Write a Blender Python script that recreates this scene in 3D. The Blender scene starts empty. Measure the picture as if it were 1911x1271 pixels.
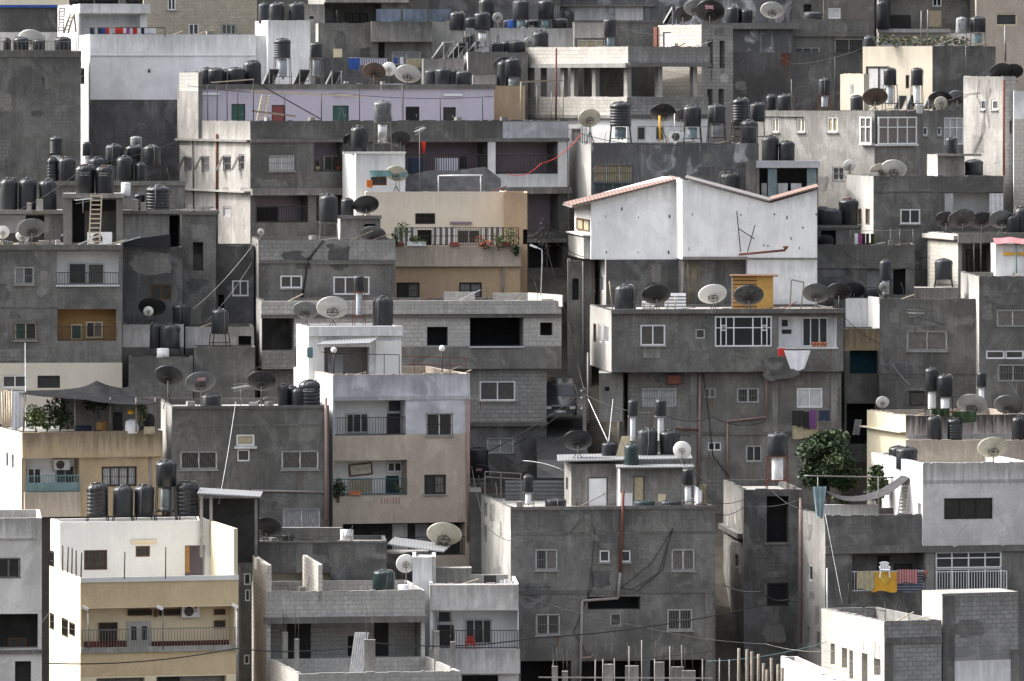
import bpy, math, random
from mathutils import Vector as V, Quaternion as Q
RN = random.Random(11)
F, CX, YH, ZC = 12300.0, 955.5, 170.0, 45.0      # telephoto: focal length in photo pixels, horizon row, eye height
C = bpy.context.scene.collection
CAM = V((0, 0, ZC))
UP = V((0, 0, 1))
def P(x, y, d): return V(((x-CX)/F*d, d, ZC-(y-YH)/F*d))
ZT = ((0, -62), (150, -48), (285, -35.2), (300, -32.6), (312, -29), (326, -21.5), (335, -17.4), (385, .1), (400, 5), (520, 41), (1300, 60))
def zt(d):                                        # the hillside
    for (a, za), (b, zb) in zip(ZT, ZT[1:]):
        if d <= b: return ZC+za+(zb-za)*(d-a)/(b-a)
    return ZC+60
# ------------------------------------------------------------------ materials
M = {}
def nodes(name):
    m = bpy.data.materials.new(name); m.use_nodes = True
    nt = m.node_tree; b = nt.nodes['Principled BSDF']
    return m, nt, b
def N_(nt, t, **kw):
    n = nt.nodes.new(t)
    for k, v in kw.items():
        if k.startswith('_'): setattr(n, k[1:], v)
        else: n.inputs[k.replace('0', ' ')].default_value = v
    return n
def noise(nt, vec, sc, det=4, rough=.55, dist=0):
    n = N_(nt, 'ShaderNodeTexNoise'); n.inputs['Scale'].default_value = sc; n.inputs['Detail'].default_value = det
    n.inputs['Roughness'].default_value = rough; n.inputs['Distortion'].default_value = dist
    nt.links.new(vec, n.inputs['Vector']); return n.outputs['Fac']
def ramp(nt, fac, a, b, lo=0., hi=1.):
    n = N_(nt, 'ShaderNodeMapRange'); n.clamp = True
    for k, v in zip(('From Min', 'From Max', 'To Min', 'To Max'), (a, b, lo, hi)): n.inputs[k].default_value = v
    nt.links.new(fac, n.inputs['Value']); return n.outputs['Result']
def mix(nt, fac, a, b, mode='MIX'):
    n = nt.nodes.new('ShaderNodeMix'); n.data_type = 'RGBA'; n.blend_type = mode
    for sock, val in ((n.inputs['Factor'], fac), (n.inputs[6], a), (n.inputs[7], b)):
        if hasattr(val, 'is_linked'): nt.links.new(val, sock)
        elif isinstance(val, (int, float)): sock.default_value = val
        else: sock.default_value = (*val, 1)
    return n.outputs[2]
def math_(nt, op, a, b):
    n = nt.nodes.new('ShaderNodeMath'); n.operation = op
    for i, v in enumerate((a, b)):
        if hasattr(v, 'is_linked'): nt.links.new(v, n.inputs[i])
        else: n.inputs[i].default_value = v
    return n.outputs[0]
def mapping(nt, vec, sc):
    n = nt.nodes.new('ShaderNodeMapping'); n.inputs['Scale'].default_value = sc
    nt.links.new(vec, n.inputs['Vector']); return n.outputs['Vector']
def sc3(c, k): return tuple(min(1, x*k) for x in c)
def plaster(name, col, dark=.62, patch=1., streak=.45, top=.5, blocks=False, light=1.3, bump=.25, topcol=None, seed=0., ghost=0., grain=1.):
    m, nt, b = nodes(name); L = nt.links
    pos = N_(nt, 'ShaderNodeNewGeometry').outputs['Position']
    off = nt.nodes.new('ShaderNodeVectorMath'); off.operation = 'ADD'; off.inputs[1].default_value = (seed*17.3, seed*9.1, seed*5.7)
    L.new(pos, off.inputs[0]); pos = off.outputs[0]
    uv = N_(nt, 'ShaderNodeUVMap').outputs['UV']
    base = col
    if blocks:
        br = nt.nodes.new('ShaderNodeTexBrick'); L.new(uv, br.inputs['Vector'])
        br.inputs['Color1'].default_value = (*sc3(col, 1.08), 1); br.inputs['Color2'].default_value = (*sc3(col, .84), 1)
        br.inputs['Mortar'].default_value = (*sc3(col, blocks), 1); br.inputs['Scale'].default_value = 1
        br.inputs['Mortar Size'].default_value = .019; br.inputs['Brick Width'].default_value = .41; br.inputs['Row Height'].default_value = .205
        br.inputs['Mortar Smooth'].default_value = .3
        base = br.outputs['Color']
    if ghost:                                      # block courses showing faintly through thin render
        br2 = nt.nodes.new('ShaderNodeTexBrick'); L.new(uv, br2.inputs['Vector'])
        br2.inputs['Color1'].default_value = (*sc3(col, 1.04), 1); br2.inputs['Color2'].default_value = (*sc3(col, .9), 1); br2.inputs['Mortar'].default_value = (*sc3(col, .6), 1)
        br2.inputs['Scale'].default_value = 1; br2.inputs['Mortar Size'].default_value = .02; br2.inputs['Brick Width'].default_value = .41; br2.inputs['Row Height'].default_value = .205
        base = mix(nt, ramp(nt, noise(nt, pos, .4, 4, .6, .8), .5, .62, 0, ghost), col, br2.outputs['Color'])
    n1 = noise(nt, pos, .33, 7, .62, .4)
    c = mix(nt, ramp(nt, n1, .43, .59, 0, min(1, .9*patch)), base, sc3(col, dark))
    n4 = noise(nt, pos, .55, 3, .5, 1.2)
    c = mix(nt, ramp(nt, n4, .54, .62, 0, .6*patch), c, sc3(col, light))
    n6 = noise(nt, mapping(nt, pos, (1.5, 1.5, .9)), 1.0, 6, .7, .6)
    c = mix(nt, ramp(nt, n6, .36, .6, .45*min(1, grain+.15), 0.), c, sc3(col, dark*.95))
    if streak:
        n2 = noise(nt, mapping(nt, pos, (1.3, 1.3, .22)), 1.0, 6, .72, .5)
        c = mix(nt, ramp(nt, n2, .47, .63, 0, streak*.8), c, sc3(col, dark*.8))
        n7 = noise(nt, mapping(nt, pos, (2.1, 2.1, .2)), 1.3, 5, .65, .6)
        c = mix(nt, ramp(nt, n7, .55, .68, 0, streak*.6), c, sc3(col, light*1.05))
    if top:                                        # run-off dirt and mildew below the copings
        sep = N_(nt, 'ShaderNodeSeparateXYZ'); L.new(uv, sep.inputs[0])
        tn = noise(nt, mapping(nt, pos, (3.5, 3.5, .25)), 1.4, 5, .7)
        a = ramp(nt, sep.outputs['Y'], -1.5, .05, 0, 1.0)
        s = ramp(nt, math_(nt, 'ADD', math_(nt, 'MULTIPLY', a, .42), math_(nt, 'MULTIPLY', tn, .9)), .58, .84, 0, min(1, top*1.25))
        c = mix(nt, s, c, topcol or sc3(col, .35))
    g = noise(nt, pos, 11, 5, .7)
    c = mix(nt, 1.0, c, mix(nt, ramp(nt, g, .3, .7), (1-.22*grain,)*3, (1+.14*grain,)*3), 'MULTIPLY')
    L.new(c, b.inputs['Base Color']); b.inputs['Roughness'].default_value = .93; b.inputs['Specular IOR Level'].default_value = .2
    bp = N_(nt, 'ShaderNodeBump', Strength=bump, Distance=.03); h = math_(nt, 'ADD', g, n6)
    if blocks: h = math_(nt, 'ADD', h, math_(nt, 'MULTIPLY', br.outputs['Fac'], -1.2))
    L.new(h, bp.inputs['Height']); L.new(bp.outputs['Normal'], b.inputs['Normal'])
    M[name] = m
def flat(name, col, rough=.6, metal=0., var=.25, sc=3., spec=.4, dirt=None):
    m, nt, b = nodes(name); L = nt.links
    pos = N_(nt, 'ShaderNodeNewGeometry').outputs['Position']
    n = noise(nt, pos, sc, 5, .65)
    c = mix(nt, ramp(nt, n, .32, .7), sc3(col, 1-var), sc3(col, 1+var))
    if dirt:
        c = mix(nt, ramp(nt, noise(nt, mapping(nt, pos, (2., 2., .6)), sc*.8, 5, .7), .52, .66, 0, .8), c, dirt)
    L.new(c, b.inputs['Base Color']); b.inputs['Roughness'].default_value = rough; b.inputs['Metallic'].default_value = metal
    b.inputs['Specular IOR Level'].default_value = spec
    M[name] = m; return m
def vary(name, lo=.6, hi=1.7):
    m = M[name]; nt = m.node_tree; b = nt.nodes['Principled BSDF']; src = b.inputs['Base Color'].links[0].from_socket
    oi = nt.nodes.new('ShaderNodeObjectInfo'); r = ramp(nt, oi.outputs['Random'], 0, 1, lo, hi); cb = nt.nodes.new('ShaderNodeCombineColor')
    for i in range(3): nt.links.new(r, cb.inputs[i])
    nt.links.new(mix(nt, 1.0, src, cb.outputs[0], 'MULTIPLY'), b.inputs['Base Color'])
    nt.links.new(ramp(nt, oi.outputs['Random'], 0, 1, .34, .55), b.inputs['Roughness'])
def wave(name, c1, c2, ax, sc, rough=.8):
    """evenly striped cloth or corrugation; ax is the axis across the stripes"""
    m, nt, b = nodes(name); L = nt.links
    pos = N_(nt, 'ShaderNodeNewGeometry').outputs['Position']
    w = nt.nodes.new('ShaderNodeTexWave'); w.wave_type = 'BANDS'; w.bands_direction = ax; w.inputs['Scale'].default_value = sc
    w.inputs['Distortion'].default_value = .6; L.new(pos, w.inputs['Vector'])
    L.new(mix(nt, ramp(nt, w.outputs['Fac'], .4, .6), c1, c2), b.inputs['Base Color']); b.inputs['Roughness'].default_value = rough
    M[name] = m
# walls
plaster('dk', (.182, .177, .169), .52, 1, .5, .35, ghost=.7)
plaster('dk2', (.145, .143, .141), .55, 1.1, .5, .3, seed=3, light=1.5, ghost=.6)
plaster('md', (.215, .208, .197), .6, 1, .5, .45, seed=1, ghost=.7)
plaster('md2', (.24, .232, .22), .62, 1, .55, .45, seed=5, ghost=.5)
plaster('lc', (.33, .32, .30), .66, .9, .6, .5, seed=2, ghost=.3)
plaster('lt', (.43, .42, .395), .7, .8, .6, .4, seed=4)  # pale tone mainly for sunlit faces, sunlight put into its colour
plaster('wh', (.78, .785, .79), .78, .8, .4, .35, seed=6, light=1.1, grain=.3)
plaster('wb', (.70, .70, .69), .88, .6, .22, .2, seed=7, light=1.02, topcol=(.5, .5, .48), grain=.3)
plaster('ww', (.60, .585, .57), .7, .9, .25, .4, seed=8, light=1.2, topcol=(.12, .12, .11), grain=.55)
plaster('cr', (.62, .57, .48), .88, .5, .2, .15, seed=9, light=1.06, grain=.3)
plaster('yl', (.56, .515, .38), .9, .4, .15, .1, seed=10, light=1.04, grain=.3)
plaster('yb', (.60, .475, .305), .86, .7, .3, .1, seed=11, light=1.1, grain=.55)
plaster('yw', (.74, .64, .47), .9, .5, .15, .1, seed=12, light=1.05, grain=.3)
plaster('bg', (.44, .345, .23), .75, .8, .3, .5, seed=13, light=1.12, topcol=(.06, .055, .045), grain=.55)
plaster('pk', (.47, .405, .34), .75, .9, .35, .35, seed=14, light=1.12, grain=.55)
plaster('pw', (.52, .46, .43), .7, .9, .5, .8, seed=15, light=1.15, topcol=(.07, .068, .06), grain=.55)
plaster('tn', (.45, .335, .225), .85, .6, .3, .2, seed=16, light=1.08, grain=.55)
plaster('lv', (.48, .45, .535), .9, .5, .12, .1, seed=17, light=1.04, grain=.3)
plaster('mv', (.23, .19, .215), .9, .5, .12, .1, seed=18, light=1.04, grain=.3)
plaster('bb', (.48, .49, .525), .68, 1.2, .35, .35, seed=19, light=1.2, grain=.3)
plaster('oc', (.34, .22, .1), .9, .5, .1, .1, seed=20, grain=.3)
plaster('bk', (.45, .44, .42), .8, .7, .2, .3, blocks=.5, seed=21, light=1.15)
plaster('bkg', (.205, .20, .193), .7, .9, .3, .3, blocks=.5, seed=32, light=1.15)
plaster('bkl', (.56, .53, .48), .85, .6, .2, .2, blocks=.5, seed=22, light=1.1)  # paler, warmer blocks for sunlit sides; the sun is in the colour
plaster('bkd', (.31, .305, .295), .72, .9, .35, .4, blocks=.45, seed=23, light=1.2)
plaster('bs', (.42, .38, .31), .8, .7, .3, .3, blocks=.7, seed=24, light=1.1)
plaster('roof', (.36, .35, .33), .7, 1, 0, 0, seed=25)
plaster('roofw', (.62, .61, .59), .8, .7, 0, 0, seed=26, light=1.1)
plaster('soil', (.10, .09, .075), .6, 1, 0, 0, seed=27)
plaster('tiles', (.55, .36, .27), .8, .5, .2, .1, blocks=.6, seed=28)
plaster('patch', (.16, .16, .168), .6, 1.5, .6, .2, seed=29, light=3.2)
plaster('dado', (.12, .035, .03), .5, 1., 0, 0, seed=30, light=2.2)
plaster('asph', (.05, .05, .052), .7, 1, 0, 0, seed=31)
# things
flat('stain', (.10, .095, .088), .95, 0, .3, 5, .1)
flat('stainr', (.16, .085, .045), .95, 0, .3, 5, .1)
flat('void', (.012, .012, .013), .9)  # near-black backing that paints the darkness inside openings
flat('vdk', (.035, .034, .034), .9)  # paints shade inside openings and gaps; also colours some dark objects
flat('tank', (.0145, .0175, .0235), .42, 0, .3, 2., .5, dirt=(.03, .031, .033))
flat('tankb', (.011, .012, .015), .38, 0, .3, 2., .5)
flat('tankg', (.014, .03, .03), .4, 0, .3, 2., .5)
flat('tanky', (.22, .23, .24), .55, 0, .35, 2.5, .4, dirt=(.07, .07, .07))
flat('htw', (.72, .73, .74), .4, 0, .1, 2., .5)
flat('htg', (.36, .4, .43), .35, .3, .15, 2., .5)
flat('htt', (.2, .3, .33), .4, 0, .2, 2., .5, dirt=(.4, .42, .42))
flat('hta', (.5, .5, .51), .3, .8, .15, 2., .5)
flat('ddk', (.03, .03, .033), .6, .1, .25, 3)
flat('dgr', (.15, .155, .16), .6, .1, .2, 3)
flat('dlt', (.4, .4, .39), .6, .1, .15, 3)
flat('dwh', (.72, .71, .67), .55, 0, .08, 3)
flat('dbr', (.075, .05, .036), .6, .1, .3, 3)
flat('dgb', (.42, .4, .33), .6, .1, .2, 3)
flat('dmo', (.06, .06, .06), .6, .1, .4, 6, dirt=(.2, .2, .19))
flat('iron', (.045, .04, .037), .7, .4, .3, 5)
flat('irol', (.2, .19, .18), .6, .4, .3, 5)
flat('rust', (.15, .055, .038), .8, .2, .35, 5)
flat('galv', (.42, .43, .44), .45, .6, .2, 3)
flat('white', (.7, .71, .72), .5, 0, .08, 3)
flat('cream', (.6, .52, .36), .6, 0, .1, 3)
flat('alu', (.42, .42, .41), .45, .4, .12, 3)
flat('brown', (.11, .05, .02), .6, 0, .25, 4)
flat('teal', (.12, .22, .23), .5, 0, .15, 3)
flat('glass', (.02, .021, .022), .12, 0, .3, 1.2, .5)
flat('glasst', (.05, .062, .07), .15, 0, .3, 1.2, .5)
flat('curt', (.14, .13, .12), .35, 0, .25, 5, .5)
flat('curd', (.05, .046, .042), .3, 0, .3, 5, .5)
flat('curl', (.36, .36, .37), .35, 0, .2, 5, .5)
flat('green', (.03, .085, .07), .6, 0, .15, 3)
flat('red', (.2, .05, .045), .6, 0, .15, 3)
flat('redb', (.5, .03, .02), .5, 0, .1, 3)
flat('sun', (.62, .42, .06), .7, 0, .1, 3)
flat('orange', (.5, .13, .02), .6, 0, .15, 3)
flat('yellow', (.62, .33, .03), .7, 0, .12, 3)
flat('blue', (.02, .075, .3), .6, 0, .2, 3)
flat('navy', (.02, .03, .06), .8, 0, .3, 3)
flat('teald', (.02, .085, .115), .8, 0, .2, 3)
flat('black', (.012, .012, .013), .7, 0, .3, 3)
flat('pipe', (.24, .22, .21), .6, 0, .2, 3)
flat('pipep', (.26, .17, .15), .6, 0, .2, 3)
flat('shade', (.026, .026, .028), .95, 0, .35, 3, 0)
flat('net', (.10, .10, .105), .95, 0, .3, 3, 0)
plaster('crd', (.46, .42, .345), .85, .5, .25, .2, seed=33, light=1.06, grain=.4)
flat('shadel', (.06, .06, .064), .95, 0, .3, 3, 0)
flat('tarp', (.10, .125, .165), .6, 0, .5, .6)
flat('wood', (.2, .17, .135), .75, 0, .3, 6)
flat('woodl', (.42, .35, .26), .75, 0, .2, 6)
flat('ochre', (.4, .235, .06), .7, 0, .15, 3)
flat('woody', (.3, .165, .05), .65, 0, .15, 4)
flat('pink', (.5, .24, .3), .7, 0, .1, 6)
flat('awnp', (.32, .12, .13), .8, 0, .2, 3)
flat('magenta', (.32, .05, .2), .8, 0, .2, 6)
flat('purple', (.13, .05, .16), .8, 0, .2, 6)
flat('sheet', (.68, .68, .72), .8, 0, .08, 3)
flat('beigec', (.34, .3, .2), .8, 0, .2, 5)
flat('leaf', (.045, .075, .025), .6, 0, .5, 4, .3)
flat('leafd', (.022, .042, .016), .55, 0, .5, 4, .3)
flat('leafl', (.1, .13, .04), .6, 0, .4, 4, .3)
flat('dry', (.2, .15, .07), .8, 0, .4, 4, .3)
flat('bark', (.09, .07, .05), .9, 0, .3, 6)
flat('carp', (.12, .13, .14), .25, .5, .1, 2, .5)
flat('rubber', (.015, .015, .015), .8)
flat('terra', (.45, .16, .09), .8, 0, .3, 6)
flat('globe', (.7, .7, .68), .15, 0, .1, 2, .6)
flat('text', (.55, .57, .6), .6)
flat('ink', (.06, .05, .045), .8)
flat('graf', (.25, .06, .05), .8)
flat('paper', (.55, .52, .45), .7)
wave('corr', (.17, .175, .18), (.27, .275, .28), 'X', 2.2, .4)
wave('corrd', (.09, .1, .11), (.15, .165, .18), 'Z', 1.6, .5)
wave('strn', (.02, .028, .055), (.16, .17, .2), 'Z', 2.4)
wave('strp', (.3, .05, .06), (.42, .26, .25), 'X', 2.6)
wave('strg', (.1, .11, .17), (.5, .5, .53), 'X', 2.4)
wave('chk', (.55, .55, .55), (.09, .085, .09), 'X', 1.05)
wave('rtile', (.13, .07, .055), (.19, .13, .108), 'X', 1.7, .85)
for k in ('tank', 'tankb', 'tanky', 'ddk', 'dgr', 'dlt', 'htw', 'htg', 'htt', 'curt', 'curd', 'curl', 'glass'): vary(k, *((.5, 1.5) if k in ('curt', 'curd', 'curl', 'glass', 'dlt') else (.8, 1.1) if k == 'htw' else (.45, 1.05)))
# ------------------------------------------------------------------ mesh builder
class MB:
    def __init__(s, zt=None): s.v = []; s.f = []; s.m = []; s.uv = []; s.mats = []; s.zt = zt; s.sm = []
    def mi(s, m):
        if m not in s.mats: s.mats.append(m)
        return s.mats.index(m)
    def poly(s, pts, m, smooth=False):
        pts = [V(p) for p in pts]; i = len(s.v); s.v += pts; s.f.append(list(range(i, i+len(pts)))); s.m.append(s.mi(m)); s.sm.append(smooth)
        n = (pts[1]-pts[0]).cross(pts[2]-pts[0])
        if abs(n.z) > .75*(n.length or 1): s.uv += [(p.x, -5) for p in pts]
        else:
            t = V((-n.y, n.x, 0)); t.normalize(); z = s.zt if s.zt is not None else max(p.z for p in pts)
            s.uv += [(p.dot(t), p.z-z) for p in pts]
    def box(s, o, a, b, c, m):
        o, a, b, c = V(o), V(a), V(b), V(c)
        if a.cross(b).dot(c) < 0: a, b = b, a
        for q in ((o, b, a), (o+c, a, b), (o, a, c), (o+b, c, a), (o, c, b), (o+a, b, c)):
            s.poly([q[0], q[0]+q[1], q[0]+q[1]+q[2], q[0]+q[2]], m)
    def bar(s, p, q, w, m, h=None):
        p, q = V(p), V(q); t = (q-p).normalized()
        a = t.cross(UP) if abs(t.z) < .95 else V((1, 0, 0)); a.normalize(); b = t.cross(a).normalized(); h = h or w
        s.box(p-a*w/2-b*h/2, a*w, b*h, q-p, m)
    def tube(s, pts, r, m, n=6, r2=None):
        pts = [V(p) for p in pts]; k = len(pts); rings = []
        for i, p in enumerate(pts):
            t = (pts[min(i+1, k-1)]-pts[max(i-1, 0)]).normalized()
            a = t.cross(UP) if abs(t.z) < .95 else t.cross(V((1, 0, 0))); a.normalize(); b = t.cross(a)
            rr = r if r2 is None else r+(r2-r)*i/(k-1)
            rings.append([p+a*rr*math.cos(2*math.pi*j/n)+b*rr*math.sin(2*math.pi*j/n) for j in range(n)])
        s.rings(rings, m, True)
    def rings(s, rings, m, caps=True, smooth=True, close=True):
        base = len(s.v); n = len(rings[0]); mi = s.mi(m)
        for r in rings: s.v += r
        for i in range(len(rings)-1):
            for j in range(n if close else n-1):
                a, b = base+i*n+j, base+i*n+(j+1) % n
                s.f.append([a, b, b+n, a+n]); s.m.append(mi); s.sm.append(smooth); s.uv += [(0, -5)]*4
        if caps:
            for q in (list(range(base+n-1, base-1, -1)), list(range(base+(len(rings)-1)*n, base+len(rings)*n))):
                s.f.append(q); s.m.append(mi); s.sm.append(False); s.uv += [(0, -5)]*n
    def lathe(s, prof, m, n=20, o=(0, 0, 0), mod=None):
        o = V(o)
        s.rings([[o+V((r*(mod(z, j, n) if mod else 1)*math.cos(2*math.pi*j/n), r*(mod(z, j, n) if mod else 1)*math.sin(2*math.pi*j/n), z)) for j in range(n)] for r, z in prof], m)
    def mesh(s, name, loc=V((0, 0, 0))):
        me = bpy.data.meshes.new(name); me.from_pydata([tuple(p-loc) for p in s.v], [], s.f)
        for m in s.mats: me.materials.append(M[m])
        me.polygons.foreach_set('material_index', s.m); me.polygons.foreach_set('use_smooth', s.sm)
        if s.v:
            ul = me.uv_layers.new(name='UVMap'); flatuv = [c for q in s.uv for c in q]
            # loops follow the polygons in order
            ul.data.foreach_set('uv', flatuv)
        me.update(); return me
    def part(s, name, root):
        w = root.get('_w'); loc = V(w) if w is not None else root.location
        o = bpy.data.objects.new(name, s.mesh(name, loc)); C.objects.link(o); o.parent = root
        if root.type == 'MESH' or '_w' in root: o['_w'] = tuple(loc)
        else: o['_w'] = tuple(loc)
        return o
    def thing(s, name, label, cat, group=None, kind=None):
        xs = [p.x for p in s.v]; ys = [p.y for p in s.v]; loc = V(((min(xs)+max(xs))/2, (min(ys)+max(ys))/2, min(p.z for p in s.v)))
        o = bpy.data.objects.new(name, s.mesh(name, loc)); o.location = loc; C.objects.link(o); o['_w'] = tuple(loc)
        return tag(o, label, cat, group, kind)
def tag(o, label=None, cat=None, group=None, kind=None):
    if label: o['label'] = label
    if cat: o['category'] = cat
    if group: o['group'] = group
    if kind: o['kind'] = kind
    return o
def empty(name, loc, label, cat, group=None):
    o = bpy.data.objects.new(name, None); o.location = loc; o.empty_display_size = .2; C.objects.link(o); o['_w'] = tuple(loc)
    return tag(o, label, cat, group)
# ordinal labels for things that stand together
CL = {}
ORD = ['', 'leftmost', 'second', 'third', 'fourth', 'fifth', 'sixth', 'seventh', 'eighth', 'ninth', 'tenth', 'eleventh', 'twelfth', 'thirteenth', 'fourteenth', 'fifteenth']
NUM = ['', 'one', 'two', 'three', 'four', 'five', 'six', 'seven', 'eight', 'nine', 'ten', 'eleven', 'twelve', 'thirteen', 'fourteen', 'fifteen']
def reg(noun, where, x, o, adj=''): CL.setdefault((noun, where), []).append((x, o, adj))
def label_clusters():
    for (noun, where), l in CL.items():
        l.sort(key=lambda t: t[0]); n = len(l)
        for i, (x, o, adj) in enumerate(l):
            t = (adj+' '+noun+' '+where).strip()
            same = [q for q in l if q[2] == adj]
            if len(same) > 1:
                k = same.index((x, o, adj)); s = len(same)
                t += ', '+('left' if s == 2 and k == 0 else 'right' if s == 2 else 'leftmost' if k == 0 else 'rightmost' if k == s-1 else ORD[k+1]+' from left')+' of '+NUM[s]+' such'
            o['label'] = t
# ------------------------------------------------------------------ wall frames
class Fr:
    def __init__(s, O, u, W=0): s.O = V(O); s.u = V(u).normalized(); s.n = V((s.u.y, -s.u.x, 0)); s.W = W
    def hit(s, x, y):
        d = V(((x-CX)/F, 1, -(y-YH)/F)); t = (s.O-CAM).dot(s.n)/d.dot(s.n); return CAM+d*t
    def uz(s, x, y): p = s.hit(x, y); return (p-s.O).dot(s.u), p.z
    def pt(s, u, z, o=0.): p = s.O+s.u*u+s.n*o; return V((p.x, p.y, z))
    def off(s, o): return Fr(s.O+s.n*o, s.u, s.W)
    def rect(s, x0, y0, x1, y1):
        a, b = s.uz(x0, y0), s.uz(x1, y1)
        return min(a[0], b[0]), max(a[0], b[0]), min(a[1], b[1]), max(a[1], b[1])
    def box(s, mb, r, o0, o1, m):
        u0, u1, z0, z1 = r; mb.box(s.pt(u0, z0, o0), s.u*(u1-u0), V((0, 0, z1-z0)), s.n*(o1-o0), m)
PANES = {'d': ('glass', 'glass'), 'k': ('curt', 'curt'), 'h': ('glass', 'curt'), 'j': ('curt', 'glass'), 'c': ('curd', 'curd'), 'n': ('glass', 'green'), 'e': ('green', 'glass'), 'l': ('curl', 'curl'), 'y': ('curl', 'glass'), 'i': ('glasst', 'glasst'), 'v': ('void', 'void'), 'u': ('beigec', 'beigec')}
FRM = {'w': 'white', 'm': 'alu', 'b': 'brown', 't': 'teal', 'z': 'iron', 'a': 'cream'}
def wnd(root, fr, r, st, o=0.):
    """window: panes > frame, grille, sill. o = how far the frame stands out of the plane"""
    u0, u1, z0, z1 = r; w = u1-u0; h = z1-z0
    n = int(next((c for c in st if c.isdigit()), '2')); pn = PANES[next((c for c in st if c in PANES), 'd')]
    fm = FRM[next((c for c in st if c in FRM), 'm')]
    rows = 2 if 'T' in st else 1
    p = MB(); f = MB(); b = .075 if w > .7 else .06
    for i in range(n):
        for k in range(rows):
            zz0 = z0+(h*(.62 if k else 0)); zz1 = z0+h*(.62 if rows == 2 and not k else 1)
            ob = o-.035-(.02 if i % 2 else 0)
            fr.box(p, (u0+w*i/n+.003, u0+w*(i+1)/n-.003, zz0+.003, zz1-.003), ob-.03, ob, pn[i % 2 if n < 4 else RN.randint(0, 1)])
    wo = p.part('window', root)
    for q in ((u0, u0+b, z0, z1), (u1-b, u1, z0, z1), (u0+b, u1-b, z1-b, z1), (u0+b, u1-b, z0, z0+b)): fr.box(f, q, o-.05, o+.015, fm)
    for i in range(1, n): fr.box(f, (u0+w*i/n-.03, u0+w*i/n+.03, z0+b, z1-b), o-.045, o+.01, fm)
    if rows == 2: fr.box(f, (u0+b, u1-b, z0+h*.62-.025, z0+h*.62+.025), o-.043, o+.012, fm)
    f.part('frame', wo)
    if 'g' in st or 'x' in st:
        g = MB(); gm = 'irol' if ('w' in st and 'G' not in st) else 'iron'; k = max(3, int(w/(.12 if 'g' in st else .09)))
        for i in range(k+1):
            uu = u0+.03+(w-.06)*i/k
            if 'x' in st:
                pts = [fr.pt(uu+.025*math.sin(j*1.6+i*1.3), z0+h*j/7, o+.07) for j in range(8)]
                g.tube(pts, .011, gm, 4)
            else: g.bar(fr.pt(uu, z0, o+.07), fr.pt(uu, z1, o+.07), .022, gm)
        for t in ((.06, .5, .94) if 'g' in st else (.04, .96)):
            g.bar(fr.pt(u0, z0+h*t, o+.082), fr.pt(u1, z0+h*t, o+.082), .024, gm)
        for uu in (u0+.02, u1-.02):
            for t in (.06, .94): g.bar(fr.pt(uu, z0+h*t, o-.01), fr.pt(uu, z0+h*t, o+.09), .02, gm)
        g.part('grille', wo)
    if 's' in st:
        s = MB(); fr.box(s, (u0-.06, u1+.06, z0-.07, z0-.004), -.01, .09, 'lt'); s.part('sill', wo)
    return wo
def door(root, fr, r, m, o=0., glass=False):
    u0, u1, z0, z1 = r; p = MB(); fr.box(p, r, o-.05, o, m); do = p.part('door', root); f = MB()
    if glass:
        w = (u1-u0)/2
        for k in range(2): fr.box(p, (u0+w*k+w*.25, u0+w*k+w*.75, z0+(z1-z0)*.3, z0+(z1-z0)*.85), o-.01, o+.006, 'glass')
        do.data = p.mesh('door', V(root['_w']))
    for q in ((u0-.05, u0-.002, z0, z1+.05), (u1+.002, u1+.05, z0, z1+.05), (u0-.002, u1+.002, z1+.002, z1+.05)): fr.box(f, q, o-.05, o+.02, 'iron' if not glass else 'alu')
    f.part('frame', do); h = MB(); h.bar(fr.pt(u1-.12, (z0+z1)/2-.05, o+.03), fr.pt(u1-.12, (z0+z1)/2+.08, o+.03), .03, 'galv'); h.part('handle', do)
def railing(root, fr, x0, y0, x1, y1, o, m='iron', step=.13, w=.024, mid=False):
    u0, u1, z0, z1 = fr.rect(x0, y0, x1, y1); f2 = fr; g = MB(); k = max(2, int((u1-u0)/step))
    for i in range(k+1): uu = u0+(u1-u0)*i/k; g.bar(f2.pt(uu, z0, o), f2.pt(uu, z1, o), w, m)
    for z in (z0+.06, z1)+((z0+(z1-z0)*.55,) if mid else ()): g.bar(f2.pt(u0, z, o), f2.pt(u1, z, o), w*1.5, m)
    for uu in (u0, u1): g.bar(f2.pt(uu, z0-.08, o), f2.pt(uu, z1, o), w*1.7, m)
    return g.part('railing', root)
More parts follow.
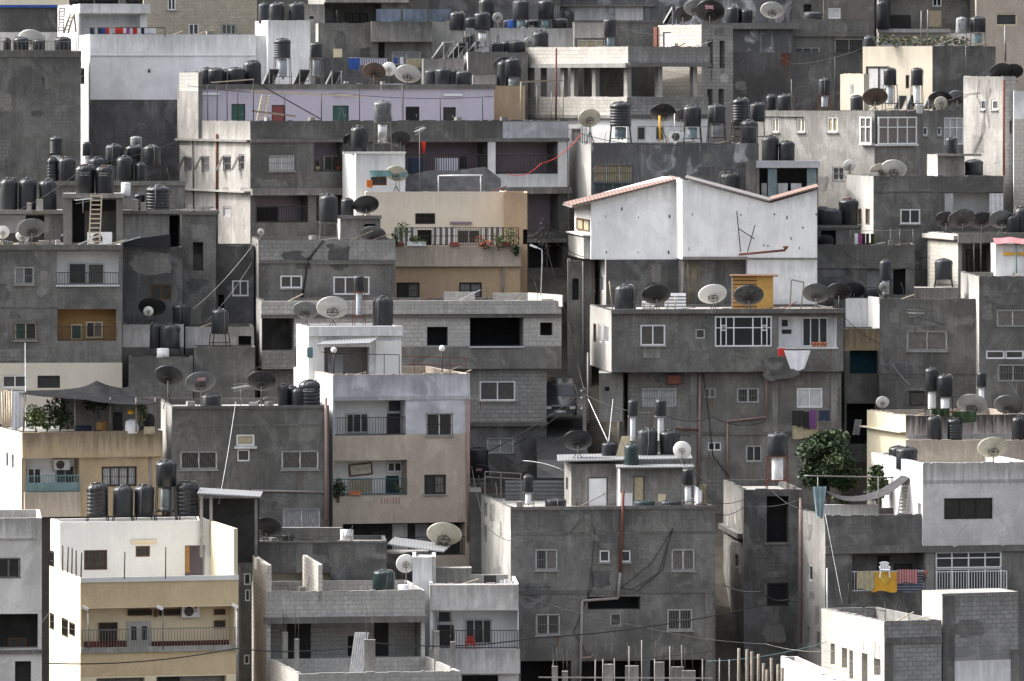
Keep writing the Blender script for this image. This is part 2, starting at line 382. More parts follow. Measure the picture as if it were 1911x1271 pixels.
# ------------------------------------------------------------------ houses
BL = []
def house(label, cat='house', name='house'): return dict(label=label, cat=cat, name=name, root=None)
class Block:
    """one flat-roofed volume: x0..x1 its left face, x1..x2 its front, as seen; d the distance of the corner between them"""
    def __init__(s, H, x0, x1, x2, d, top, mat, lm=None, D=9., par=.35, bot=None, name='wall', roof='roof', where='', yaw=None, th=.16):
        s.mat, s.lm, s.par, s.name, s.roof, s.where, s.th = mat, lm or mat, par, name, roof, where, th  # lm: left face tone, often a paler copy with sunlight put in
        N = P(x1, top, d)
        k0 = (x0-CX)/F
        s.yaw = yaw if yaw is not None else math.asin(max(-.9, min(.95, (N.x-k0*d)/D/math.hypot(1, k0))))-math.atan(k0); sn, c = math.sin(s.yaw), math.cos(s.yaw)
        k = (x2-CX)/F; W = (k*d-N.x)/(c-k*sn)
        s.L = N+V((-sn, c, 0))*D; s.N = N; s.R = N+V((c, sn, 0))*W; s.K = s.R+s.L-N
        s.zt = N.z; s.zr = s.zt-par
        s.zb = P(0, bot, d).z if bot else zt(d)-1.5
        s.f = Fr((N.x, N.y, 0), (c, sn, 0), W); s.l = Fr((s.L.x, s.L.y, 0), (sn, -c, 0), D)
        s.r = Fr((s.R.x, s.R.y, 0), (-sn, c, 0), D)
        s.op = {'f': [], 'l': [], 'r': []}; s.bd = {'f': [], 'l': [], 'r': []}; s.d = d
        if H['root'] is None:
            ctr = (s.L+s.R)/2; loc = V((ctr.x, ctr.y, s.zb)); H['root'] = empty(H['name'], loc, H['label'], H['cat'], H.get('group')); H['root']['_w'] = tuple(loc)
        s.root = H['root']; BL.append(s)
    def fr(s, k): return getattr(s, k)
    def dep(s, x):
        if s.N is None: return s.d
        fr = s.f if x >= CX+s.N.x/s.N.y*F else s.l
        return fr.hit(x, YH).y
    def band(s, k, *bs): s.bd[k] = [(s.fr(k).uz(CX+s.N.x/s.N.y*F, y)[1], m) for y, m in bs]; return s
    def hole(s, k, x0, y0, x1, y1, dep=.6, back='void', side=None):
        r = s.fr(k).rect(x0, y0, x1, y1); s.op[k].append((*r, dep, back, side)); return r
    def win(s, k, *ws, rec=.10):
        for x0, y0, x1, y1, st in ws:
            r = s.hole(k, x0, y0, x1, y1, rec+.12, 'void'); wnd(s.root, s.fr(k), (r[0]+.004, r[1]-.004, r[2]+.004, r[3]-.004), st, -rec+.05)
        return s
    def log(s, k, x0, y0, x1, y1, dep, back, items=(), side=None, rail=None, ro=-.06, mid=False):
        s.hole(k, x0, y0, x1, y1, dep, back, side); fb = s.fr(k).off(-dep)
        for it in items:
            a, b, c, d, st = it; r = fb.rect(a, b, c, d)
            if st[0] == 'D': door(s.root, fb, r, st[1:], .06)
            elif st[0] == 'E': door(s.root, fb, r, st[1:], .06, True)
            elif st[0] == 'P': q = MB(); fb.box(q, r, .004, .03, st[1:]); q.part('wall_panel', s.root)
            elif st[0] == 'V': q = MB(); fb.box(q, r, .003, .012, st[1:]); q.part('opening', s.root)  # flat panel on the back wall; a doorway's inner darkness is painted on
            else: wnd(s.root, fb, r, st, .06)
        if rail: railing(s.root, s.fr(k), x0, rail[0], x1, rail[1], ro, rail[2] if len(rail) > 2 else 'iron', mid=mid)
        return s
    def slab(s, k, x0, y0, x1, y1, o0, o1, m, name='ledge'):
        fr = s.fr(k); r = fr.rect(x0, y0, x1, y1); q = MB(r[3]); fr.box(q, r, o0, o1, m); return q.part(name, s.root)
    def pipe(s, k, pts, r=.05, m='pipe', o=.08, name='drain_pipe'):
        fr = s.fr(k); q = MB(); pp = [fr.pt(*fr.uz(x, y), o) for x, y in pts]
        for a, b in zip(pp, pp[1:]): q.tube([a, b], r, m, 6)
        return q.part(name, s.root)
    def wear(s, n, mats, seed, depth=7.5, k='f'):
        """render patches and run-off stains, each a thin skin of its own on the wall"""
        rr = random.Random(seed); fr = s.fr(k); tries = 0; done = 0
        clear = lambda u0, u1, z0, z1: all(u1 < q[0]-.1 or u0 > q[1]+.1 or z1 < q[2]-.12 or z0 > q[3]+.12 for q in s.op[k])
        while done < n and tries < 60:
            tries += 1; rx, rz = rr.uniform(.25, 1.1), rr.uniform(.15, .7); u = rr.uniform(rx+.1, max(rx+.2, fr.W-rx-.1)); z = s.zt-rr.uniform(rz+.15, depth)
            if u+rx*1.3 > fr.W or not clear(u-rx, u+rx, z-rz, z+rz): continue
            m = 22; q = MB(s.zt); sk = rr.uniform(-.5, .5); pts = []
            for i in range(m):
                a = 2*math.pi*i/m; e = (abs(math.cos(a))**.35, abs(math.sin(a))**.35); w = rr.uniform(.62, 1.05); w2 = rr.uniform(.7, 1.05); pts.append((u+rx*w*math.copysign(e[0], math.cos(a))*(1+sk*math.sin(a)*.5), z+rz*w2*math.copysign(e[1], math.sin(a))))
            o = .006+.004*done/n; f = [fr.pt(a, b, o) for a, b in pts]; q.poly(f, rr.choice(mats)); b_ = [fr.pt(a, b, -.02) for a, b in pts]
            for i in range(m): q.poly([f[(i+1) % m], f[i], b_[i], b_[(i+1) % m]], q.mats[0])
            q.part('render_patch', s.root); done += 1
        for o_ in s.op[k]:
            for c in range(rr.choice((0, 1, 2, 3))):
                if o_[2] < s.zt-depth or s.mat not in ('dk', 'dk2', 'md', 'md2', 'patch', 'bkd'): continue
                u = rr.uniform(o_[0]-.02, o_[1]+.02); l = rr.uniform(.3, 1.1); w = rr.uniform(.012, .035); z = o_[2]-.075
                if not all(u+w < q[0] or u-w > q[1] or z < q[2] or z-l > q[3] for q in s.op[k]): continue
                q = MB(); m = rr.choice(('stain', 'stain', 'stainr', 'lc')); q.poly([fr.pt(u-w, z, .003), fr.pt(u-w*.5, z-l*.6, .003), fr.pt(u, z-l, .003), fr.pt(u+w*.6, z-l*.5, .003), fr.pt(u+w, z, .003)], m); q.part('run_off_stain', s.root)
    def build(s):
        mb = MB(s.zt)
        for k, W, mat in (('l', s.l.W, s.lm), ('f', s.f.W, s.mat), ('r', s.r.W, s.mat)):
            fr = s.fr(k); ops = [(max(0, a), min(W, b), max(s.zb, c), min(s.zt-.02, d), *e) for a, b, c, d, *e in s.op[k]]
            ops = [q for q in ops if q[0] < q[1]-.01 and q[2] < q[3]-.01]
            us = sorted({0., W, *[q[0] for q in ops], *[q[1] for q in ops]}); zs = sorted({s.zb, s.zt, *[q[2] for q in ops], *[q[3] for q in ops], *[z for z, m in s.bd[k] if s.zb < z < s.zt]})
            for i in range(len(us)-1):
                for j in range(len(zs)-1):
                    uc, zc = (us[i]+us[i+1])/2, (zs[j]+zs[j+1])/2
                    if any(q[0] < uc < q[1] and q[2] < zc < q[3] for q in ops): continue
                    m = next((bm for bz, bm in s.bd[k] if zc > bz), mat) if s.bd[k] else mat
                    mb.poly([fr.pt(us[i], zs[j]), fr.pt(us[i+1], zs[j]), fr.pt(us[i+1], zs[j+1]), fr.pt(us[i], zs[j+1])], m)
            for u0, u1, z0, z1, dep, back, side in ops:
                sm = side or next((bm for bz, bm in s.bd[k] if (z0+z1)/2 > bz), mat); g = lambda u, z, o: fr.pt(u, z, -o)
                for a, b in (((u0, z0), (u0, z1)), ((u1, z1), (u1, z0)), ((u0, z1), (u1, z1)), ((u1, z0), (u0, z0))):
                    mb.poly([g(*a, 0), g(*b, 0), g(*b, dep), g(*a, dep)], sm)
                mb.poly([g(u0, z0, dep), g(u1, z0, dep), g(u1, z1, dep), g(u0, z1, dep)], back)
        a = [s.L, s.N, s.R, s.K]
        z = lambda p, h: V((p.x, p.y, h))
        mb.poly([z(s.K, s.zb), z(s.L, s.zb), z(s.L, s.zt), z(s.K, s.zt)], s.mat)
        eu, ev = (s.R-s.N).normalized(), (s.L-s.N).normalized(); t = s.th
        if s.par > 0:
            inn = [s.L+eu*t-ev*t, s.N+eu*t+ev*t, s.R-eu*t+ev*t, s.K-eu*t-ev*t]
            for i in range(4):
                j = (i+1) % 4
                mb.poly([z(a[i], s.zt), z(a[j], s.zt), z(inn[j], s.zt), z(inn[i], s.zt)], s.mat)
                mb.poly([z(inn[i], s.zt), z(inn[j], s.zt), z(inn[j], s.zr-.02), z(inn[i], s.zr-.02)], s.mat)
        else: inn = a
        rr = random.Random(int(s.d*100)); rough = s.mat not in ('wh', 'wb', 'cr', 'yw', 'lv', 'mv')
        for p0, dr_, w, nrm in ((s.N, eu, (s.R-s.N).length, ev), (s.L, -ev, s.l.W, eu)):
            u = .05
            while u < w-.3 and s.zt > s.zr:
                l = min(rr.uniform(.15, .8), w-.05-u); h = rr.uniform(.004, .055 if rough else .018)
                if rr.random() < .8: mb.box(z(p0+dr_*u+nrm*.006, s.zt-.02), dr_*l, nrm*(t*.9), (0, 0, h+.02), s.mat)
                u += l+rr.uniform(0, .25)
        mb.part(s.name, s.root)
        rb = MB(); rb.poly([z(p, s.zr) for p in (inn[0], inn[1], inn[2], inn[3])], s.roof); rb.part('roof', s.root)
# ------------------------------------------------------------------ things on roofs
def proto(parts):
    return parts
def inst(name, parts, loc, scale=(1, 1, 1), rz=0., label=None, cat=None, group=None, quat=None):
    o = empty(name, loc, label, cat, group); o.scale = scale; o.rotation_euler = (0, 0, rz); made = []
    for nm, me, par in parts:
        c = bpy.data.objects.new(nm, me); C.objects.link(c); c.parent = o if par is None else made[par]; made.append(c)
    return o
def tank_proto(mat, ribbed, lidm, writing=False, n=24):
    b = MB(); R_ = .5
    prof = [(R_*.97, 0), (R_, .015)]
    if ribbed:
        for k in range(6):
            z = .1+k*.115; prof += [(R_, z), (R_*.965, z+.012), (R_*.965, z+.022), (R_, z+.034)]
    prof += [(R_, .8), (R_*.985, .83)]
    dome = [(R_*.93, .862), (R_*.78, .905), (R_*.55, .94), (R_*.33, .958)]
    b.lathe(prof+dome, mat, n, mod=lambda z, j, n: 1.0 if z < .84 else (1.0+(.045 if j % 3 == 0 else -.012)*(1 if .84 < z < .95 else 0)))
    l = MB(); l.lathe([(.17, .95), (.175, .985), (.15, 1.0), (.06, 1.008)], lidm, 14)
    parts = [('tank_body', b.mesh('tank_body'), None), ('lid', l.mesh('lid'), None)]
    s = MB()                                      # moulded straps running over the shoulder
    for k in range(8):
        a = 2*math.pi*(k+.3)/8; cs, sn = math.cos(a), math.sin(a)
        pts = [V((cs*r, sn*r, z)) for r, z in ((.507, .70), (.507, .81), (.47, .872), (.3, .955), (.17, .975))]
        s.tube(pts, .012, mat, 4)
    parts.append(('strap', s.mesh('strap'), None))
    h = MB(); h.tube([(.2, 0, .965), (.4, .02, .985), (.54, .03, .9), (.555, .05, .5), (.54, 0, .02)], .016, 'irol', 5); parts.append(('hose', h.mesh('hose'), None))
    if writing:
        w = MB(); rr = random.Random(3)
        for row, (z, h, cnt) in enumerate(((.70, .05, 9), (.63, .032, 11))):
            for i in range(cnt):
                a = math.radians(-90+(-30+60*i/cnt)); ww = .02+.018*rr.random(); hh = h*(.4+.6*rr.random()); a2 = a+ww
                w.poly([V((math.cos(q)*.506, math.sin(q)*.506, zz)) for q, zz in ((a, z), (a2, z), (a2, z+hh), (a, z+hh))], 'text')
            w.poly([V((math.cos(q)*.506, math.sin(q)*.506, zz)) for q, zz in ((math.radians(-112), z), (math.radians(-75), z), (math.radians(-75), z+.012), (math.radians(-112), z+.012))], 'text')
        parts.append(('lettering', w.mesh('lettering'), None))
    return parts
TP = {'s': tank_proto('tank', 0, 'tank'), 'b': tank_proto('tankb', 0, 'tankb'), 'r': tank_proto('tank', 1, 'tank'), 'g': tank_proto('tankg', 0, 'tankg'),
      'y': tank_proto('tanky', 0, 'tanky'), 'o': tank_proto('tankb', 0, 'rust'), 'w': tank_proto('tankb', 0, 'rust', True), 'q': tank_proto('tank', 1, 'tank', True)}
ADJ = {'s': '', 'b': 'jet black', 'r': 'ribbed', 'g': 'green tinted', 'y': 'pale grey', 'o': 'red lidded', 'w': 'white lettered', 'q': 'ribbed lettered'}
def stand_proto(m):
    parts = []
    for sx in (-1, 1):
        for sy in (-1, 1):
            b = MB(); b.bar((sx*.55, sy*.55, 0), (sx*.46, sy*.46, 1), .05, m); parts.append(('leg', b.mesh('leg'), None))
    f = MB()
    for z, r in ((.985, .5), (.35, .53)):
        for k in range(4):
            a = [(-r, -r), (r, -r), (r, r), (-r, r)]; f.bar((*a[k], z), (*a[(k+1) % 4], z), .045, m, .03)
    for y in (-.25, 0, .25): f.bar((-.47, y, .99), (.47, y, .99), .06, m, .02)
    parts.append(('frame', f.mesh('frame'), None)); return parts
SP = {'i': stand_proto('iron'), 'l': stand_proto('irol'), 'r': stand_proto('rust')}
def heater_proto(m):
    b = MB(); b.lathe([(.42, 0), (.5, .03), (.5, .97), (.42, 1), (.1, 1.01)], m, 18)
    s = MB(); [s.lathe([(.5, z-.012), (.515, z-.01), (.515, z+.01), (.5, z+.012)], 'galv', 18) for z in (.12, .88)]
    t = MB(); t.tube([(.15, 0, 0), (.15, -.1, -.12)], .06, 'irol'); t.tube([(-.2, 0, 0), (-.2, -.1, -.1)], .06, 'rust')
    return [('shell', b.mesh('shell'), None), ('band', s.mesh('band'), None), ('pipe', t.mesh('pipe'), None)]
HP = {k: heater_proto(v) for k, v in (('w', 'htw'), ('g', 'htg'), ('t', 'htt'), ('a', 'hta'))}
HN = {'w': 'white', 'g': 'grey', 't': 'blue grey', 'a': 'shiny metal'}
TG, SG, HG, DG = 'black water tanks on the rooftops', 'iron stands under the raised tanks', 'solar water heater cylinders', 'satellite dishes on the rooftops'
def tank(B, x, y0, y1, w, k='s', off=1.2, ht=None, st='i', adj=None, z0=None):
    d = B.dep(x)+off; dia = w*d/F; zr = z0 if z0 is not None else B.zr; zt_ = P(x, y0, d).z; zb = P(x, y1, d).z if y1 else zr
    if zb-zr < .3: zb = zr
    p = P(x, y1 or y0, d); a = [ADJ[k]]
    o = inst('water_tank', TP[k], (p.x, p.y, zb), (dia, dia, zt_-zb), RN.uniform(0, 6.2) if k not in 'wq' else 0, None, 'water tank', TG)
    o.rotation_euler[0] = RN.uniform(-.022, .022); o.rotation_euler[1] = RN.uniform(-.022, .022)
    asp = (zt_-zb)/dia
    if zb > zr+.01: a.append('raised')
    if asp > 1.45: a.append('tall')
    elif asp < .85: a.append('squat')
    elif dia < .72: a.append('small')
    a = ' '.join(q for q in a if q); noun = 'water tank' if k == 'y' else 'black water tank'
    reg(noun, B.where, x, o, adj or a)
    if zb > zr+.01:
        so = inst('tank_stand', SP[st], (p.x, p.y, zr), (dia*.95, dia*.95, zb-zr), RN.uniform(-.2, .2), None, 'stand', SG)
        reg('tank stand', B.where, x, so, {'i': 'dark iron', 'l': 'grey steel', 'r': 'rusty'}[st])
        if ht: heat(B, x+(ht[1] if len(ht) > 1 else 0), None, None, w*.55, ht[0], off, zr+.34*(zb-zr), zb-.06)
    return o
def heat(B, x, y0, y1, w, c='w', off=1.2, za=None, zb=None):
    d = B.dep(x)+off; dia = w*d/F; p = P(x, y1 or 0, d)
    if za is None: za = max(B.zr, p.z); zb = P(x, y0, d).z
    if za-B.zr < .25: za = B.zr
    o = inst('water_heater', HP[c], (p.x, p.y, za), (dia, dia, max(.2, zb-za)), RN.uniform(0, 6), None, 'water heater', HG)
    reg(HN[c]+' heater cylinder', B.where, x, o, '')
    return o
def dish_proto(m):
    b = MB(); n = 32; rr = [0.02, .15, .28, .39, .47, .5]
    mk = lambda off: [[V((r*math.cos(2*math.pi*j/n), r*math.sin(2*math.pi*j/n), .62*r*r-.155+off)) for j in range(n)] for r in rr]
    b.rings(list(reversed(mk(0)))+mk(.012), m, True)
    g = MB(); R0, z = .17, -.205
    ring = [V((R0*math.cos(2*math.pi*j/20), R0*math.sin(2*math.pi*j/20), z)) for j in range(21)]
    g.tube(ring, .013, 'iron', 5)
    for k in range(4):
        a = math.pi/2*k+.4; c, s = math.cos(a), math.sin(a)
        g.bar((R0*c, R0*s, z), (R0*1.1*c, R0*1.1*s, -.14), .014, 'iron')
    for k in range(2): a = math.pi/2*k; g.bar((R0*math.cos(a), R0*math.sin(a), z-.004*k), (-R0*math.cos(a), -R0*math.sin(a), z-.004*k), .016, 'iron')
    f = MB(); f.tube([(0, 0, -.15), (0, 0, .32)], .008, m, 5)
    for k in range(3): a = 2.1*k+.5; f.tube([(.42*math.cos(a), .42*math.sin(a), -.04), (.02*math.cos(a), .02*math.sin(a), .33)], .006, 'irol', 4)
    f.lathe([(.035, .30), (.035, .37), (.02, .38)], 'irol', 8)
    return [('reflector', b.mesh('reflector')), ('mount_ring', g.mesh('mount_ring')), ('feed_arm', f.mesh('feed_arm'))]
DP = {k: dish_proto(v) for k, v in (('k', 'ddk'), ('g', 'dgr'), ('l', 'dlt'), ('w', 'dwh'), ('b', 'dbr'), ('c', 'dgb'), ('m', 'dmo'))}
DN = {'k': 'dark', 'g': 'grey', 'l': 'light grey', 'w': 'white', 'b': 'brown', 'c': 'beige', 'm': 'blotchy'}
def dish(B, x, y, w, k='k', off=.9, e=46, az=None, stick=False, adj='', zb=None):
    """seen from behind: the bowl looks up and away towards the south"""
    d = B.dep(x)+off; D = w*d/F; c = P(x, y, d); zr = zb if zb is not None else B.zr; zr = min(zr, c.z-.15)
    az = math.radians(RN.uniform(-12, 12) if az is None else az); e = math.radians(e); ax = V((math.sin(az)*math.cos(e), math.cos(az)*math.cos(e), math.sin(e)))
    q = V((0, 0, 1)).rotation_difference(ax); ctr = c+ax*.03*D
    o = empty('satellite_dish', (c.x, c.y, zr), None, 'satellite dish', DG); made = []
    for i, (nm, me) in enumerate(DP[k]):
        ch = bpy.data.objects.new(nm, me); C.objects.link(ch)
        if i == 0: ch.parent = o; ch.location = ctr-V((c.x, c.y, zr)); ch.rotation_mode = 'QUATERNION'; ch.rotation_quaternion = q; ch.scale = (D,)*3
        else: ch.parent = made[0]
        made.append(ch)
    m = MB(); back = ctr-ax*.20*D; hub = V((back.x, back.y, back.z-.05*D)); foot = V((hub.x, hub.y, zr))
    m.tube([foot, hub, ctr-ax*.16*D], .028, 'irol', 6)
    if hub.z-zr > .25:
        for a in (-.25, .25): m.bar(V((hub.x+a, hub.y+.2, zr)), V((hub.x, hub.y, zr+(hub.z-zr)*.6)), .03, 'iron')
    m.part('mast', o)
    if stick:
        t = MB(); up = q @ V((0, 1, 0)); rt = q @ V((1, 0, 0))
        if up.z < 0: up = -up
        if abs(rt.z) > abs(up.z): rt, up = up, rt
        rt = V((1, 0, 0)); up = (V((0, 0, 1))-ax*ax.z).normalized(); rt = (rt-ax*ax.x).normalized()
        b = ctr+up*.27*D-ax*(.155-.62*.27*.27+.012)*D
        t.box(b-rt*.14*D-up*.10*D, rt*.28*D, up*.19*D, -ax*.006, 'pink')
        for z in (-.05, .015): t.box(b-rt*.11*D+up*z*D-ax*.008, rt*.22*D, up*.02*D, -ax*.003, 'paper')
        t.part('sticker', o)
    a2 = DN[k]
    if stick: a2 += ' stickered'
    if e < .6: a2 = 'small '+a2
    reg('satellite dish', B.where, x, o, (adj+' '+a2).strip())
    return o
def panel(B, x0, y0, x1, y1, s=.4, off=1.0, m='ddk'):
    d = B.dep((x0+x1)/2)+off; sh = (x1-x0)*s; zr = B.zr
    bl, br = P(x0, y1, d+1.0), P(x1-sh, y1, d+1.0); tl, tr = P(x0+sh, y0, d), P(x1, y0, d)
    for q in (bl, br): q.z = max(zr+.08, q.z)
    o = empty('solar_panel', ((bl.x+br.x)/2, d+.5, zr), None, 'solar panel', 'solar water heating panels'); b = MB(); n = (br-bl).cross(tl-bl).normalized()
    b.box(bl, br-bl, tl-bl, -n*.09, m); b.part('collector', o); f = MB()
    for a, c in ((bl, tl), (br, tr)): f.bar(a-n*.05, c-n*.05, .05, 'galv', .11)
    for a in (tl, tr): f.bar(a, V((a.x, a.y-.02, zr)), .045, 'galv')
    f.part('frame', o); reg('solar collector panel', B.where, x0, o, '')
def cloth(x0, y0, x1, y1, d, m, label, cat='laundry', name='laundry', group=None, amp=.05, taper=0., seed=0):
    b = MB(); nx, ny = 10, 7; rr = random.Random(seed+int(x0)); ph = rr.random()*6; fq = rr.uniform(2.2, 3.6)
    g = []
    for th in (0, .012):
        for j in range(ny+1):
            row = []
            for i in range(nx+1):
                u, v = i/nx, j/ny; x = x0+(x1-x0)*(u+taper*v*(.5-u)); y = y0+(y1-y0)*v+((y1-y0)*.05*math.sin(u*7+ph) if j == ny else 0)
                p = P(x, y, d); p.y += amp*math.sin(u*fq*math.pi*2+ph)*(.35+.65*v)+th; row.append(p)
            g.append(row)
    a, c = g[:ny+1], g[ny+1:]
    b.rings(a, m, False, True, False); b.rings([list(reversed(r)) for r in c], m, False, True, False)
    for e0, e1 in ((a[0], c[0]), (a[-1], c[-1])): b.rings([e0, e1], m, False, False, False)
    for k in (0, -1): b.rings([[r[k] for r in a], [r[k] for r in c]], m, False, False, False)
    return b.thing(name, label, cat, group)
def ladder(x0, y0, x1, y1, d, w, label, m='galv', n=9, lean=.8):
    a, c = P(x0, y1, d-lean), P(x1, y0, d); o = empty('ladder', tuple(a), label, 'ladder', 'ladders'); wd = w*d/F; h = V((wd/2, 0, 0))
    for s in (-1, 1): b = MB(); b.bar(a+h*s, c+h*s, .06, m); b.part('rail', o)
    b = MB()
    for i in range(n): q = a+(c-a)*((i+.6)/n); b.bar(q-h*1.02, q+h*1.02, .065, m)
    b.part('rung', o); return o
def rod(x0, y0, x1, y1, d, label, r=.022, m='iron', name='pole', cat='pole', d1=None, group=None):
    b = MB(); b.tube([P(x0, y1, d), P(x1, y0, d1 or d)], r, m, 6); return b.thing(name, label, cat, group)
def cable(pts, label, r=.018, m='black', sag=0., name='cable', group='overhead cables'):
    q = [P(*p) for p in pts]; out = []
    for a, c in zip(q, q[1:]):
        n = 8
        for i in range(n): t = i/n; z = a.lerp(c, t); z.z -= sag*4*t*(1-t); out.append(z)
    out.append(q[-1]); b = MB(); b.tube(out, r, m, 5); return b.thing(name, label, 'cable', group)
def ac(fr, x0, y0, x1, y1, label, out=.32, m='white', group='air conditioner units'):
    r = fr.rect(x0, y0, x1, y1); b = MB(); fr.box(b, r, .06, out, m); p = fr.pt((r[0]+r[1])/2, r[2], out/2)
    o = empty('air_conditioner', tuple(p), label, 'air conditioner', group); b.part('case', o); w = r[1]-r[0]; h = r[3]-r[2]
    R_ = h*.4; cu, cz = r[0]+w*.4, (r[2]+r[3])/2; g = MB()
    g.poly([fr.pt(cu+R_*math.cos(a*math.pi/9), cz+R_*math.sin(a*math.pi/9), out+.006) for a in range(18)], 'vdk')
    for k in range(3): g.tube([fr.pt(cu+R_*(k+1)/3*math.cos(a*math.pi/9), cz+R_*(k+1)/3*math.sin(a*math.pi/9), out+.015) for a in range(19)], .008, 'alu', 4)
    g.part('fan', o); k = MB()
    for uu in (r[0]+.08, r[1]-.1): k.bar(fr.pt(uu, r[2]-.02, -.02), fr.pt(uu, r[2]-.02, out), .035, 'galv')
    k.part('bracket', o); return o
def boxt(x0, y0, x1, y1, d, dep, m, name, label, cat, group=None, z0=None):
    a, c = P(x0, y1, d), P(x1, y0, d); z = a.z if z0 is None else z0; b = MB(); b.box((a.x, d, z), (c.x-a.x, 0, 0), (0, dep, 0), (0, 0, c.z-z), m)
    return b.thing(name, label, cat, group)
def antenna(x, y0, y1, d, label, w=24, tilt=.25, m='galv', z0=None):
    a, t = P(x, y1, d), P(x, y0, d)
    if z0 is not None: a.z = z0
    o = empty('tv_antenna', tuple(a), label, 'antenna', 'television aerials'); b = MB(); b.tube([a, t], .018, 'irol', 5); b.part('mast', o); b = MB(); wd = w*d/F
    ax = V((math.cos(tilt)*.9, .45, math.sin(tilt))).normalized(); ex = V((-.5, .85, 0)).normalized()
    b.bar(t-ax*wd*.5, t+ax*wd*.5, .02, m)
    for k in range(8): q = t+ax*wd*(k/7-.5); l = wd*(.25+.02*k); b.bar(q-ex*l-UP*.02, q+ex*l+UP*.02, .014, m)
    for k in (-1, 1): b.bar(t-ax*wd*.5+UP*.18*k, t+ax*wd*.5+UP*.12*k, .014, m)
    b.part('elements', o); return o
def leaves(mb, c, rad, n, mats, size, rr):
    for _ in range(n):
        while True:
            p = V((rr.uniform(-1, 1), rr.uniform(-1, 1), rr.uniform(-1, 1)))
            if p.length < 1: break
        if p.length < .5 and rr.random() < .6: p = p.normalized()*rr.uniform(.6, 1)
        q = V((c[0]+p.x*rad[0], c[1]+p.y*rad[1], c[2]+p.z*rad[2])); a = V((rr.uniform(-1, 1), rr.uniform(-1, 1), rr.uniform(-.6, .9))).normalized()
        t = a.cross(V((rr.uniform(-1, 1), rr.uniform(-1, 1), rr.uniform(-1, 1)))).normalized(); s = size*rr.uniform(.6, 1.4)
        mb.poly([q-a*s, q+t*s*.45, q+a*s, q-t*s*.45], rr.choice(mats))
def plant(x, y0, y1, w, d, label, mats=('leaf', 'leafd', 'leafl'), n=160, size=.09, name='plant', pot=None, cat='plant', group='plants on the balconies and terraces', seed=1):
    rr = random.Random(seed+int(x)); a, t = P(x, y1, d), P(x, y0, d); h = t.z-a.z; R_ = w*d/F/2; o = empty(name, tuple(a), label, cat, group); b = MB()
    for k in range(5):
        c = (a.x+rr.uniform(-.5, .5)*R_, d+rr.uniform(-.3, .3)*R_, a.z+h*rr.uniform(.35, .8)); leaves(b, c, (R_*.65, R_*.6, h*.32), n//5, mats, size, rr)
    b.part('foliage', o); s = MB()
    for k in range(4): s.tube([(a.x+rr.uniform(-.05, .05), d, a.z), (a.x+rr.uniform(-.5, .5)*R_, d+rr.uniform(-.2, .2), a.z+h*.75)], .014, 'bark', 4)
    s.part('stem', o)
    if pot: p = MB(); p.lathe([(.10, 0), (.15, .26), (.16, .28)], pot, 12, (a.x, d, a.z-.02)); p.part('pot', o)
    return o
# ================================================================== houses, front row first
def sub(B, *a, dz=.05, **k): b = Block(*a, **k); b.zb = B.zr-dz; return b
def dr(B, k, x0, y0, x1, y1, m, rec=.12, glass=False):
    r = B.hole(k, x0, y0, x1, y1, rec+.1, 'void'); door(B.root, B.fr(k), (r[0]+.05, r[1]-.05, r[2]+.004, r[3]-.05), m, -rec+.04, glass)
# --- white house at the left edge
H = house('weathered white house with a barred window, cut by the left edge beside the yellow house')
H1 = Block(H, -130, -130, 78, 290, 968, 'ww', D=6, where='on weathered white house')
H1.band('f', (1215, 'ww')); H1.mat = 'ww'
H1.win('f', (-6, 1041, 38, 1079, '2mg'))
H1.log('f', -20, 1146, 71, 1212, 1.5, 'vdk', [(14, 1190, 50, 1211, '2bc')])
H1.hole('f', 28, 1234, 58, 1330, .5, 'vdk'); H1.slab('f', -60, 1213, 79, 1219, 0, .15, 'md'); H1.slab('f', -60, 1004, 62, 1007, 0, .06, 'ww')
# --- yellow house
H = house('yellow three storey house with white rooftop room and long balcony railing')
Y = Block(H, 92, 150, 445, 297, 1080, 'yw', lm='yl', D=8.2, par=.9, roof='roofw', where='on yellow house terrace')
Y.band('f', (1135, 'yb'), (1212, 'yw'), (1264, 'yb'))
Y.log('f', 153, 1136, 438, 1211, 1.25, 'yw', [(184, 1162, 219, 1195, '2bg'), (239, 1162, 279, 1208, 'Ealu'), (238, 1137, 283, 1148, '3bg'), (296, 1137, 336, 1148, '3bg'), (399, 1137, 420, 1147, '1b'), (399, 1158, 420, 1172, '1b'),
      (156, 1197, 236, 1209, 'Pdado'), (282, 1197, 436, 1209, 'Pdado')], rail=(1176, 1211, 'irol'), ro=.05, side='yw')
Y.slab('f', 150, 1209, 445, 1213, .0, .14, 'lt', 'balcony_slab'); Y.slab('f', 150, 1078, 445, 1082, 0, .06, 'wb', 'coping')
Y.win('l', (116, 1152, 127, 1190, '2bg'), (130, 1160, 140, 1188, '2bg'), (94, 1143, 101, 1176, '2bg'))
Y.hole('f', 180, 1266, 270, 1330, .4, 'md'); Y.log('f', 292, 1263, 422, 1330, .4, 'md', [(296, 1264, 335, 1290, '2zg')])
YU = sub(Y, H, 94, 112, 392, 302.6, 975, 'wb', lm='yl', D=2.6, par=.25, name='upper_wall', where='on yellow house roof')
YU.win('f', (157, 1027, 200, 1063, '2bcg'), (253, 1019, 280, 1039, '1bn')); YU.log('f', 345, 1018, 383, 1090, .7, 'mv'); YU.win('l', (95, 1027, 101, 1066, '2zg'))
q = MB(); YU.f.box(q, YU.f.rect(346, 1020, 354, 1068), -.1, -.05, 'woody'); q.part('door', YU.root)
YU.slab('f', 245, 1008, 292, 1014, .02, .14, 'cream', 'tube_lamp')
q = MB(); eu, ev = Y.f.u, -Y.l.u; z1 = P(388, 974, 303.4).z
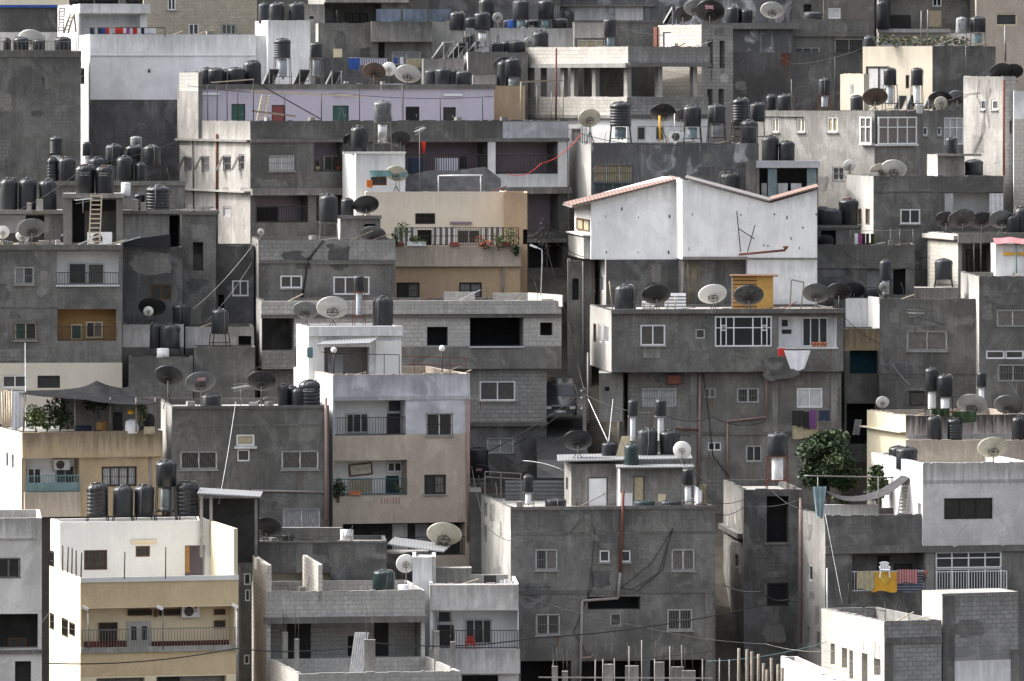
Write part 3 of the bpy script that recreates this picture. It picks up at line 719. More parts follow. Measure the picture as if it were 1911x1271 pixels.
o = Y.R-eu*.21+ev*.03; q.box((o.x, o.y, Y.zr), eu*.18, ev*6.2, (0, 0, z1-Y.zr), 'yl'); q.part('terrace_wall', Y.root)
# --- unfinished block house
H = house('unfinished concrete block house with open ground floor and bare columns at bottom centre left')
K = Block(H, 470, 498, 793, 300, 1105, 'bk', lm='bkl', D=6.6, par=.9, where='on unfinished block house')
K.band('f', (1153, 'bk'), (1161, 'md'))
K.log('f', 505, 1161, 786, 1330, 2.4, 'bk', [(536, 1161, 580, 1240, 'Vvdk'), (698, 1161, 725, 1224, 'Vvdk'), (649, 1187, 678, 1224, 'Vvoid'), (590, 1237, 784, 1268, 'Pdk')], side='bkd')
K.slab('f', 492, 1152, 796, 1160, 0, .3, 'md', 'floor_slab')
eu, ev = K.f.u, -K.l.u
for u in (.012, 2.35):
    q = MB(); o = K.N+eu*u; q.box((o.x, o.y, K.zt-.5 if u > 1 else K.zt+.002), eu*.2, ev*6.4, (0, 0, 1.22+(.5 if u > 1 else 0)), 'bkl'); q.part('fin_wall', K.root)
KT = Block(H, 503, 557, 860, 292, 1258, 'bk', lm='bkl', D=7.8, par=.8, name='terrace_wall', where='on block house terrace')
# --- white balcony house
H = house('white two storey house with mildewed parapet, balcony rail and a red chair')
W = Block(H, 797, 802, 968, 303, 1090, 'ww', D=6, par=.4, where='on white balcony house')
W.band('f', (1138, 'ww'), (1211, 'wh'))
W.log('f', 808, 1138, 966, 1211, 1.3, 'wh', [(868, 1155, 918, 1202, '3m'), (815, 1139, 845, 1163, '1m'), (818, 1168, 845, 1208, 'Dvdk')], rail=(1176, 1210, 'iron'), ro=.22)
W.slab('f', 800, 1211, 970, 1256, 0, .32, 'ww', 'balcony_wall'); W.slab('f', 802, 1091, 967, 1138, 0, .25, 'ww', 'parapet')
W.hole('f', 862, 1260, 930, 1330, 1., 'vdk')
W2 = Block(H, 770, 770, 813, 304.4, 1040, 'wh', D=4, par=.1, name='side_wall')
W2.slab('f', 806, 1038, 812, 1090, 0, .05, 'lt', 'pilaster')
sub(W, H, 812, 812, 880, 306.5, 1060, 'lc', D=1, par=0, name='roof_wall')
# --- block house at the lower right
H = house('concrete block house with slit windows in its sunlit side at bottom right')
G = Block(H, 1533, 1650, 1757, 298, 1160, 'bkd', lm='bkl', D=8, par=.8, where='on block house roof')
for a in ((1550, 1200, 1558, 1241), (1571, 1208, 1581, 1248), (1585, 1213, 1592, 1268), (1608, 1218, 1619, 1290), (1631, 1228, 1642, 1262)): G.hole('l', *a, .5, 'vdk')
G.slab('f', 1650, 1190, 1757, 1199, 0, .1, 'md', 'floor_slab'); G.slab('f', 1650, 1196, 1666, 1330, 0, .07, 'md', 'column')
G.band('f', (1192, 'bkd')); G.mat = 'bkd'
G2 = Block(H, 1728, 1758, 1900, 299.4, 1108, 'bkd', lm='bkl', D=2.2, par=0, yaw=.36, name='tall_wall')
G2.band('f', (1234, 'bkd')); G2.mat = 'bkd'; G2.slab('f', 1758, 1112, 1780, 1330, 0, .09, 'dk', 'column'); G2.slab('f', 1780, 1234, 1900, 1330, 0, .03, 'wh', 'plaster_or_sun_coat')
G2.slab('f', 1886, 1212, 1900, 1330, .03, .09, 'md', 'column')
H = house('low whitewashed parapet terrace below the slit windowed block house', 'terrace')
G3 = Block(H, 1457, 1560, 1592, 290, 1272, 'ww', lm='wh', D=13, par=1.0, where='on low terrace')
# --- big grey block
H = house('big grey plastered house with a red drain pipe down its bare front')
B7 = Block(H, 896, 953, 1335, 308, 948, 'dk', lm='lt', D=11, par=.22, where='on big grey house')
B7.win('f', (999, 1025, 1041, 1064, '2whgs'), (1119, 1027, 1138, 1049, '1ws'), (1159, 1027, 1177, 1049, '1ws'), (1253, 1025, 1297, 1065, '2wkgs'), (1000, 1146, 1046, 1185, '2wcgs'), (1139, 1145, 1160, 1169, '1wg'), (1245, 1137, 1293, 1176, '2wdgs'))
B7.hole('f', 1097, 1114, 1195, 1137, .8, 'void', 'dk')
for a in ((972, 1234, 1066, 1330), (1085, 1234, 1200, 1330), (1213, 1232, 1318, 1330)): B7.hole('f', *a, 2, 'void', 'dk')
B7.slab('f', 953, 1103, 1333, 1106, 0, .04, 'md'); B7.slab('f', 953, 946, 1336, 949, 0, .05, 'md2', 'coping'); B7.slab('f', 953, 994, 1333, 995.5, 0, .02, 'md')
B7.slab('f', 1316, 1106, 1330, 1330, 0, .03, 'md', 'pilaster')
for a in ((902, 936, 909, 966), (902, 977, 909, 1014)): B7.hole('l', *a, .4, 'vdk')
B7.pipe('f', [(1163, 915), (1157, 1068)], .075, 'rust', name='red_pipe')
B7.pipe('f', [(1157, 1068), (1153, 1116), (1086, 1121), (1081, 1300)], .07, 'pipe'); B7.pipe('f', [(1083, 1228), (1104, 1226), (1106, 1220)], .05, 'pipep')
for pts in ([(1110, 985), (1104, 1060), (1096, 1115)], [(1256, 986), (1215, 1052), (1150, 1104)], [(1256, 986), (1228, 1070), (1180, 1100), (1150, 1096)], [(1252, 992), (1236, 1064), (1188, 1104)], [(1104, 1062), (1107, 1090), (1070, 1180), (1088, 1206), (1100, 1240)]):
    B7.pipe('f', pts, .014, 'black', .05, 'wire')
B7b = Block(H, 876, 876, 898, 318.5, 918, 'dk', D=4, par=0, name='side_wall')
S1 = sub(B7, H, 1053, 1066, 1152, 313, 866, 'md2', lm='lc', D=3, par=0, name='shed_wall', where='on grey rooftop shed')
dr(S1, 'f', 1097, 891, 1134, 949, 'white'); S1.hole('l', 1056, 890, 1060, 915, .3, 'vdk')
S2 = sub(B7, H, 1148, 1157, 1279, 311.6, 873, 'md2', lm='wh', D=2.2, par=0, name='shed_wall', where='on grey rooftop shed')
dr(S2, 'f', 1182, 889, 1203, 949, 'beigec'); S2.slab('f', 1228, 922, 1242, 936, 0, .1, 'cream', 'meter_box'); S2.slab('f', 1157, 920, 1180, 949, 0, .012, 'wh', 'paint_patch')
q = MB(); a, b = P(1040, 862, 312.6), P(1292, 857, 312.6); q.box(a, b-a, (0, 3.4, .1), (0, 0, .06), 'corr'); q.part('roof_sheet', B7.root)
q = MB(); a, b = P(1150, 874, 311.2), P(1296, 873, 311.2); q.box(a, b-a, (0, 1.6, .06), (0, 0, .06), 'corr'); q.part('roof_sheet', B7.root)
# --- dark narrow house
H = house('narrow dark concrete shell with two black openings beside the big grey house')
D8 = Block(H, 1350, 1388, 1498, 314, 914, 'dk2', lm='md2', D=8, par=.3, where='on narrow dark house')
D8.hole('f', 1431, 926, 1472, 1013, .8, 'void', 'dk'); D8.win('f', (1431, 1088, 1472, 1131, '1zv')); D8.slab('f', 1424, 1080, 1479, 1087, 0, .02, 'md'); D8.slab('f', 1428, 1013, 1475, 1016, 0, .05, 'lc', 'sill')
D8.slab('l', 1350, 986, 1386, 996, 0, .25, 'md', 'canopy'); D8.slab('f', 1490, 920, 1498, 1330, 0, .05, 'dk', 'pilaster'); D8.hole('l', 1372, 1033, 1378, 1060, .3, 'vdk')
# --- right house with towels
H = house('grey and white house with towels on its balcony and a white glazed bay')
R9 = Block(H, 1497, 1540, 1925, 309, 963, 'dk', lm='lc', D=5.4, par=.8, yaw=.2, where='on towel balcony terrace')
R9.band('f', (1020, 'dk'), (1028, 'md2')); R9.mat = 'dk'
R9.log('f', 1590, 1029, 1725, 1102, 1.4, 'md', [(1637, 1037, 1660, 1100, 'Vvdk'), (1668, 1052, 1702, 1075, '2zd')], rail=(1067, 1103, 'white'))
R9.win('f', (1746, 1030, 1870, 1060, '4wT')); R9.win('f', (1746, 1061, 1870, 1101, '4wd'))
railing(R9.root, R9.f, 1744, 1066, 1874, 1100, .42, 'white'); R9.slab('f', 1742, 1101, 1876, 1107, 0, .5, 'md2', 'balcony_slab'); R9.slab('f', 1540, 1020, 1925, 1028, 0, .12, 'md2', 'floor_slab')
R9.slab('f', 1727, 1028, 1743, 1104, 0, .05, 'lc', 'column'); R9.win('l', (1508, 1052, 1516, 1086, '1w')); R9.hole('l', 1506, 1168, 1511, 1202, .3, 'vdk'); R9.hole('l', 1524, 1178, 1530, 1212, .3, 'vdk')
R9.pipe('l', [(1497, 930), (1497, 1200)], .06, 'pipep'); R9.pipe('f', [(1543, 1060), (1543, 1260)], .05, 'galv')
U9 = Block(H, 1645, 1722, 1925, 309.8, 865, 'ww', lm='wb', D=9.6, par=.5, yaw=.2, bot=1019, name='upper_wall', where='on white upper right roof')
U9.win('f', (1762, 930, 1852, 968, '3zcg')); U9.slab('f', 1722, 896, 1925, 899, 0, .03, 'ww'); U9.hole('l', 1712, 938, 1719, 962, .3, 'vdk')
# --- pink house behind it
H = house('faded pink house with a weathered white parapet crowded by dishes and tanks at right')
Q10 = Block(H, 1618, 1690, 1925, 320, 776, 'pk', lm='yl', D=6, par=.3, where='on faded pink house')
Q10.band('f', (820, 'pw')); Q10.slab('f', 1690, 811, 1925, 818, 0, .12, 'ww'); Q10.slab('l', 1614, 796, 1690, 806, 0, .3, 'yl'); Q10.win('l', (1660, 838, 1668, 868, '1m'))
Q10b = Block(H, 1690, 1690, 1925, 318.6, 822, 'pk', D=1.3, par=.1, name='lower_wall', where='on faded pink house ledge')
# --- beige house with pergola
H = house('beige house with a shade cloth pergola terrace and a blue balcony at left')
E = Block(H, -22, 40, 302, 312, 807, 'bg', lm='wb', D=8, par=.12, where='on beige pergola terrace')
E.band('f', (966, 'bg')); E.mat = 'vdk'  # wall below goes near black, painting the shade of the gap
E.log('f', 48, 854, 148, 918, 1.1, 'wh', [(50, 873, 77, 915, '2dw'), (103, 870, 140, 908, '2iwg')], rail=(888, 917, 'teal'), ro=.12)
E.slab('f', 50, 901, 146, 917, .05, .07, 'htt', 'balcony_panel'); E.win('f', (190, 871, 255, 907, '4zlg')); E.slab('f', 44, 919, 148, 963, 0, .28, 'pk', 'balcony_wall'); E.slab('f', 40, 807, 301, 851, 0, .3, 'bg', 'parapet')
E.win('l', (11, 843, 16, 872, '1m'), (21, 846, 26, 876, '1m')); E.pipe('f', [(280, 852), (280, 960)], .05, 'pipe')
# --- dark grey house behind the yellow roof tanks
H = house('dark grey house with mildewed top edge and lattice grilled windows, lower left')
A12 = Block(H, 294, 321, 614, 314, 760, 'dk', lm='lt', D=9, par=.3, where='on mildewed dark grey house')
A12.win('f', (336, 842, 406, 876, '2wcxs'), (441, 811, 475, 832, '1wu'), (443, 839, 466, 861, '1wc'), (525, 841, 595, 876, '2wcxs'), (528, 949, 598, 986, '2wlxs'))
A12.slab('f', 437, 833, 479, 837, 0, .15, 'wh', 'sill'); A12.slab('f', 335, 793, 600, 794.5, 0, .02, 'md'); A12.pipe('f', [(608, 742), (608, 995)], .08, 'pipep'); A12.pipe('f', [(470, 915), (606, 918)], .06, 'pipe')
A12.slab('f', 321, 758, 614, 762, 0, .05, 'dk', 'coping')
# --- white apartment with picture balcony
H = house('white and pinkish apartment block with two railed balconies, one holding a framed picture')
A13 = Block(H, 548, 621, 877, 317, 700, 'bb', lm='wb', D=9, par=.55, where='on white apartment terrace')
A13.band('f', (812, 'bb'), (858, 'pk')); A13.mat = 'pk'
A13.log('f', 625, 745, 757, 812, 1.2, 'wb', [(645, 771, 687, 808, '3md'), (722, 745, 752, 770, '1md'), (724, 774, 750, 811, 'Dvdk')], rail=(780, 812), side='bb')
A13.log('f', 623, 860, 760, 924, 1.2, 'wb', [(650, 892, 695, 922, '1mu'), (722, 862, 750, 881, '2w'), (720, 888, 744, 922, 'Vvdk')], rail=(895, 923, 'teald'), side='pk')
A13.win('f', (795, 771, 845, 813, '2wcgGs'), (792, 886, 832, 922, '2zhgs'))
A13.log('f', 640, 978, 868, 1036, 1.2, 'vdk', [(732, 978, 760, 1030, 'Pwh'), (775, 978, 800, 1030, 'Pbb'), (690, 990, 725, 1010, '2zg')], rail=(1005, 1036)); A13.slab('f', 621, 741, 878, 745, 0, .06, 'bb')
A13.pipe('f', [(872, 745), (873, 1010)], .08, 'pipep', name='red_pipe')
U13 = sub(A13, H, 553, 576, 748, 321, 611, 'wh', lm='wb', D=4.6, par=.12, name='upper_wall', where='on white apartment roof')
U13.slab('f', 574, 609, 750, 626, 0, .3, 'wh', 'roof_edge'); U13.slab('f', 700, 636, 748, 702, 0, .25, 'wb', 'stair_wall')
U13.log('f', 605, 648, 690, 702, .8, 'md', [(612, 660, 640, 700, 'Pbb')])
q = MB(); a, b = P(592, 645, 319.4), P(690, 642, 319.4); q.box(a, b-a, (.4, 1.7, .2), (0, 0, .06), 'corr'); q.part('roof_sheet', A13.root)
# --- low dark house behind the block house
H = house('low dark grey house with a patched front and lit yellow niche behind the block house')
A14 = Block(H, 449, 449, 722, 307.5, 1012, 'dk2', D=4.6, par=.2, where='on low dark grey house')
A14.log('f', 496, 1069, 565, 1104, .8, 'cr', [(540, 1097, 556, 1104, 'Vvdk')]); A14.log('f', 588, 1069, 616, 1093, .6, 'yw', [(590, 1070, 597, 1088, 'Vvdk')])
A14.win('f', (455, 1070, 468, 1092, '1w'), (457, 1100, 467, 1122, '1w'), (455, 1222, 466, 1240, '1w')); A14.slab('f', 553, 1012, 583, 1069, 0, .015, 'md2', 'cement_patch'); A14.slab('f', 449, 1010, 722, 1013, 0, .05, 'md', 'coping')
sub(A14, H, 519, 519, 638, 311, 985, 'dk', D=.4, par=0, name='roof_wall')
q = MB(); a, b = P(722, 1017, 308.4), P(828, 1031, 307.2); q.box(a, b-a, (.3, 2.6, .14), (0, 0, .06), 'corr'); q.part('roof_sheet', A14.root)
Block(H, 722, 722, 800, 309, 1034, 'dk2', D=3, par=0, name='side_wall')
# ================================================================== second row
H = house('dark left apartment block with a white loggia above an ochre loggia')
A20 = Block(H, -120, -120, 228, 327, 459, 'dk', D=6.5, par=.1, where='on dark left apartment block')
A20.band('f', (678, 'dk')); A20.mat = 'cr'
A20.win('f', (26, 498, 64, 531, '2wygs'), (27, 602, 69, 635, '2aegs'), (4, 700, 52, 724, '2wc'), (70, 701, 112, 724, '2zd'))
A20.log('f', 106, 470, 221, 532, 1.2, 'wb', [(127, 490, 162, 531, '1md'), (163, 491, 195, 531, '1mc')], rail=(509, 532), side='wh'); A20.log('f', 107, 577, 217, 636, 1.2, 'oc', [(132, 605, 153, 634, '1ae'), (160, 600, 192, 631, '2ah')], rail=(610, 636), side='oc')
A20.slab('f', -100, 457, 229, 466, 0, .06, 'md', 'coping'); A20.slab('f', 104, 532, 223, 534.5, 0, .08, 'wh', 'sill'); A20.slab('f', -100, 573, 106, 575, 0, .03, 'md')
H = house('jumble of dark extensions with a tall slit tower beside the dark left block')
A21 = Block(H, 228, 228, 340, 334, 461, 'dk2', D=5, par=.1, where='on dark extensions')
A21.win('f', (280, 531, 320, 560, '2bc'))
A21b = Block(H, 333, 338, 403, 335.5, 398, 'dk', D=3.6, par=0, name='tower_wall', where='on slit tower'); A21b.hole('f', 360, 452, 379, 505, 1.5, 'void')
A21b.slab('f', 333, 396, 404, 401, 0, .1, 'md', 'coping')
A21c = Block(H, 402, 402, 474, 336.5, 459, 'dk2', D=5, par=.1, name='side_wall', where='on side extension'); A21c.win('f', (433, 523, 464, 553, '2wc')); A21c.hole('f', 366+40, 550, 418, 590, .4, 'void')
A21d = Block(H, 229, 229, 343, 329.6, 606, 'ww', D=4.2, par=.15, name='lower_wall', where='on low stained roof'); A21d.band('f', (648, 'ww')); A21d.mat = 'dk'
A21e = Block(H, 343, 346, 474, 330.2, 610, 'ww', D=4.2, par=.15, name='lower_wall', where='on low stained roof'); A21e.band('f', (650, 'ww')); A21e.mat = 'dk'; A21e.hole('f', 445, 627, 469, 647, .5, 'void')
A21f = Block(H, 240, 240, 360, 326.5, 668, 'dk', D=3, par=.1, name='front_wall', where='on low stained roof')
A21g = Block(H, 362, 362, 476, 327.2, 648, 'dk', D=2.8, par=.1, name='front_wall', where='on low stained roof')
H = house('grey house with a concrete block upper parapet and two white windows left of centre')
A22 = Block(H, 470, 482, 738, 334, 448, 'dk', lm='lt', D=7, par=.3, where='on block parapet house')
A22.band('f', (488, 'bkd')); A22.win('f', (523, 514, 564, 538, '2wcs'), (622, 516, 690, 550, '3wc')); A22.slab('f', 482, 486, 738, 491, 0, .09, 'md'); A22.slab('f', 580, 489, 738, 493, .09, .13, 'md')
A22.pipe('f', [(603, 449), (575, 485), (563, 560)], .05, 'black', .06, 'cable_duct')
A22h = sub(A22, H, 628, 635, 710, 338, 404, 'md', lm='lt', D=2.4, par=0, name='hut_wall', where='on roof hut'); A22h.log('f', 680, 418, 701, 432, .5, 'void'); A22h.slab('f', 626, 402, 712, 408, 0, .15, 'md2', 'roof_edge')
H = house('unfinished block house with wide black openings above a finished floor at centre')
A23 = Block(H, 478, 488, 1048, 328.4, 562, 'md', lm='lt', D=5, par=.3, bot=690, where='on black opening house')
A23.band('f', (648, 'bk')); A23.mat = 'md'; A23.slab('f', 487, 562, 1047, 585, 0, .28, 'bk', 'parapet'); A23.slab('f', 487, 585, 1047, 592, 0, .2, 'md', 'floor_slab')
A23.log('f', 489, 593, 549, 655, 2.4, 'dk2'); A23.slab('f', 488, 655, 550, 688, 0, .3, 'bkd', 'balcony_wall')
A23.hole('f', 797, 610, 836, 645, .8, 'void', 'bkd'); A23.hole('f', 877, 592, 977, 647, 2.4, 'void', 'bkd'); A23.hole('f', 1008, 602, 1031, 626, .6, 'void', 'bkd')
A23.slab('f', 876, 646.5, 978, 648.5, 0, .08, 'wh', 'sill')
A23b = Block(H, 484, 490, 1020, 328.9, 689, 'bkd', lm='lt', D=4.4, par=0, name='lower_wall'); A23b.band('f', (790, 'bkd')); A23b.mat = 'dk2'
A23b.win('f', (895, 711, 962, 748, '2wcs'), (908, 817, 960, 847, '2wlg')); A23b.slab('f', 870, 788, 1021, 795, 0, .2, 'md')
q = MB()
for a in ((828, 545, 886), (920, 547, 985)): p = P(a[0], a[1], 331); q.box((p.x, 331, A23.zr), (P(a[2], 0, 331).x-p.x, 0, 0), (0, .2, 0), (0, 0, p.z-A23.zr), 'bk')
p = P(985, 546, 333.2); q.box((p.x, 333.2, A23.zr), (1.7, -4.2, 0), (.05, .2, 0), (0, 0, p.z-A23.zr), 'bkl'); q.part('roof_wall', A23.root)
H = house('large grey house with a white traceried window and a cloth hung from its loggia')
A16 = Block(H, 1101, 1141, 1574, 326, 580, 'dk', lm='lt', D=9, par=.12, bot=695, where='on large grey house roof')
A16.win('f', (1195, 606, 1242, 645, '2wcs'), (1298, 614, 1316, 632, '1mc'), (1334, 590, 1441, 647, '3wdT'))
q = MB(); fr = A16.f
for x in (1345, 1355, 1421, 1431): q.bar(fr.pt(*fr.uz(x, 592), .03), fr.pt(*fr.uz(x, 645), .03), .05, 'white')
for x in (1350, 1426): c = fr.pt(*fr.uz(x, 612), .04); q.tube([c+fr.u*.13*math.cos(k*math.pi/6)+UP*.13*math.sin(k*math.pi/6) for k in range(13)], .03, 'white', 5)
q.part('window_tracery', A16.root)
A16.log('f', 1453, 591, 1561, 648, 1.1, 'wh', [(1496, 592, 1545, 647, '3wd'), (1459, 597, 1470, 609, 'Vvdk'), (1459, 615, 1477, 623, 'Vvdk')], side='wh'); A16.slab('f', 1450, 648, 1564, 651, 0, .06, 'wh', 'sill'); A16.slab('f', 1140, 577, 1576, 584, 0, .2, 'md', 'roof_edge')
A16.win('l', (1107, 603, 1113, 640, '1b'), (1117, 604, 1123, 641, '1wl'), (1127, 605, 1136, 642, '1wl')); A16.slab('f', 1200, 648, 1232, 668, 0, .02, 'md2', 'cement_patch')
A16b = Block(H, 1152, 1172, 1570, 326.9, 694, 'md', D=8, par=0, name='lower_wall')
A16b.win('f', (1198, 725, 1263, 760, '2wlg'), (1315, 724, 1336, 743, '2wkg'), (1375, 724, 1417, 752, '2wdg'), (1487, 724, 1535, 761, '2wl'), (1321, 825, 1346, 841, '2wd'), (1392, 831, 1422, 862, '2md'))
for x in (1288, 1440, 1551): A16b.slab('f', x, 695, x+12, 905, 0, .05, 'md2', 'pilaster')
A16b.pipe('f', [(1306, 696), (1304, 905)], .06, 'pipep'); A16b.pipe('f', [(1430, 650), (1430, 778), (1357, 786), (1357, 905)], .055, 'pipep', name='red_pipe'); A16b.slab('f', 1172, 806, 1570, 811, 0, .06, 'md2'); A16b.pipe('f', [(1260, 800), (1302, 802)], .05, 'rust', name='red_pipe')
A16b.pipe('f', [(1308, 600), (1312, 700), (1322, 770), (1330, 850), (1360, 890)], .025, 'black', .12, 'wire'); A16b.slab('f', 1245, 700, 1270, 716, .0, .3, 'rust', 'air_vent')
A16c = Block(H, 1118, 1118, 1162, 326.6, 696, 'md2', D=3, par=0, bot=787, name='closet_wall'); A16c.hole('f', 1129, 722, 1137, 730, .1, 'void')
H = house('small whitewashed courtyard room with a dark teal curtain beside the large grey house')
A19H = H
A19 = Block(H, 1576, 1576, 1641, 332, 613, 'md2', D=2.5, par=.15, where='on courtyard room'); A19.hole('f', 1586, 654, 1637, 698, 1.2, 'teald', 'dk'); A19.hole('f', 1580, 753, 1632, 830, 1.2, 'void'); A19.band('f', (655, 'bg')); A19.mat = 'md'
Block(H, 1578, 1578, 1625, 335.4, 557, 'wh', D=.3, par=0, name='court_wall'); Block(H, 1620, 1643, 1648, 332.3, 556, 'wh', lm='wb', D=3., par=0, name='court_wall')
H = house('plain dark grey house with a curtained lattice window at right')
A17 = Block(H, 1641, 1641, 1822, 330.6, 558, 'dk', D=7, par=.25, where='on plain dark grey house')
A17.win('f', (1692, 617, 1768, 655, '2wkxs'), (1697, 730, 1727, 758, '1zc')); A17.slab('f', 1641, 697, 1822, 698.5, 0, .03, 'md'); A17.slab('f', 1690, 724, 1733, 729, 0, .05, 'lc', 'lintel')
H = house('grey house cut by the right edge with a sunlit left corner strip')
A18 = Block(H, 1793, 1827, 1925, 329, 516, 'dk', lm='lt', D=8, par=.25, where='on right edge grey house')
A18.win('f', (1860, 578, 1920, 610, '2wkg'), (1840, 654, 1875, 670, '1wc'), (1876, 654, 1911, 670, '1wc'), (1862, 680, 1920, 712, '2wcg'))
# ================================================================== third row
H = house('white gabled house with red tiled roof edges on bare grey lower walls')
ctr = P(1300, 900, 342); zb = zt(338)-1.5; H['root'] = empty('house', (ctr.x, 342, zb), H['label'], 'house')
root = H['root']; evd = (P(1072, 0, 347)-P(1103, 0, 339)); evd.z = 0; evn = evd.normalized()
def prism(name, pts, d, dep, m, ml=None, e=None):
    q = MB(); f = [P(x, y, d) for x, y in pts]; b = [p+(e or evn)*dep for p in f]; q.poly(list(reversed(f)) if False else f, m)
    n = len(f)
    for i in range(n):
        j = (i+1) % n; k = ml if (ml and abs(pts[i][0]-pts[j][0]) < 4 and pts[i][1] > pts[j][1] and i == n-1) else m
        q.poly([f[j], f[i], b[i], b[j]], k)
    q.poly(list(reversed(b)), m); return q.part(name, root)
prism('gable_wall', [(1103, 484), (1276, 484), (1276, 334), (1272, 333), (1103, 378)], 339, 8, 'wh', 'wb')
prism('gable_wall', [(1273, 484), (1525, 484), (1525, 354), (1437, 379), (1273, 334)], 336.2, 2.9, 'wh', 'wb'); prism('gable_wall', [(1280, 484), (1523, 484), (1523, 357), (1437, 383), (1280, 341)], 336.4, 9.5, 'wh', None, V((.036, 1, 0)))
prism('lower_wall', [(1395, 900), (1525, 900), (1525, 484.3), (1395, 484.3)], 336.22, 9, 'wh')
prism('lower_wall', [(1274, 900), (1395, 900), (1395, 484.3), (1274, 484.3)], 336.9, 9, 'dk2', 'lc')
LW = Block(H, 1101, 1131, 1276, 338.4, 484.5, 'dk2', lm='lt', D=8, par=0, name='lower_wall', where='')
LW.win('l', (1105, 520, 1111, 545, '1wl'), (1119, 512, 1128, 546, '1wl'))
def roofsl(name, a, b, d0, dep, th, m, o=.0, dx=None):
    q = MB(); p, r = P(*a, d0), P(*b, d0); e = evn if dx is None else V((dx, 1, 0)); q.box(p-e*o, r-p, e*(dep+o), (0, 0, th), m); return q.part(name, root)
roofsl('roof_tiles', (1068, 385), (1272, 334), 338.7, 8.4, .07, 'rtile', .1, -.045); roofsl('roof_edge', (1066, 388), (1272, 337), 338.62, 8.5, .05, 'irol', .12, -.045)
roofsl('roof_sheet', (1278, 334), (1437, 377), 336., 10, .08, 'irol', .05, .035); roofsl('roof_tiles', (1437, 376), (1527, 351), 336., 10, .09, 'rtile', .05, .038)
fl = Fr(P(1103, 484, 339)+evn*8, -evn, 8); q = MB(); fl.box(q, fl.rect(1072, 438, 1101, 483), .01, .32, 'lt'); fl.box(q, fl.rect(1070, 434, 1102, 438), .01, .4, 'wh'); q.part('bay_wall', root)
wnd(root, fl, fl.rect(1078, 406, 1101, 433), '2bu', .06); q = MB(); fr = Fr(P(1273, 484, 336.2), (1, 0, 0)); fr.box(q, fr.rect(1274, 479, 1395, 483), 0, .12, 'lc'); fr.box(q, fr.rect(1395, 481, 1525, 484), 0, .04, 'lc'); q.part('ledge', root)
rr = random.Random(4); fg = Fr(P(1103, 484, 339), (1, 0, 0)); fg2 = Fr(P(1273, 484, 336.2), (1, 0, 0))
for f_, pts in ((fg, ((1131, 404), (1193, 406), (1248, 404), (1133, 471), (1192, 471), (1246, 471), (1262, 470), (1160, 390))), (fg2, ((1291, 400), (1382, 401), (1286, 465), (1444, 400), (1467, 406), (1475, 445), (1425, 458), (1434, 459), (1500, 425), (1523, 400), (1490, 463)))):
    for x, y in pts: q = MB(); a = f_.hit(x+rr.uniform(-2, 2), y); w, h = rr.uniform(.02, .06), rr.uniform(.04, .13); q.poly([a+f_.n*.004+V((w*math.cos(k*.9), 0, h*math.sin(k*.9))) for k in range(7)], 'stain'); q.part('anchor_hole', root)
class Bx: pass
# --- cream house
H = house('cream house with flowers and chequered tiles along its terrace and a white stair tower')
A24 = Block(H, 736, 736, 971, 342, 460, 'tn', D=3.4, par=.85, where='on cream terrace'); A24.slab('f', 734, 459, 972, 497, 0, .25, 'pk', 'parapet'); A24.win('f', (740, 527, 783, 556, '2zhg'), (857, 527, 899, 556, '2zlg')); A24.pipe('f', [(938, 500), (938, 560)], .06, 'pipe')
railing(A24.root, A24.f, 737, 425, 968, 459, .1, 'iron', mid=True)
U24 = sub(A24, H, 678, 682, 942, 345.3, 358, 'cr', D=5, par=.25, name='upper_wall', where='on cream house roof')
U24.win('f', (775, 398, 812, 418, '2zvg'), (852, 428, 897, 456, '2mc')); U24.hole('f', 779, 429, 806, 470, .5, 'void')
for a in ((738, 424, 778), (807, 424, 851), (898, 424, 941)): U24.slab('f', a[0], a[1], a[2], 470, 0, .02, 'chk', 'dado_tiles')
U24.slab('f', 840, 414, 880, 419, .0, .12, 'mv', 'tube_lamp')
A24r = Block(H, 940, 940, 984, 344, 360, 'tn', D=6, par=.1, name='side_wall', where='on cream house side wing'); A24r.hole('f', 976, 428, 984, 456, .5, 'vdk')
T24 = Block(H, 639, 664, 756, 347, 285, 'wh', lm='wb', D=4.5, par=.1, name='tower_wall', where='on white stair tower'); T24.win('f', (692, 328, 722, 346, '2bd')); T24.slab('f', 640, 283, 757, 287, 0, .08, 'wb', 'coping')
# --- long house with lavender storey
H = house('long grey house with railed mauve loggias and a lavender rooftop storey')
A25 = Block(H, 335, 467, 1060, 350, 226, 'md', lm='lc', D=12, par=1.0, where='on long grey house terrace')
A25.band('f', (263, 'dk'), (356, 'dk')); A25.mat = 'dk'
A25.log('f', 586, 265, 640, 320, 1., 'mv', [(603, 290, 637, 319, '2mc')], rail=(290, 320)); A25.log('f', 756, 266, 910, 325, 1.5, 'mv', rail=(289, 325)); A25.log('f', 924, 266, 1040, 323, 1.5, 'mv', rail=(290, 323))
A25.slab('f', 910, 264, 924, 352, 0, .06, 'wh', 'column'); A25.slab('f', 1041, 264, 1058, 352, 0, .06, 'wh', 'column'); A25.slab('f', 756, 326, 1058, 352, 0, .03, 'wh', 'balcony_wall')
A25.win('f', (502, 290, 550, 319, '2wlgs')); A25.slab('f', 467, 352, 1063, 361, 0, .35, 'lc'); A25.slab('f', 467, 259, 1062, 264, 0, .12, 'md2'); A25.slab('f', 938, 227, 1060, 259, 0, .04, 'bb', 'paint_patch')
A25.log('f', 477, 362, 575, 415, 1.2, 'mv', [(479, 387, 519, 414, 'Vvoid')], rail=(386, 415)); A25.log('f', 590, 362, 640, 412, 1., 'dk2'); A25.log('f', 986, 362, 1042, 432, 1.2, 'mv'); A25.log('f', 986, 450, 1050, 500, 1.2, 'vdk'); A25.slab('f', 980, 446, 1062, 452, 0, .3, 'lc')
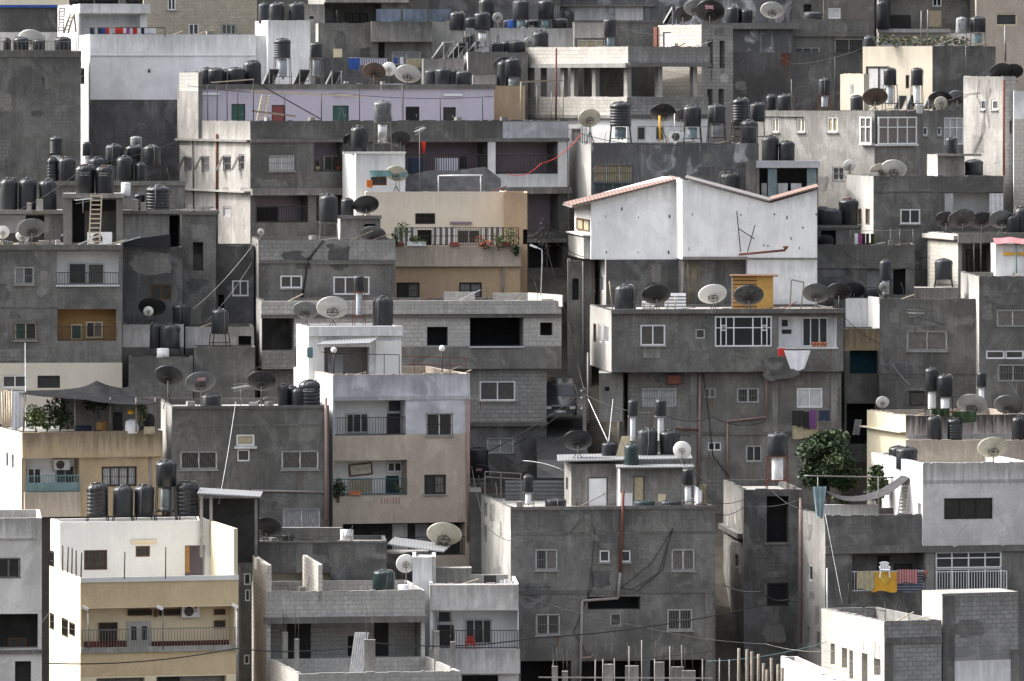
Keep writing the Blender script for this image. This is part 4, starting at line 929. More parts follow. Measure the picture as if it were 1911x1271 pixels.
A25.win('l', (345, 292, 358, 320, '1wig'), (377, 291, 391, 320, '1wlg'), (417, 290, 431, 320, '1wig'), (446, 288, 456, 318, '1wig'), (347, 203, 355, 226, '1wig'), (416, 385, 430, 406, '1ml'))
A25.slab('l', 333, 258, 467, 265, 0, .22, 'lc'); A25.slab('l', 333, 351, 467, 360, 0, .35, 'lt'); A25.pipe('l', [(407, 250), (407, 395)], .07, 'rust', name='red_pipe'); A25.pipe('l', [(361, 170), (363, 395)], .035, 'black', .06, 'wire')
for x in (343, 374, 415, 444):
    q = MB(); a, b, c = A25.l.pt(*A25.l.uz(x+5, 292), .05), A25.l.pt(*A25.l.uz(x+5, 318), .42), A25.l.pt(*A25.l.uz(x+1, 318), .42); d_ = A25.l.pt(*A25.l.uz(x+1, 292), .05); q.box(a, d_-a, b-a, A25.l.n*.03, 'iron'); q.part('shutter', A25.root)
L25 = Block(H, 0, 376, 922, 358.0, 158, 'lv', lm='lc', D=4.2, par=.12, yaw=A25.yaw, name='upper_wall', where='on lavender storey roof'); L25.zb = A25.zr-.05
for a, m in (((432, 194, 458, 232), 'green'), ((507, 196, 532, 232), 'red'), ((621, 197, 651, 232), 'green'), ((757, 199, 783, 232), 'void'), ((827, 200, 851, 234), 'vdk')): dr(L25, 'f', *a, m)
L25.slab('f', 372, 157, 924, 166, 0, .14, 'md2', 'roof_edge')
for a in ((375, 160+13, 408), (620, 175, 657), (827, 175, 862)): L25.slab('f', a[0], a[1], a[2], a[1]+4, 0, .1, 'white', 'tube_lamp')
T25 = Block(H, 0, 370, 378, 357.6, 135, 'md2', lm='lc', D=3.3, par=.1, yaw=A25.yaw, name='tower_wall', where='on block tower'); T25.zb = A25.zr-.1; T25.band('l', (170, 'bk'))
# --- left rooftop structures
H = house('flat roofed penthouse and open stair hut in front of the crowd of tanks at left')
R29 = Block(H, 85, 85, 345, 341, 341, 'md', D=5, par=.05, where='on upper left tank roof'); R29.slab('f', 85, 338, 348, 346, 0, .12, 'md2', 'roof_edge')
R29a = Block(H, -100, -100, 118, 335, 394, 'md2', D=4.6, par=.0, name='penthouse_wall', where='on left penthouse roof'); R29a.log('f', -20, 402, 83, 470, 1.6, 'dk', [(40, 402, 84, 440, 'Vvdk'), (-10, 402, 48, 435, 'Psheet')]); R29a.slab('f', -100, 392, 120, 399, 0, .25, 'lc', 'roof_edge')
R29b = Block(H, 118, 118, 229, 332.5, 363, 'md2', D=5.5, par=0, name='stair_wall', where='on stair hut'); R29b.log('f', 134, 372, 217, 470, 1.8, 'md', [(136, 373, 158, 458, 'Vvoid'), (158, 373, 216, 394, 'Vvdk')]); R29b.slab('f', 116, 361, 230, 369, 0, .15, 'lc', 'roof_edge')
R29c = Block(H, 229, 229, 407, 336.5, 394, 'lc', D=4, par=0, name='penthouse_wall', where='on right penthouse roof'); R29c.hole('f', 316, 402, 334, 475, 1.2, 'void', 'dk'); R29c.slab('f', 229, 392, 409, 399, 0, .2, 'lc', 'roof_edge'); R29c.slab('f', 334, 399, 407, 475, 0, .02, 'dk', 'plaster_or_sun_coat')
# --- grey house right
H = house('dark grey house with brown shuttered window and curtained loggia at right')
A27 = Block(H, 1580, 1630, 1872, 346, 329, 'dk', lm='lt', D=7, par=.2, where='on curtained loggia house')
A27.win('f', (1680, 390, 1718, 418, '2wbs')); A27.log('f', 1762, 360, 1872, 403, 1.4, 'wh', side='md'); A27.win('l', (1601, 389, 1608, 420, '1bc'), (1615, 389, 1623, 420, '1bc')); A27.slab('f', 1630, 357, 1872, 359, 0, .04, 'md')
H = house('dark low house with laundry line, behind the white gabled house')
A28 = Block(H, 1522, 1522, 1707, 339.5, 457, 'dk', D=5, par=.2, where='on laundry line house'); A28.slab('f', 1522, 490, 1707, 501, 0, .1, 'md'); A28.hole('f', 1618, 502, 1642, 560, .5, 'curl'); A28.hole('f', 1667, 502, 1690, 560, .5, 'void')
A28b = sub(A28, H, 1522, 1522, 1607, 343, 422, 'dk', D=2.6, par=0, name='hut_wall', where='on laundry roof hut'); A28b.hole('f', 1532, 430, 1560, 470, .6, 'void'); A28b.slab('f', 1520, 420, 1608, 426, 0, .12, 'md', 'roof_edge')
H = house('concrete block house with a sunlit side, dishes along its roof edge, at right')
A29 = Block(H, 1731, 1788, 1925, 339.5, 437, 'md2', lm='bkl', D=6, par=.2, where='on block house at right'); A29.slab('f', 1786, 435, 1925, 452, 0, .3, 'md2', 'roof_edge'); A29.slab('l', 1729, 435, 1788, 448, 0, .25, 'bkl', 'roof_edge')
A29.log('f', 1795, 455, 1853, 540, 1.3, 'dk', [(1803, 465, 1830, 510, '3zg'), (1832, 460, 1850, 520, 'Vvdk')])
A29b = Block(H, 1849, 1858, 1925, 335.5, 456, 'wh', lm='wb', D=3.5, par=0, name='porch_wall'); A29b.slab('f', 1872, 471, 1925, 476, 0, .1, 'yellow', 'tube_lamp')
A29c = Block(H, 1706, 1706, 1788, 333.5, 537, 'md', D=2, par=0, name='low_wall', where='on low block wall')
H = house('dark grey back house added to darken the alley head, below the long grey house')
A50 = Block(H, 984, 984, 1068, 347, 566, 'dk2', D=3, par=.1, where='in alley'); A50.win('f', (1000, 580, 1020, 600, '1c'))  # dark block added to darken the bright strip of alley
H = house('dark lean house in the alley between the lattice pole and the white gabled house')
A51 = Block(H, 1058, 1060, 1104, 341, 486, 'dk', D=3, par=.1, where='in alley'); A51.hole('f', 1068, 520, 1080, 560, .3, 'vdk'); A51.pipe('f', [(1088, 488), (1088, 720)], .05, 'pipe')
A19r = Block(A19H, 1556, 1556, 1668, 336.6, 557, 'dk', D=2.6, par=.05, name='back_wall', where='on courtyard room')
# ================================================================== upper rows
H = house('plain dark concrete block with a railed roof at the far left edge')
A30 = Block(H, -60, -60, 151, 358, 97, 'dk', D=7, par=.15, where='on plain dark left block'); railing(A30.root, A30.f, -30, 77, 143, 96, -.25, 'irol', .22); A30.slab('f', -60, 95, 152, 107, 0, .04, 'md', 'coping')
H = house('tall white house with a grey unpainted lower half at upper left')
A31 = Block(H, 148, 168, 478, 364, 64, 'wh', lm='wb', D=8, par=.25, where='on tall white house'); A31.band('f', (186, 'wh')); A31.mat = 'dk2'; A31.win('f', (274, 128, 283, 138, '1w')); A31.slab('f', 168, 103, 478, 105, 0, .05, 'wh'); A31.win('l', (152, 127, 158, 157, '1ng'))
A31b = Block(H, 476, 500, 579, 364.6, 38, 'wh', D=6, par=.15, name='side_wall', where='on white corner house')
A31c = Block(H, 470, 470, 502, 365.5, 66, 'wh', D=4, par=.1, name='side_wall', where='on white corner ledge')
H = house('dark patchy house with a yellow curtained window behind the red tiled roof')
A32 = Block(H, 1062, 1103, 1416, 352.5, 268, 'patch', lm='lt', D=7, par=.1, where='on dark patchy house'); A32.win('f', (1108, 306, 1180, 340, '3mug'), (1108, 341, 1180, 366, '4tig')); A32.slab('f', 1392, 300, 1412, 380, 0, .08, 'lc', 'column')
A32b = Block(H, 1413, 1413, 1527, 350.5, 302, 'dk', D=5, par=.05, name='balcony_wall', where='on teal balcony roof'); A32b.log('f', 1417, 314, 1522, 368, 1.6, 'vdk')
for x in (1433, 1506): A32b.slab('f', x, 314, x+17, 370, -.25, .03, 'htt', 'column')
A32b.slab('f', 1411, 300, 1530, 313, 0, .35, 'bb', 'roof_edge')
H = house('light grey house with wraparound white bay windows at upper right')
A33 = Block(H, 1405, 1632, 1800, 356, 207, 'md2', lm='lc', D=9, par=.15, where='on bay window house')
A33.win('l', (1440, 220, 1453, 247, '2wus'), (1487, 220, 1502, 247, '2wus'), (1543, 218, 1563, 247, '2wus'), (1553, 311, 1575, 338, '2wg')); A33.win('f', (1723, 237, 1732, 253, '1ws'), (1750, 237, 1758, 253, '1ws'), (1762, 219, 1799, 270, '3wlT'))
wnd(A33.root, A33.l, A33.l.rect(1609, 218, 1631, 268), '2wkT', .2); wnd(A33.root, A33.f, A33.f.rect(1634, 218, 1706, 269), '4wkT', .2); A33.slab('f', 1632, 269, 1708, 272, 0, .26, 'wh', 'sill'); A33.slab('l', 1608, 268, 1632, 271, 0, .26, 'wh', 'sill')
A33.pipe('l', [(1410, 217), (1500, 219)], .03, 'black', .05, 'wire')
H = house('tall pale house with loose cables and a white tiled corner at the right edge')
A34 = Block(H, 1798, 1872, 1896, 351, 143, 'bk', lm='lc', D=4.4, par=.25, where='on tall right edge house'); A34.win('l', (1829, 186, 1838, 205, '1ws'), (1850, 186, 1862, 205, '1ws')); A34.hole('f', 1884, 225, 1889, 250, .3, 'void')
for pts in ([(1830, 148), (1824, 180), (1838, 212), (1832, 255), (1815, 290)], [(1846, 148), (1840, 200), (1838, 245), (1818, 292)], [(1850, 165), (1842, 195), (1848, 238)], [(1797, 182), (1808, 175), (1830, 173)]): A34.pipe('l', pts, .014, 'iron', .05, 'wire')
A34.pipe('f', [(1872, 150), (1872, 330)], .07, 'rust', name='red_pipe')
A34b = Block(H, 1890, 1892, 1935, 349, 170, 'wh', D=3, par=.1, name='corner_wall'); A34b.band('f', (222, 'wh')); A34b.mat = 'bkl'
A34c = Block(H, 1730, 1750, 1800, 349.6, 289, 'dk', lm='lt', D=3.4, par=0, name='lean_to_wall', where='on lean-to roof'); A34c.slab('f', 1748, 287, 1830, 291, -.2, .3, 'irol', 'roof_sheet'); A34d = Block(H, 1800, 1800, 1875, 350.2, 328, 'lc', D=3, par=.1, name='low_wall', where='on pale low roof')
# --- open concrete frame
H = house('open concrete frame storey with bare columns and block parapets at upper centre right')
A35 = Block(H, 976, 1170, 1322, 366, 181, 'bkd', lm='bkl', D=9, par=.9, roof='md', where='on open frame floor'); A35.slab('l', 974, 214, 1170, 221, 0, .2, 'lt'); A35.slab('f', 1170, 214, 1322, 221, 0, .15, 'md')
A35.band('l', (216, 'bkl')); A35.lm = 'wh'; A35.band('f', (216, 'bkd')); A35.mat = 'wh'; A35.win('f', (1224, 236, 1240, 262, '1mn'), (1190, 236, 1205, 262, '1mn')); A35.win('l', (1066, 240, 1084, 265, '1ml'))
A35t = Block(H, 972, 1172, 1325, 365.8, 87, 'bkd', lm='bkl', D=9.2, par=.45, bot=120, name='upper_parapet', where='on open frame roof')
A35t.slab('l', 969, 119, 1172, 126, -.3, .2, 'lt', 'roof_edge'); A35t.slab('f', 1172, 117, 1325, 125, -.3, .15, 'md2', 'roof_edge')
zc0, zc1 = A35.zr, A35t.zb+.05
q = MB()
for k, xs in (('l', (980, 1042, 1061, 1101)), ('f', (1174, 1232, 1297))):
    for x in xs:
        q = MB(); fr = A35.fr(k); u = fr.uz(x, 150)[0]; o = fr.pt(u, zc0, -.45); q.box(o, fr.u*.3, fr.n*.3, (0, 0, zc1-zc0), 'lc'); q.part('column', A35.root)
for dx in (0, 3.2): q = MB(); o = A35.L+A35.f.u*(1.2+dx)-evn*.8; q.box((o.x, o.y, zc0), (.35, 0, 0), (0, .35, 0), (0, 0, zc1-zc0), 'lc'); q.part('column', A35.root)
T35 = Block(H, 1228, 1309, 1368, 371.5, 46, 'bkd', lm='bkl', D=4, par=.1, name='tower_wall', where='on slit window tower')
for a in ((1321, 75, 1331, 127), (1343, 76, 1353, 127), (1320, 166, 1330, 201), (1341, 166, 1351, 201)): T35.hole('f', *a, .7, 'void')
dr(T35, 'l', 1237, 60, 1252, 100, 'white'); T35.slab('l', 1222, 50, 1228.5, 100, 0, .1, 'rust', 'pipe')
# --- backdrop houses along the top
H = house('dark blue grey walled house with whitewash patches beside the slit tower')
A36 = Block(H, 1362, 1362, 1625, 379, 98, 'dk2', D=4, par=.1, where='on blue grey walled house'); A36.hole('f', 1458, 100, 1474, 122, .05, 'rust')
A36b = Block(H, 1365, 1365, 1480, 381, 44, 'patch', D=4, par=.1, name='upper_wall', where='on whitewash patch roof'); A36b.slab('f', 1300, 43, 1491, 54, 0, .5, 'md2', 'roof_edge')
A36c = Block(H, 1477, 1477, 1622, 382.5, 36, 'dk', D=4, par=.1, name='upper_wall', where='on grey top right wall'); A36c.win('f', (1482, 88, 1530, 103, '3wdg')); A36c.slab('f', 1477, 60, 1622, 68, 0, .2, 'dk'); A36c.win('f', (1557, 72, 1612, 114, '2mcg'))
H = house('cream walled house with a grey shuttered door, in sun at upper right')
A37 = Block(H, 1610, 1740, 1858, 369, 86, 'dk', lm='crd', D=6, par=.15, where='on cream walled house')  # front in dark grey: the cream wall's shaded side painted as colour
A37.win('l', (1616, 124, 1660, 168, '2zl')); A37.win('l', (1690, 140, 1697, 165, '1zd'))
A37b = Block(H, 1568, 1612, 1622, 367.5, 138, 'crd', lm='crd', D=3.6, par=.1, name='annex_wall', where='on cream annex'); A37b.win('l', (1587, 157, 1594, 178, '1wl'))
H = house('tan house with a dark square window at the top right corner')
A38 = Block(H, 1815, 1822, 1930, 385, -50, 'pk', D=5, par=.1, where='on top right tan house'); A38.win('f', (1858, 25, 1898, 48, '1ad'))
H = house('balcony house with a white slab and blue grey clutter at the top right')
A39 = Block(H, 1630, 1640, 1822, 387, -50, 'md', lm='lt', D=5, par=.1, where='on cluttered top balcony'); A39.log('f', 1645, -20, 1812, 56, 1.2, 'md', [(1733, 20, 1757, 50, 'Pwoodl'), (1740, -20, 1757, 12, '2wv'), (1650, 28, 1700, 54, 'Vvdk')]); A39.slab('f', 1636, 54, 1772, 61, 0, .8, 'ww', 'balcony_slab'); A39.mat = 'md'; A39.band('f', (62, 'md'), (90, 'wh'))
H = house('grey house with lit column and dark door at the top centre right', )
A39b = Block(H, 1520, 1537, 1632, 389, -50, 'md', lm='lc', D=5, par=.1, where='top'); A39b.win('f', (1546, 15, 1569, 35, '1wl')); A39c = Block(H, 1478, 1478, 1538, 389.5, -50, 'dk', D=5, par=.1, name='side_wall'); A39c.hole('f', 1500, 8, 1514, 36, .3, 'vdk')
H = house('patchy whitewashed house with a railing along its top at the top centre')
A40 = Block(H, 1040, 1040, 1480, 391, -50, 'patch', D=5, par=.1, where='top'); A40.slab('f', 1040, 8, 1222, 12, 0, .2, 'lc'); A40.slab('f', 1072, 9, 1130, 38, 0, .02, 'ww', 'whitewash'); A40.slab('f', 1148, 9, 1200, 38, 0, .02, 'ww', 'whitewash'); railing(A40.root, A40.f, 1042, -10, 1222, 7, .15, 'irol', .14)
H = house('low grey wall house behind the raised tank at the top centre')
A41 = Block(H, 1068, 1072, 1232, 376.5, 41, 'dk', D=4, par=.1, where='on low grey top wall'); A41.slab('f', 1072, 42, 1130, 71, 0, .03, 'lt', 'plaster_or_sun_coat'); A41.slab('f', 1070, 39, 1232, 42, 0, .05, 'dk', 'coping'); A41.win('f', (1078, 74, 1130, 92, '3mu'))  # pale coat at left paints the sunlit part of this wall
H = house('pale patched wall house under the row of tanks at the top centre')
A42 = Block(H, 866, 870, 1070, 379.5, 53, 'ww', D=5, par=.1, where='on pale top centre roof')
H = house('grey concrete houses with a barred window and blue hanging clothes at top left of centre')
A43 = Block(H, 589, 594, 806, 375, 43, 'dk', lm='lt', D=5, par=.2, where='on grey top left roof'); A43.win('f', (731, 96, 786, 122, '2wlg')); A43.slab('f', 692, 40, 806, 78, 0, .6, 'md2', 'balcony_wall'); A43.hole('f', 706, 80, 718, 118, .4, 'vdk')
A43b = Block(H, 800, 803, 866, 376.5, 40, 'lt', D=4, par=.1, name='side_wall', where='on grey top left roof')
A43c = Block(H, 588, 588, 705, 370, 108, 'dk', D=4, par=.1, name='low_wall', where='on grey low roof')
H = house('dark recessed house with pale columns at the top left of centre')
A44 = Block(H, 575, 604, 800, 386, -50, 'dk', lm='lc', D=5, par=.1, where='top'); A44.log('f', 606, 6, 712, 44, 1.4, 'dk2', [(645, 24, 686, 42, '3zg')]); A44.slab('f', 604, -20, 760, 5, 0, .5, 'lc', 'parapet'); A44b = Block(H, 555, 555, 606, 385, 8, 'lc', D=3, par=.1, name='side_wall'); A44b.win('f', (575, 28, 588, 38, '1m'))
A44c = Block(H, 795, 800, 1045, 388, -50, 'dk2', D=4, par=.1, name='back_wall')
H = house('small grey roof room with a sunlit white edge behind the lavender roof tanks')
A45 = Block(H, 864, 873, 985, 371.5, 98, 'md', lm='wb', D=5, par=.15, where='on small grey roof room')
A45b = Block(H, 784, 790, 866, 372, 110, 'lc', D=4, par=.1, name='low_wall', where='on pale low wall'); A45c = Block(H, 880, 882, 926, 369, 141, 'lt', D=2, par=.05, name='low_wall', where='on pale low wall')
A45d = Block(H, 920, 922, 980, 367.5, 160, 'tn', D=3, par=0, name='low_wall', where='on tan low wall')
H = house('beige stone block house with white windows at the top left')
A46 = Block(H, 255, 268, 480, 388, -50, 'bs', D=6, par=.1, where='top'); A46.win('f', (313, -20, 328, 19, '2wis'), (352, 44, 371, 65, '2wis'), (413, 45, 441, 65, '3wig'))
H = house('small white house with an overhanging porch at the top left')
A47 = Block(H, 108, 146, 275, 380, 8, 'wh', lm='wb', D=6, par=.1, where='on small white porch house'); A47.log('f', 150, 27, 262, 70, 1.3, 'wh'); A47.slab('f', 146, 7, 277, 25, 0, .5, 'wh', 'roof_edge')
H = house('dark wall house with a blue top edge at the top left corner')
A48 = Block(H, -40, -40, 107, 375, 12, 'dk2', D=5, par=.1, where='on blue edged wall'); A48.slab('f', -40, 9, 108, 14, 0, .15, 'blue', 'coping'); A48.band('f', (60, 'dk2')); A48.mat = 'ww'
H = house('cream back house at the top left corner'); Block(H, -60, -60, 130, 393, -50, 'cr', D=5, par=.1)
H = house('dark back house under the water drums at the top left'); Block(H, 125, 125, 300, 394, -50, 'vdk' if False else 'dk2', D=5, par=.1)
H = house('grey back house at the top between the beige stone house and the pale columns'); Block(H, 470, 470, 610, 394, -50, 'md2', D=5, par=.1)

for i, (B, n, mats, dp) in enumerate(((B7, 11, ('md', 'dk2', 'bkg', 'dk2'), 8), (A12, 8, ('md', 'dk2', 'bkg'), 5.5), (A16, 7, ('dk2', 'md', 'dk2', 'bkg'), 3), (A16b, 9, ('dk', 'md2', 'bkg', 'dk2'), 5), (A17, 6, ('dk2', 'md', 'dk2'), 5), (A18, 6, ('md', 'dk2', 'bkg'), 5.5), (A20, 8, ('md', 'dk2', 'bkg'), 5.5), (A21, 4, ('dk', 'md'), 4), (A21b, 3, ('dk2', 'md'), 4), (A22, 5, ('dk2', 'md'), 3), (A23b, 4, ('md', 'dk'), 5), (A25, 8, ('dk2', 'md', 'bkg'), 6), (A27, 6, ('md', 'dk2'), 5), (A28, 4, ('md', 'dk2'), 2.5), (A30, 9, ('md', 'dk2', 'bkg', 'md'), 7), (A32, 5, ('dk2', 'md2'), 3), (A36, 6, ('md', 'dk'), 4), (A37, 4, ('md', 'dk2'), 3), (A43, 5, ('md', 'dk2'), 3.5), (A14, 4, ('dk', 'md'), 2), (D8, 6, ('dk', 'md', 'bkg'), 9), (R9, 7, ('md', 'md2', 'bkg'), 4.5), (U9, 2, ('ww',), 3.5), (A13, 3, ('pk',), 7.5), (H1, 2, ('ww',), 4), (W, 2, ('ww',), 3.5), (E, 4, ('tn', 'pk'), 3.6), (G2, 3, ('bkg',), 3), (LW, 5, ('dk', 'md', 'bkg'), 3), (A33, 4, ('md', 'dk'), 4), (T35, 3, ('md', 'bk'), 5))): B.wear(max(2, int(n*.7)), mats, i*13+5, dp)
for i, (B, mats) in enumerate(((A33, ('lc', 'md2')), (B7, ('md2', 'lc')), (A25, ('md2', 'lc', 'bk')), (A34, ('md2', 'lc')), (R9, ('md2', 'lc')), (D8, ('lc', 'md2')))): B.wear(5, mats, i*17+3, 6, 'l')
# ================================================================== tanks, heaters, dishes
def T(B, *l):
    for a in l:
        k = dict(a[-1]) if isinstance(a[-1], dict) else {}; a = a[:-1] if k else a
        tank(B, *a, **k)
def D(B, *l):
    for a in l:
        k = dict(a[-1]) if isinstance(a[-1], dict) else {}; a = a[:-1] if k else a
        dish(B, *a, **k)
# front row
T(YU, (182, 900, 962, 40, 'r'), (229, 905, 964, 38), (269, 903, 964, 37), (310, 858, 907, 38, 's', dict(ht='g', off=1.6)), (351, 897, 962, 40, 'r', dict(adj='tall ribbed')))
T(K, (716, 1062, 1103, 42, 'g', dict(off=2.4))); D(K, (757, 1052, 36, 'w', dict(e=12, off=3.6)))
D(A14, (497, 986, 58, 'k', dict(off=1.4)), (829, 998, 66, 'c', dict(off=1.2, az=6))); T(A14, (537, 996, None, 25, 's', dict(off=2.5))); heat(A14, 650, 988, 1012, 20, 'a', 1.5)
heat(A14, 641, 988, 1012, 12, 'w', 1.8)
T(S1, (1208, 798, 850, 38, 's', dict(off=1.6, z0=S1.zr+.3)), (1250, 802, 850, 37, 's', dict(off=1.6, z0=S1.zr+.3)), (1137, 825, 852, 28, 's', dict(off=1.8, z0=S1.zr+.3)),
  (1181, 745, 776, 18, 's', dict(ht='w', off=2.4, z0=S1.zr+.3, st='l')), (1233, 744, 776, 20, 's', dict(ht='w', off=2.4, z0=S1.zr+.3, st='l')))
T(S2, (1178, 827, 868, 27, 'g', dict(off=.7)))
D(S1, (1078, 823, 57, 'k', dict(off=.9, zb=S1.zr+.2))); D(S2, (1273, 840, 34, 'w', dict(off=.6, e=14)))
T(B7, (986, 885, 918, 20, 's', dict(ht='w', off=1.5, st='l')), (1037, 930, None, 40, 's', dict(off=1.2)), (1202, 933, None, 40, 'g', dict(off=.9)), (1252, 933, None, 40, 's', dict(off=.9)), (1284, 873, 905, 21, 's', dict(ht='w', off=1.1, st='l')), (893, 834, 870, 36, 's', dict(off=7)))
D(B7, (893, 881, 42, 'k', dict(off=3, stick=True)))
T(D8, (1451, 806, 850, 39, 's', dict(ht='w', off=2.2, st='r')))
T(Q10b, (1744, 774, 814, 28, 's', dict(ht='g', off=.7, st='r')), (1782, 779, 820, 28, 'r', dict(ht='w', off=.7, st='r')), (1901, 776, 816, 26, 'b', dict(ht='g', off=.7, st='r')))
T(U9, (1677, 831, None, 36, 's', dict(off=2.)), (1692, 833, None, 40, 's', dict(off=1.4)))
D(U9, (1853, 836, 58, 'c', dict(off=1.4, az=-3)))
T(Q10, (1739, 685, 728, 26, 's', dict(ht='w', off=2.2)), (1764, 698, 739, 29, 's', dict(ht='w', off=1.2)), (1832, 693, 722, 18, 's', dict(ht='w', off=3., st='l')))
D(Q10, (1647, 751, 25, 'l', dict(off=1.2, e=25)), (1814, 756, 58, 'l', dict(off=1.3)), (1882, 757, 55, 'g', dict(off=1.6)))
T(A12, (395, 734, None, 38, 's', dict(off=1.)), (530, 716, None, 22, 'b', dict(off=1.2)), (545, 719, None, 22, 's', dict(off=1.5)), (557, 723, None, 24, 's', dict(off=.9)), (578, 708, None, 40, 'q', dict(off=1.0)))
D(A12, (315, 702, 55, 'k', dict(off=2.6)), (374, 714, 57, 'g', dict(off=1.6, stick=True)), (488, 712, 56, 'k', dict(off=1.4)))
# second row
T(A21f, (149, 680, None, 34, 's', dict(off=-2.5, z0=A21f.zr-1.2)), (187, 679, None, 37, 's', dict(off=-2.5, z0=A21f.zr-1.2)), (229, 669, None, 36, 's', dict(off=-2.5, z0=A21f.zr-1.2)), (183, 628, 667, 35, 's', dict(ht='w', off=-1.6, z0=A21f.zr-1.2)))
D(A21f, (114, 702, 57, 'g', dict(off=-3.5, zb=A21f.zr-1.6, stick=True)))
heat(A21f, 304, 650, 686, 23, 'w', .6)
T(A21d, (292, 602, 649, 26, 'b', dict(off=-1.2, z0=A21f.zr)), (317, 604, 650, 37, 's', dict(off=-1.7, z0=A21f.zr)), (339, 566, 603, 34, 's', dict(off=1.4)))
T(A21e, (410, 575, 622, 32, 's', dict(off=-.9, ht='g', z0=A21g.zr)))
D(A21d, (284, 574, 52, 'k', dict(off=2.2)), (277, 581, 19, 'w', dict(off=1.7, e=10)))
D(U13, (570, 580, 48, 'g', dict(off=1.8)), (621, 575, 61, 'l', dict(off=1.2))); T(U13, (670, 513, 544, 20, 's', dict(ht='g', off=1.6, st='r')), (714, 552, None, 38, 's', dict(off=1.4, adj='weathered')))
D(A22, (487, 433, 13, 'l', dict(off=1., e=15)), (696, 440, 50, 'g', dict(off=1.))); T(A22, (613, 361, 415, 34, 's', dict(off=1.6, st='l')), )
D(A22h, (683, 383, 49, 'k', dict(off=.9))); T(A22h, (649, 369, None, 23, 's', dict(off=1.2)))
T(A16, (1167, 530, None, 40, 's', dict(off=1.6)))
D(A16, (1225, 551, 54, 'k', dict(off=1.4)), (1330, 550, 54, 'w', dict(off=1.2)), (1397, 552, 57, 'm', dict(off=1.)), (1523, 548, 53, 'g', dict(off=1.3)), (1566, 545, 47, 'k', dict(off=3.2)))
D(A19r, (1594, 542, 43, 'k', dict(off=1.0))); T(A19r, (1627, 536, None, 30, 's', dict(off=.8)))
D(A17, (1650, 536, 19, 'l', dict(off=.6, e=12))); T(A17, (1653, 484, 521, 23, 's', dict(off=1.6, ht='g')))
T(A29c, (1761, 482, 521, 33, 's', dict(off=.9, st='i')))
# third row and left cluster
D(A20, (59, 427, 53, 'g', dict(off=1.2)), (5, 434, 26, 'w', dict(off=1.6, e=20)), (42, 442, 26, 'w', dict(off=2., e=40)))
T(R29a, (16, 331, None, 33), (51, 331, None, 33), (90, 334, None, 33))
T(R29b, (159, 306, None, 36, 'w', dict(off=1.0)), (195, 308, None, 34, 'w', dict(off=.9)))
T(R29, (125, 292, None, 32, 's', dict(off=.8)), (99, 292, None, 21, 'r', dict(off=1.0)), (182, 292, None, 34, 's', dict(off=2.4)), (234, 290, None, 32, 's', dict(off=.7)), (262, 303, None, 22, 's', dict(off=.7)),
  (105, 254, 287, 24, 'r', dict(off=2.6, ht='w')), (162, 264, 290, 17, 's', dict(off=2.8, ht='w', st='l')), (213, 268, 308, 32, 's', dict(off=3.0)), (250, 270, 308, 32, 's', dict(off=3.4)), (284, 270, 308, 32, 's', dict(off=2.6)), (254, 254, 272, 22, 'y', dict(off=4.2)))
T(R29c, (296, 345, None, 46, 'r', dict(off=1.2)), (261, 360, None, 20, 's', dict(off=1.6)))
heat(R29c, 125+110, 341, 366, 18, 'w', 1.0)
T(T24, (670, 234, None, 33, 's', dict(off=.8)), (714, 187, 228, 33, 'y', dict(off=1.2, ht='a', st='l'))); D(T24, (658, 262, 36, 'k', dict(off=2.4)), (746, 260, 40, 'k', dict(off=1.4)))
D(T24, (740, 325, 42, 'c', dict(off=-1.2, zb=U24.zr)))
D(A27, (1641, 318, 36, 'c', dict(off=1.6)), (1668, 316, 49, 'l', dict(off=1.2)), (1585, 309, 23, 'l', dict(off=1.2, e=18)))
T(A28b, (1583, 369, None, 36, 'o', dict(off=1.2)), (1553, 389, None, 39, 's', dict(off=.8)), (1534, 385, None, 32, 's', dict(off=1.6))); D(A28, (1540, 450, 32, 'k', dict(off=.6)))
D(A29, (1766, 410, 42, 'k', dict(off=1.6)), (1795, 409, 52, 'm', dict(off=1.)), (1831, 412, 44, 'k', dict(off=1.7)), (1869, 410, 49, 'g', dict(off=1.2))); T(A29, (1891, 400, None, 27, 's', dict(off=.8)), (1908, 385, None, 30, 's', dict(off=1.0)))
T(A34d, (1818, 297, None, 34, 's', dict(off=.7)))
T(A34c, (1775, 255, None, 23, 's', dict(off=.5)))
T(A32b, (1437, 252, None, 31, 'b', dict(off=.9)), (1468, 262, None, 30, 'b', dict(off=.8)))
# upper rows
T(A30, (13, 70, None, 15), (40, 68, None, 28), (73, 72, None, 23), (117, 68, None, 31, 'b')); D(A30, (60, 75, 53, 'l', dict(off=2.4)))
T(L25, (386, 125, None, 24, 's', dict(off=1.6)), (403, 126, None, 30, 's', dict(off=.9)), (424, 128, None, 24, 's', dict(off=1.8)), (440, 125, None, 34, 's', dict(off=.9)), (471, 112, None, 33, 's', dict(off=1.2)),
  (527, 71, 108, 31, 'r', dict(ht='g', off=1.4, st='l')), (590, 78, 108, 23, 's', dict(ht='g', off=1.4, st='l')), (806, 129, None, 26, 's', dict(off=2.)), (828, 126, None, 30, 's', dict(off=1.)), (848, 128, None, 24, 's', dict(off=2.2)), (866, 131, None, 30, 's', dict(off=.9)))
D(L25, (698, 134, 44, 'b', dict(off=1., e=42)), (726, 129, 27, 'w', dict(off=.9, e=14)), (761, 139, 49, 'l', dict(off=1., adj='lettered')))
for a in ((490, 131, 521, 159), (546, 132, 579, 159), (608, 135, 637, 159)): panel(L25, *a)
T(A31b, (493, 4, None, 22, 's', dict(off=1.6)), (517, 4, None, 30, 's', dict(off=.9)), (553, 4, None, 30, 's', dict(off=.8)))
T(A43b, (854, 21, 57, 30, 's', dict(off=-3.2, ht='a', z0=A45.zr, st='l')))
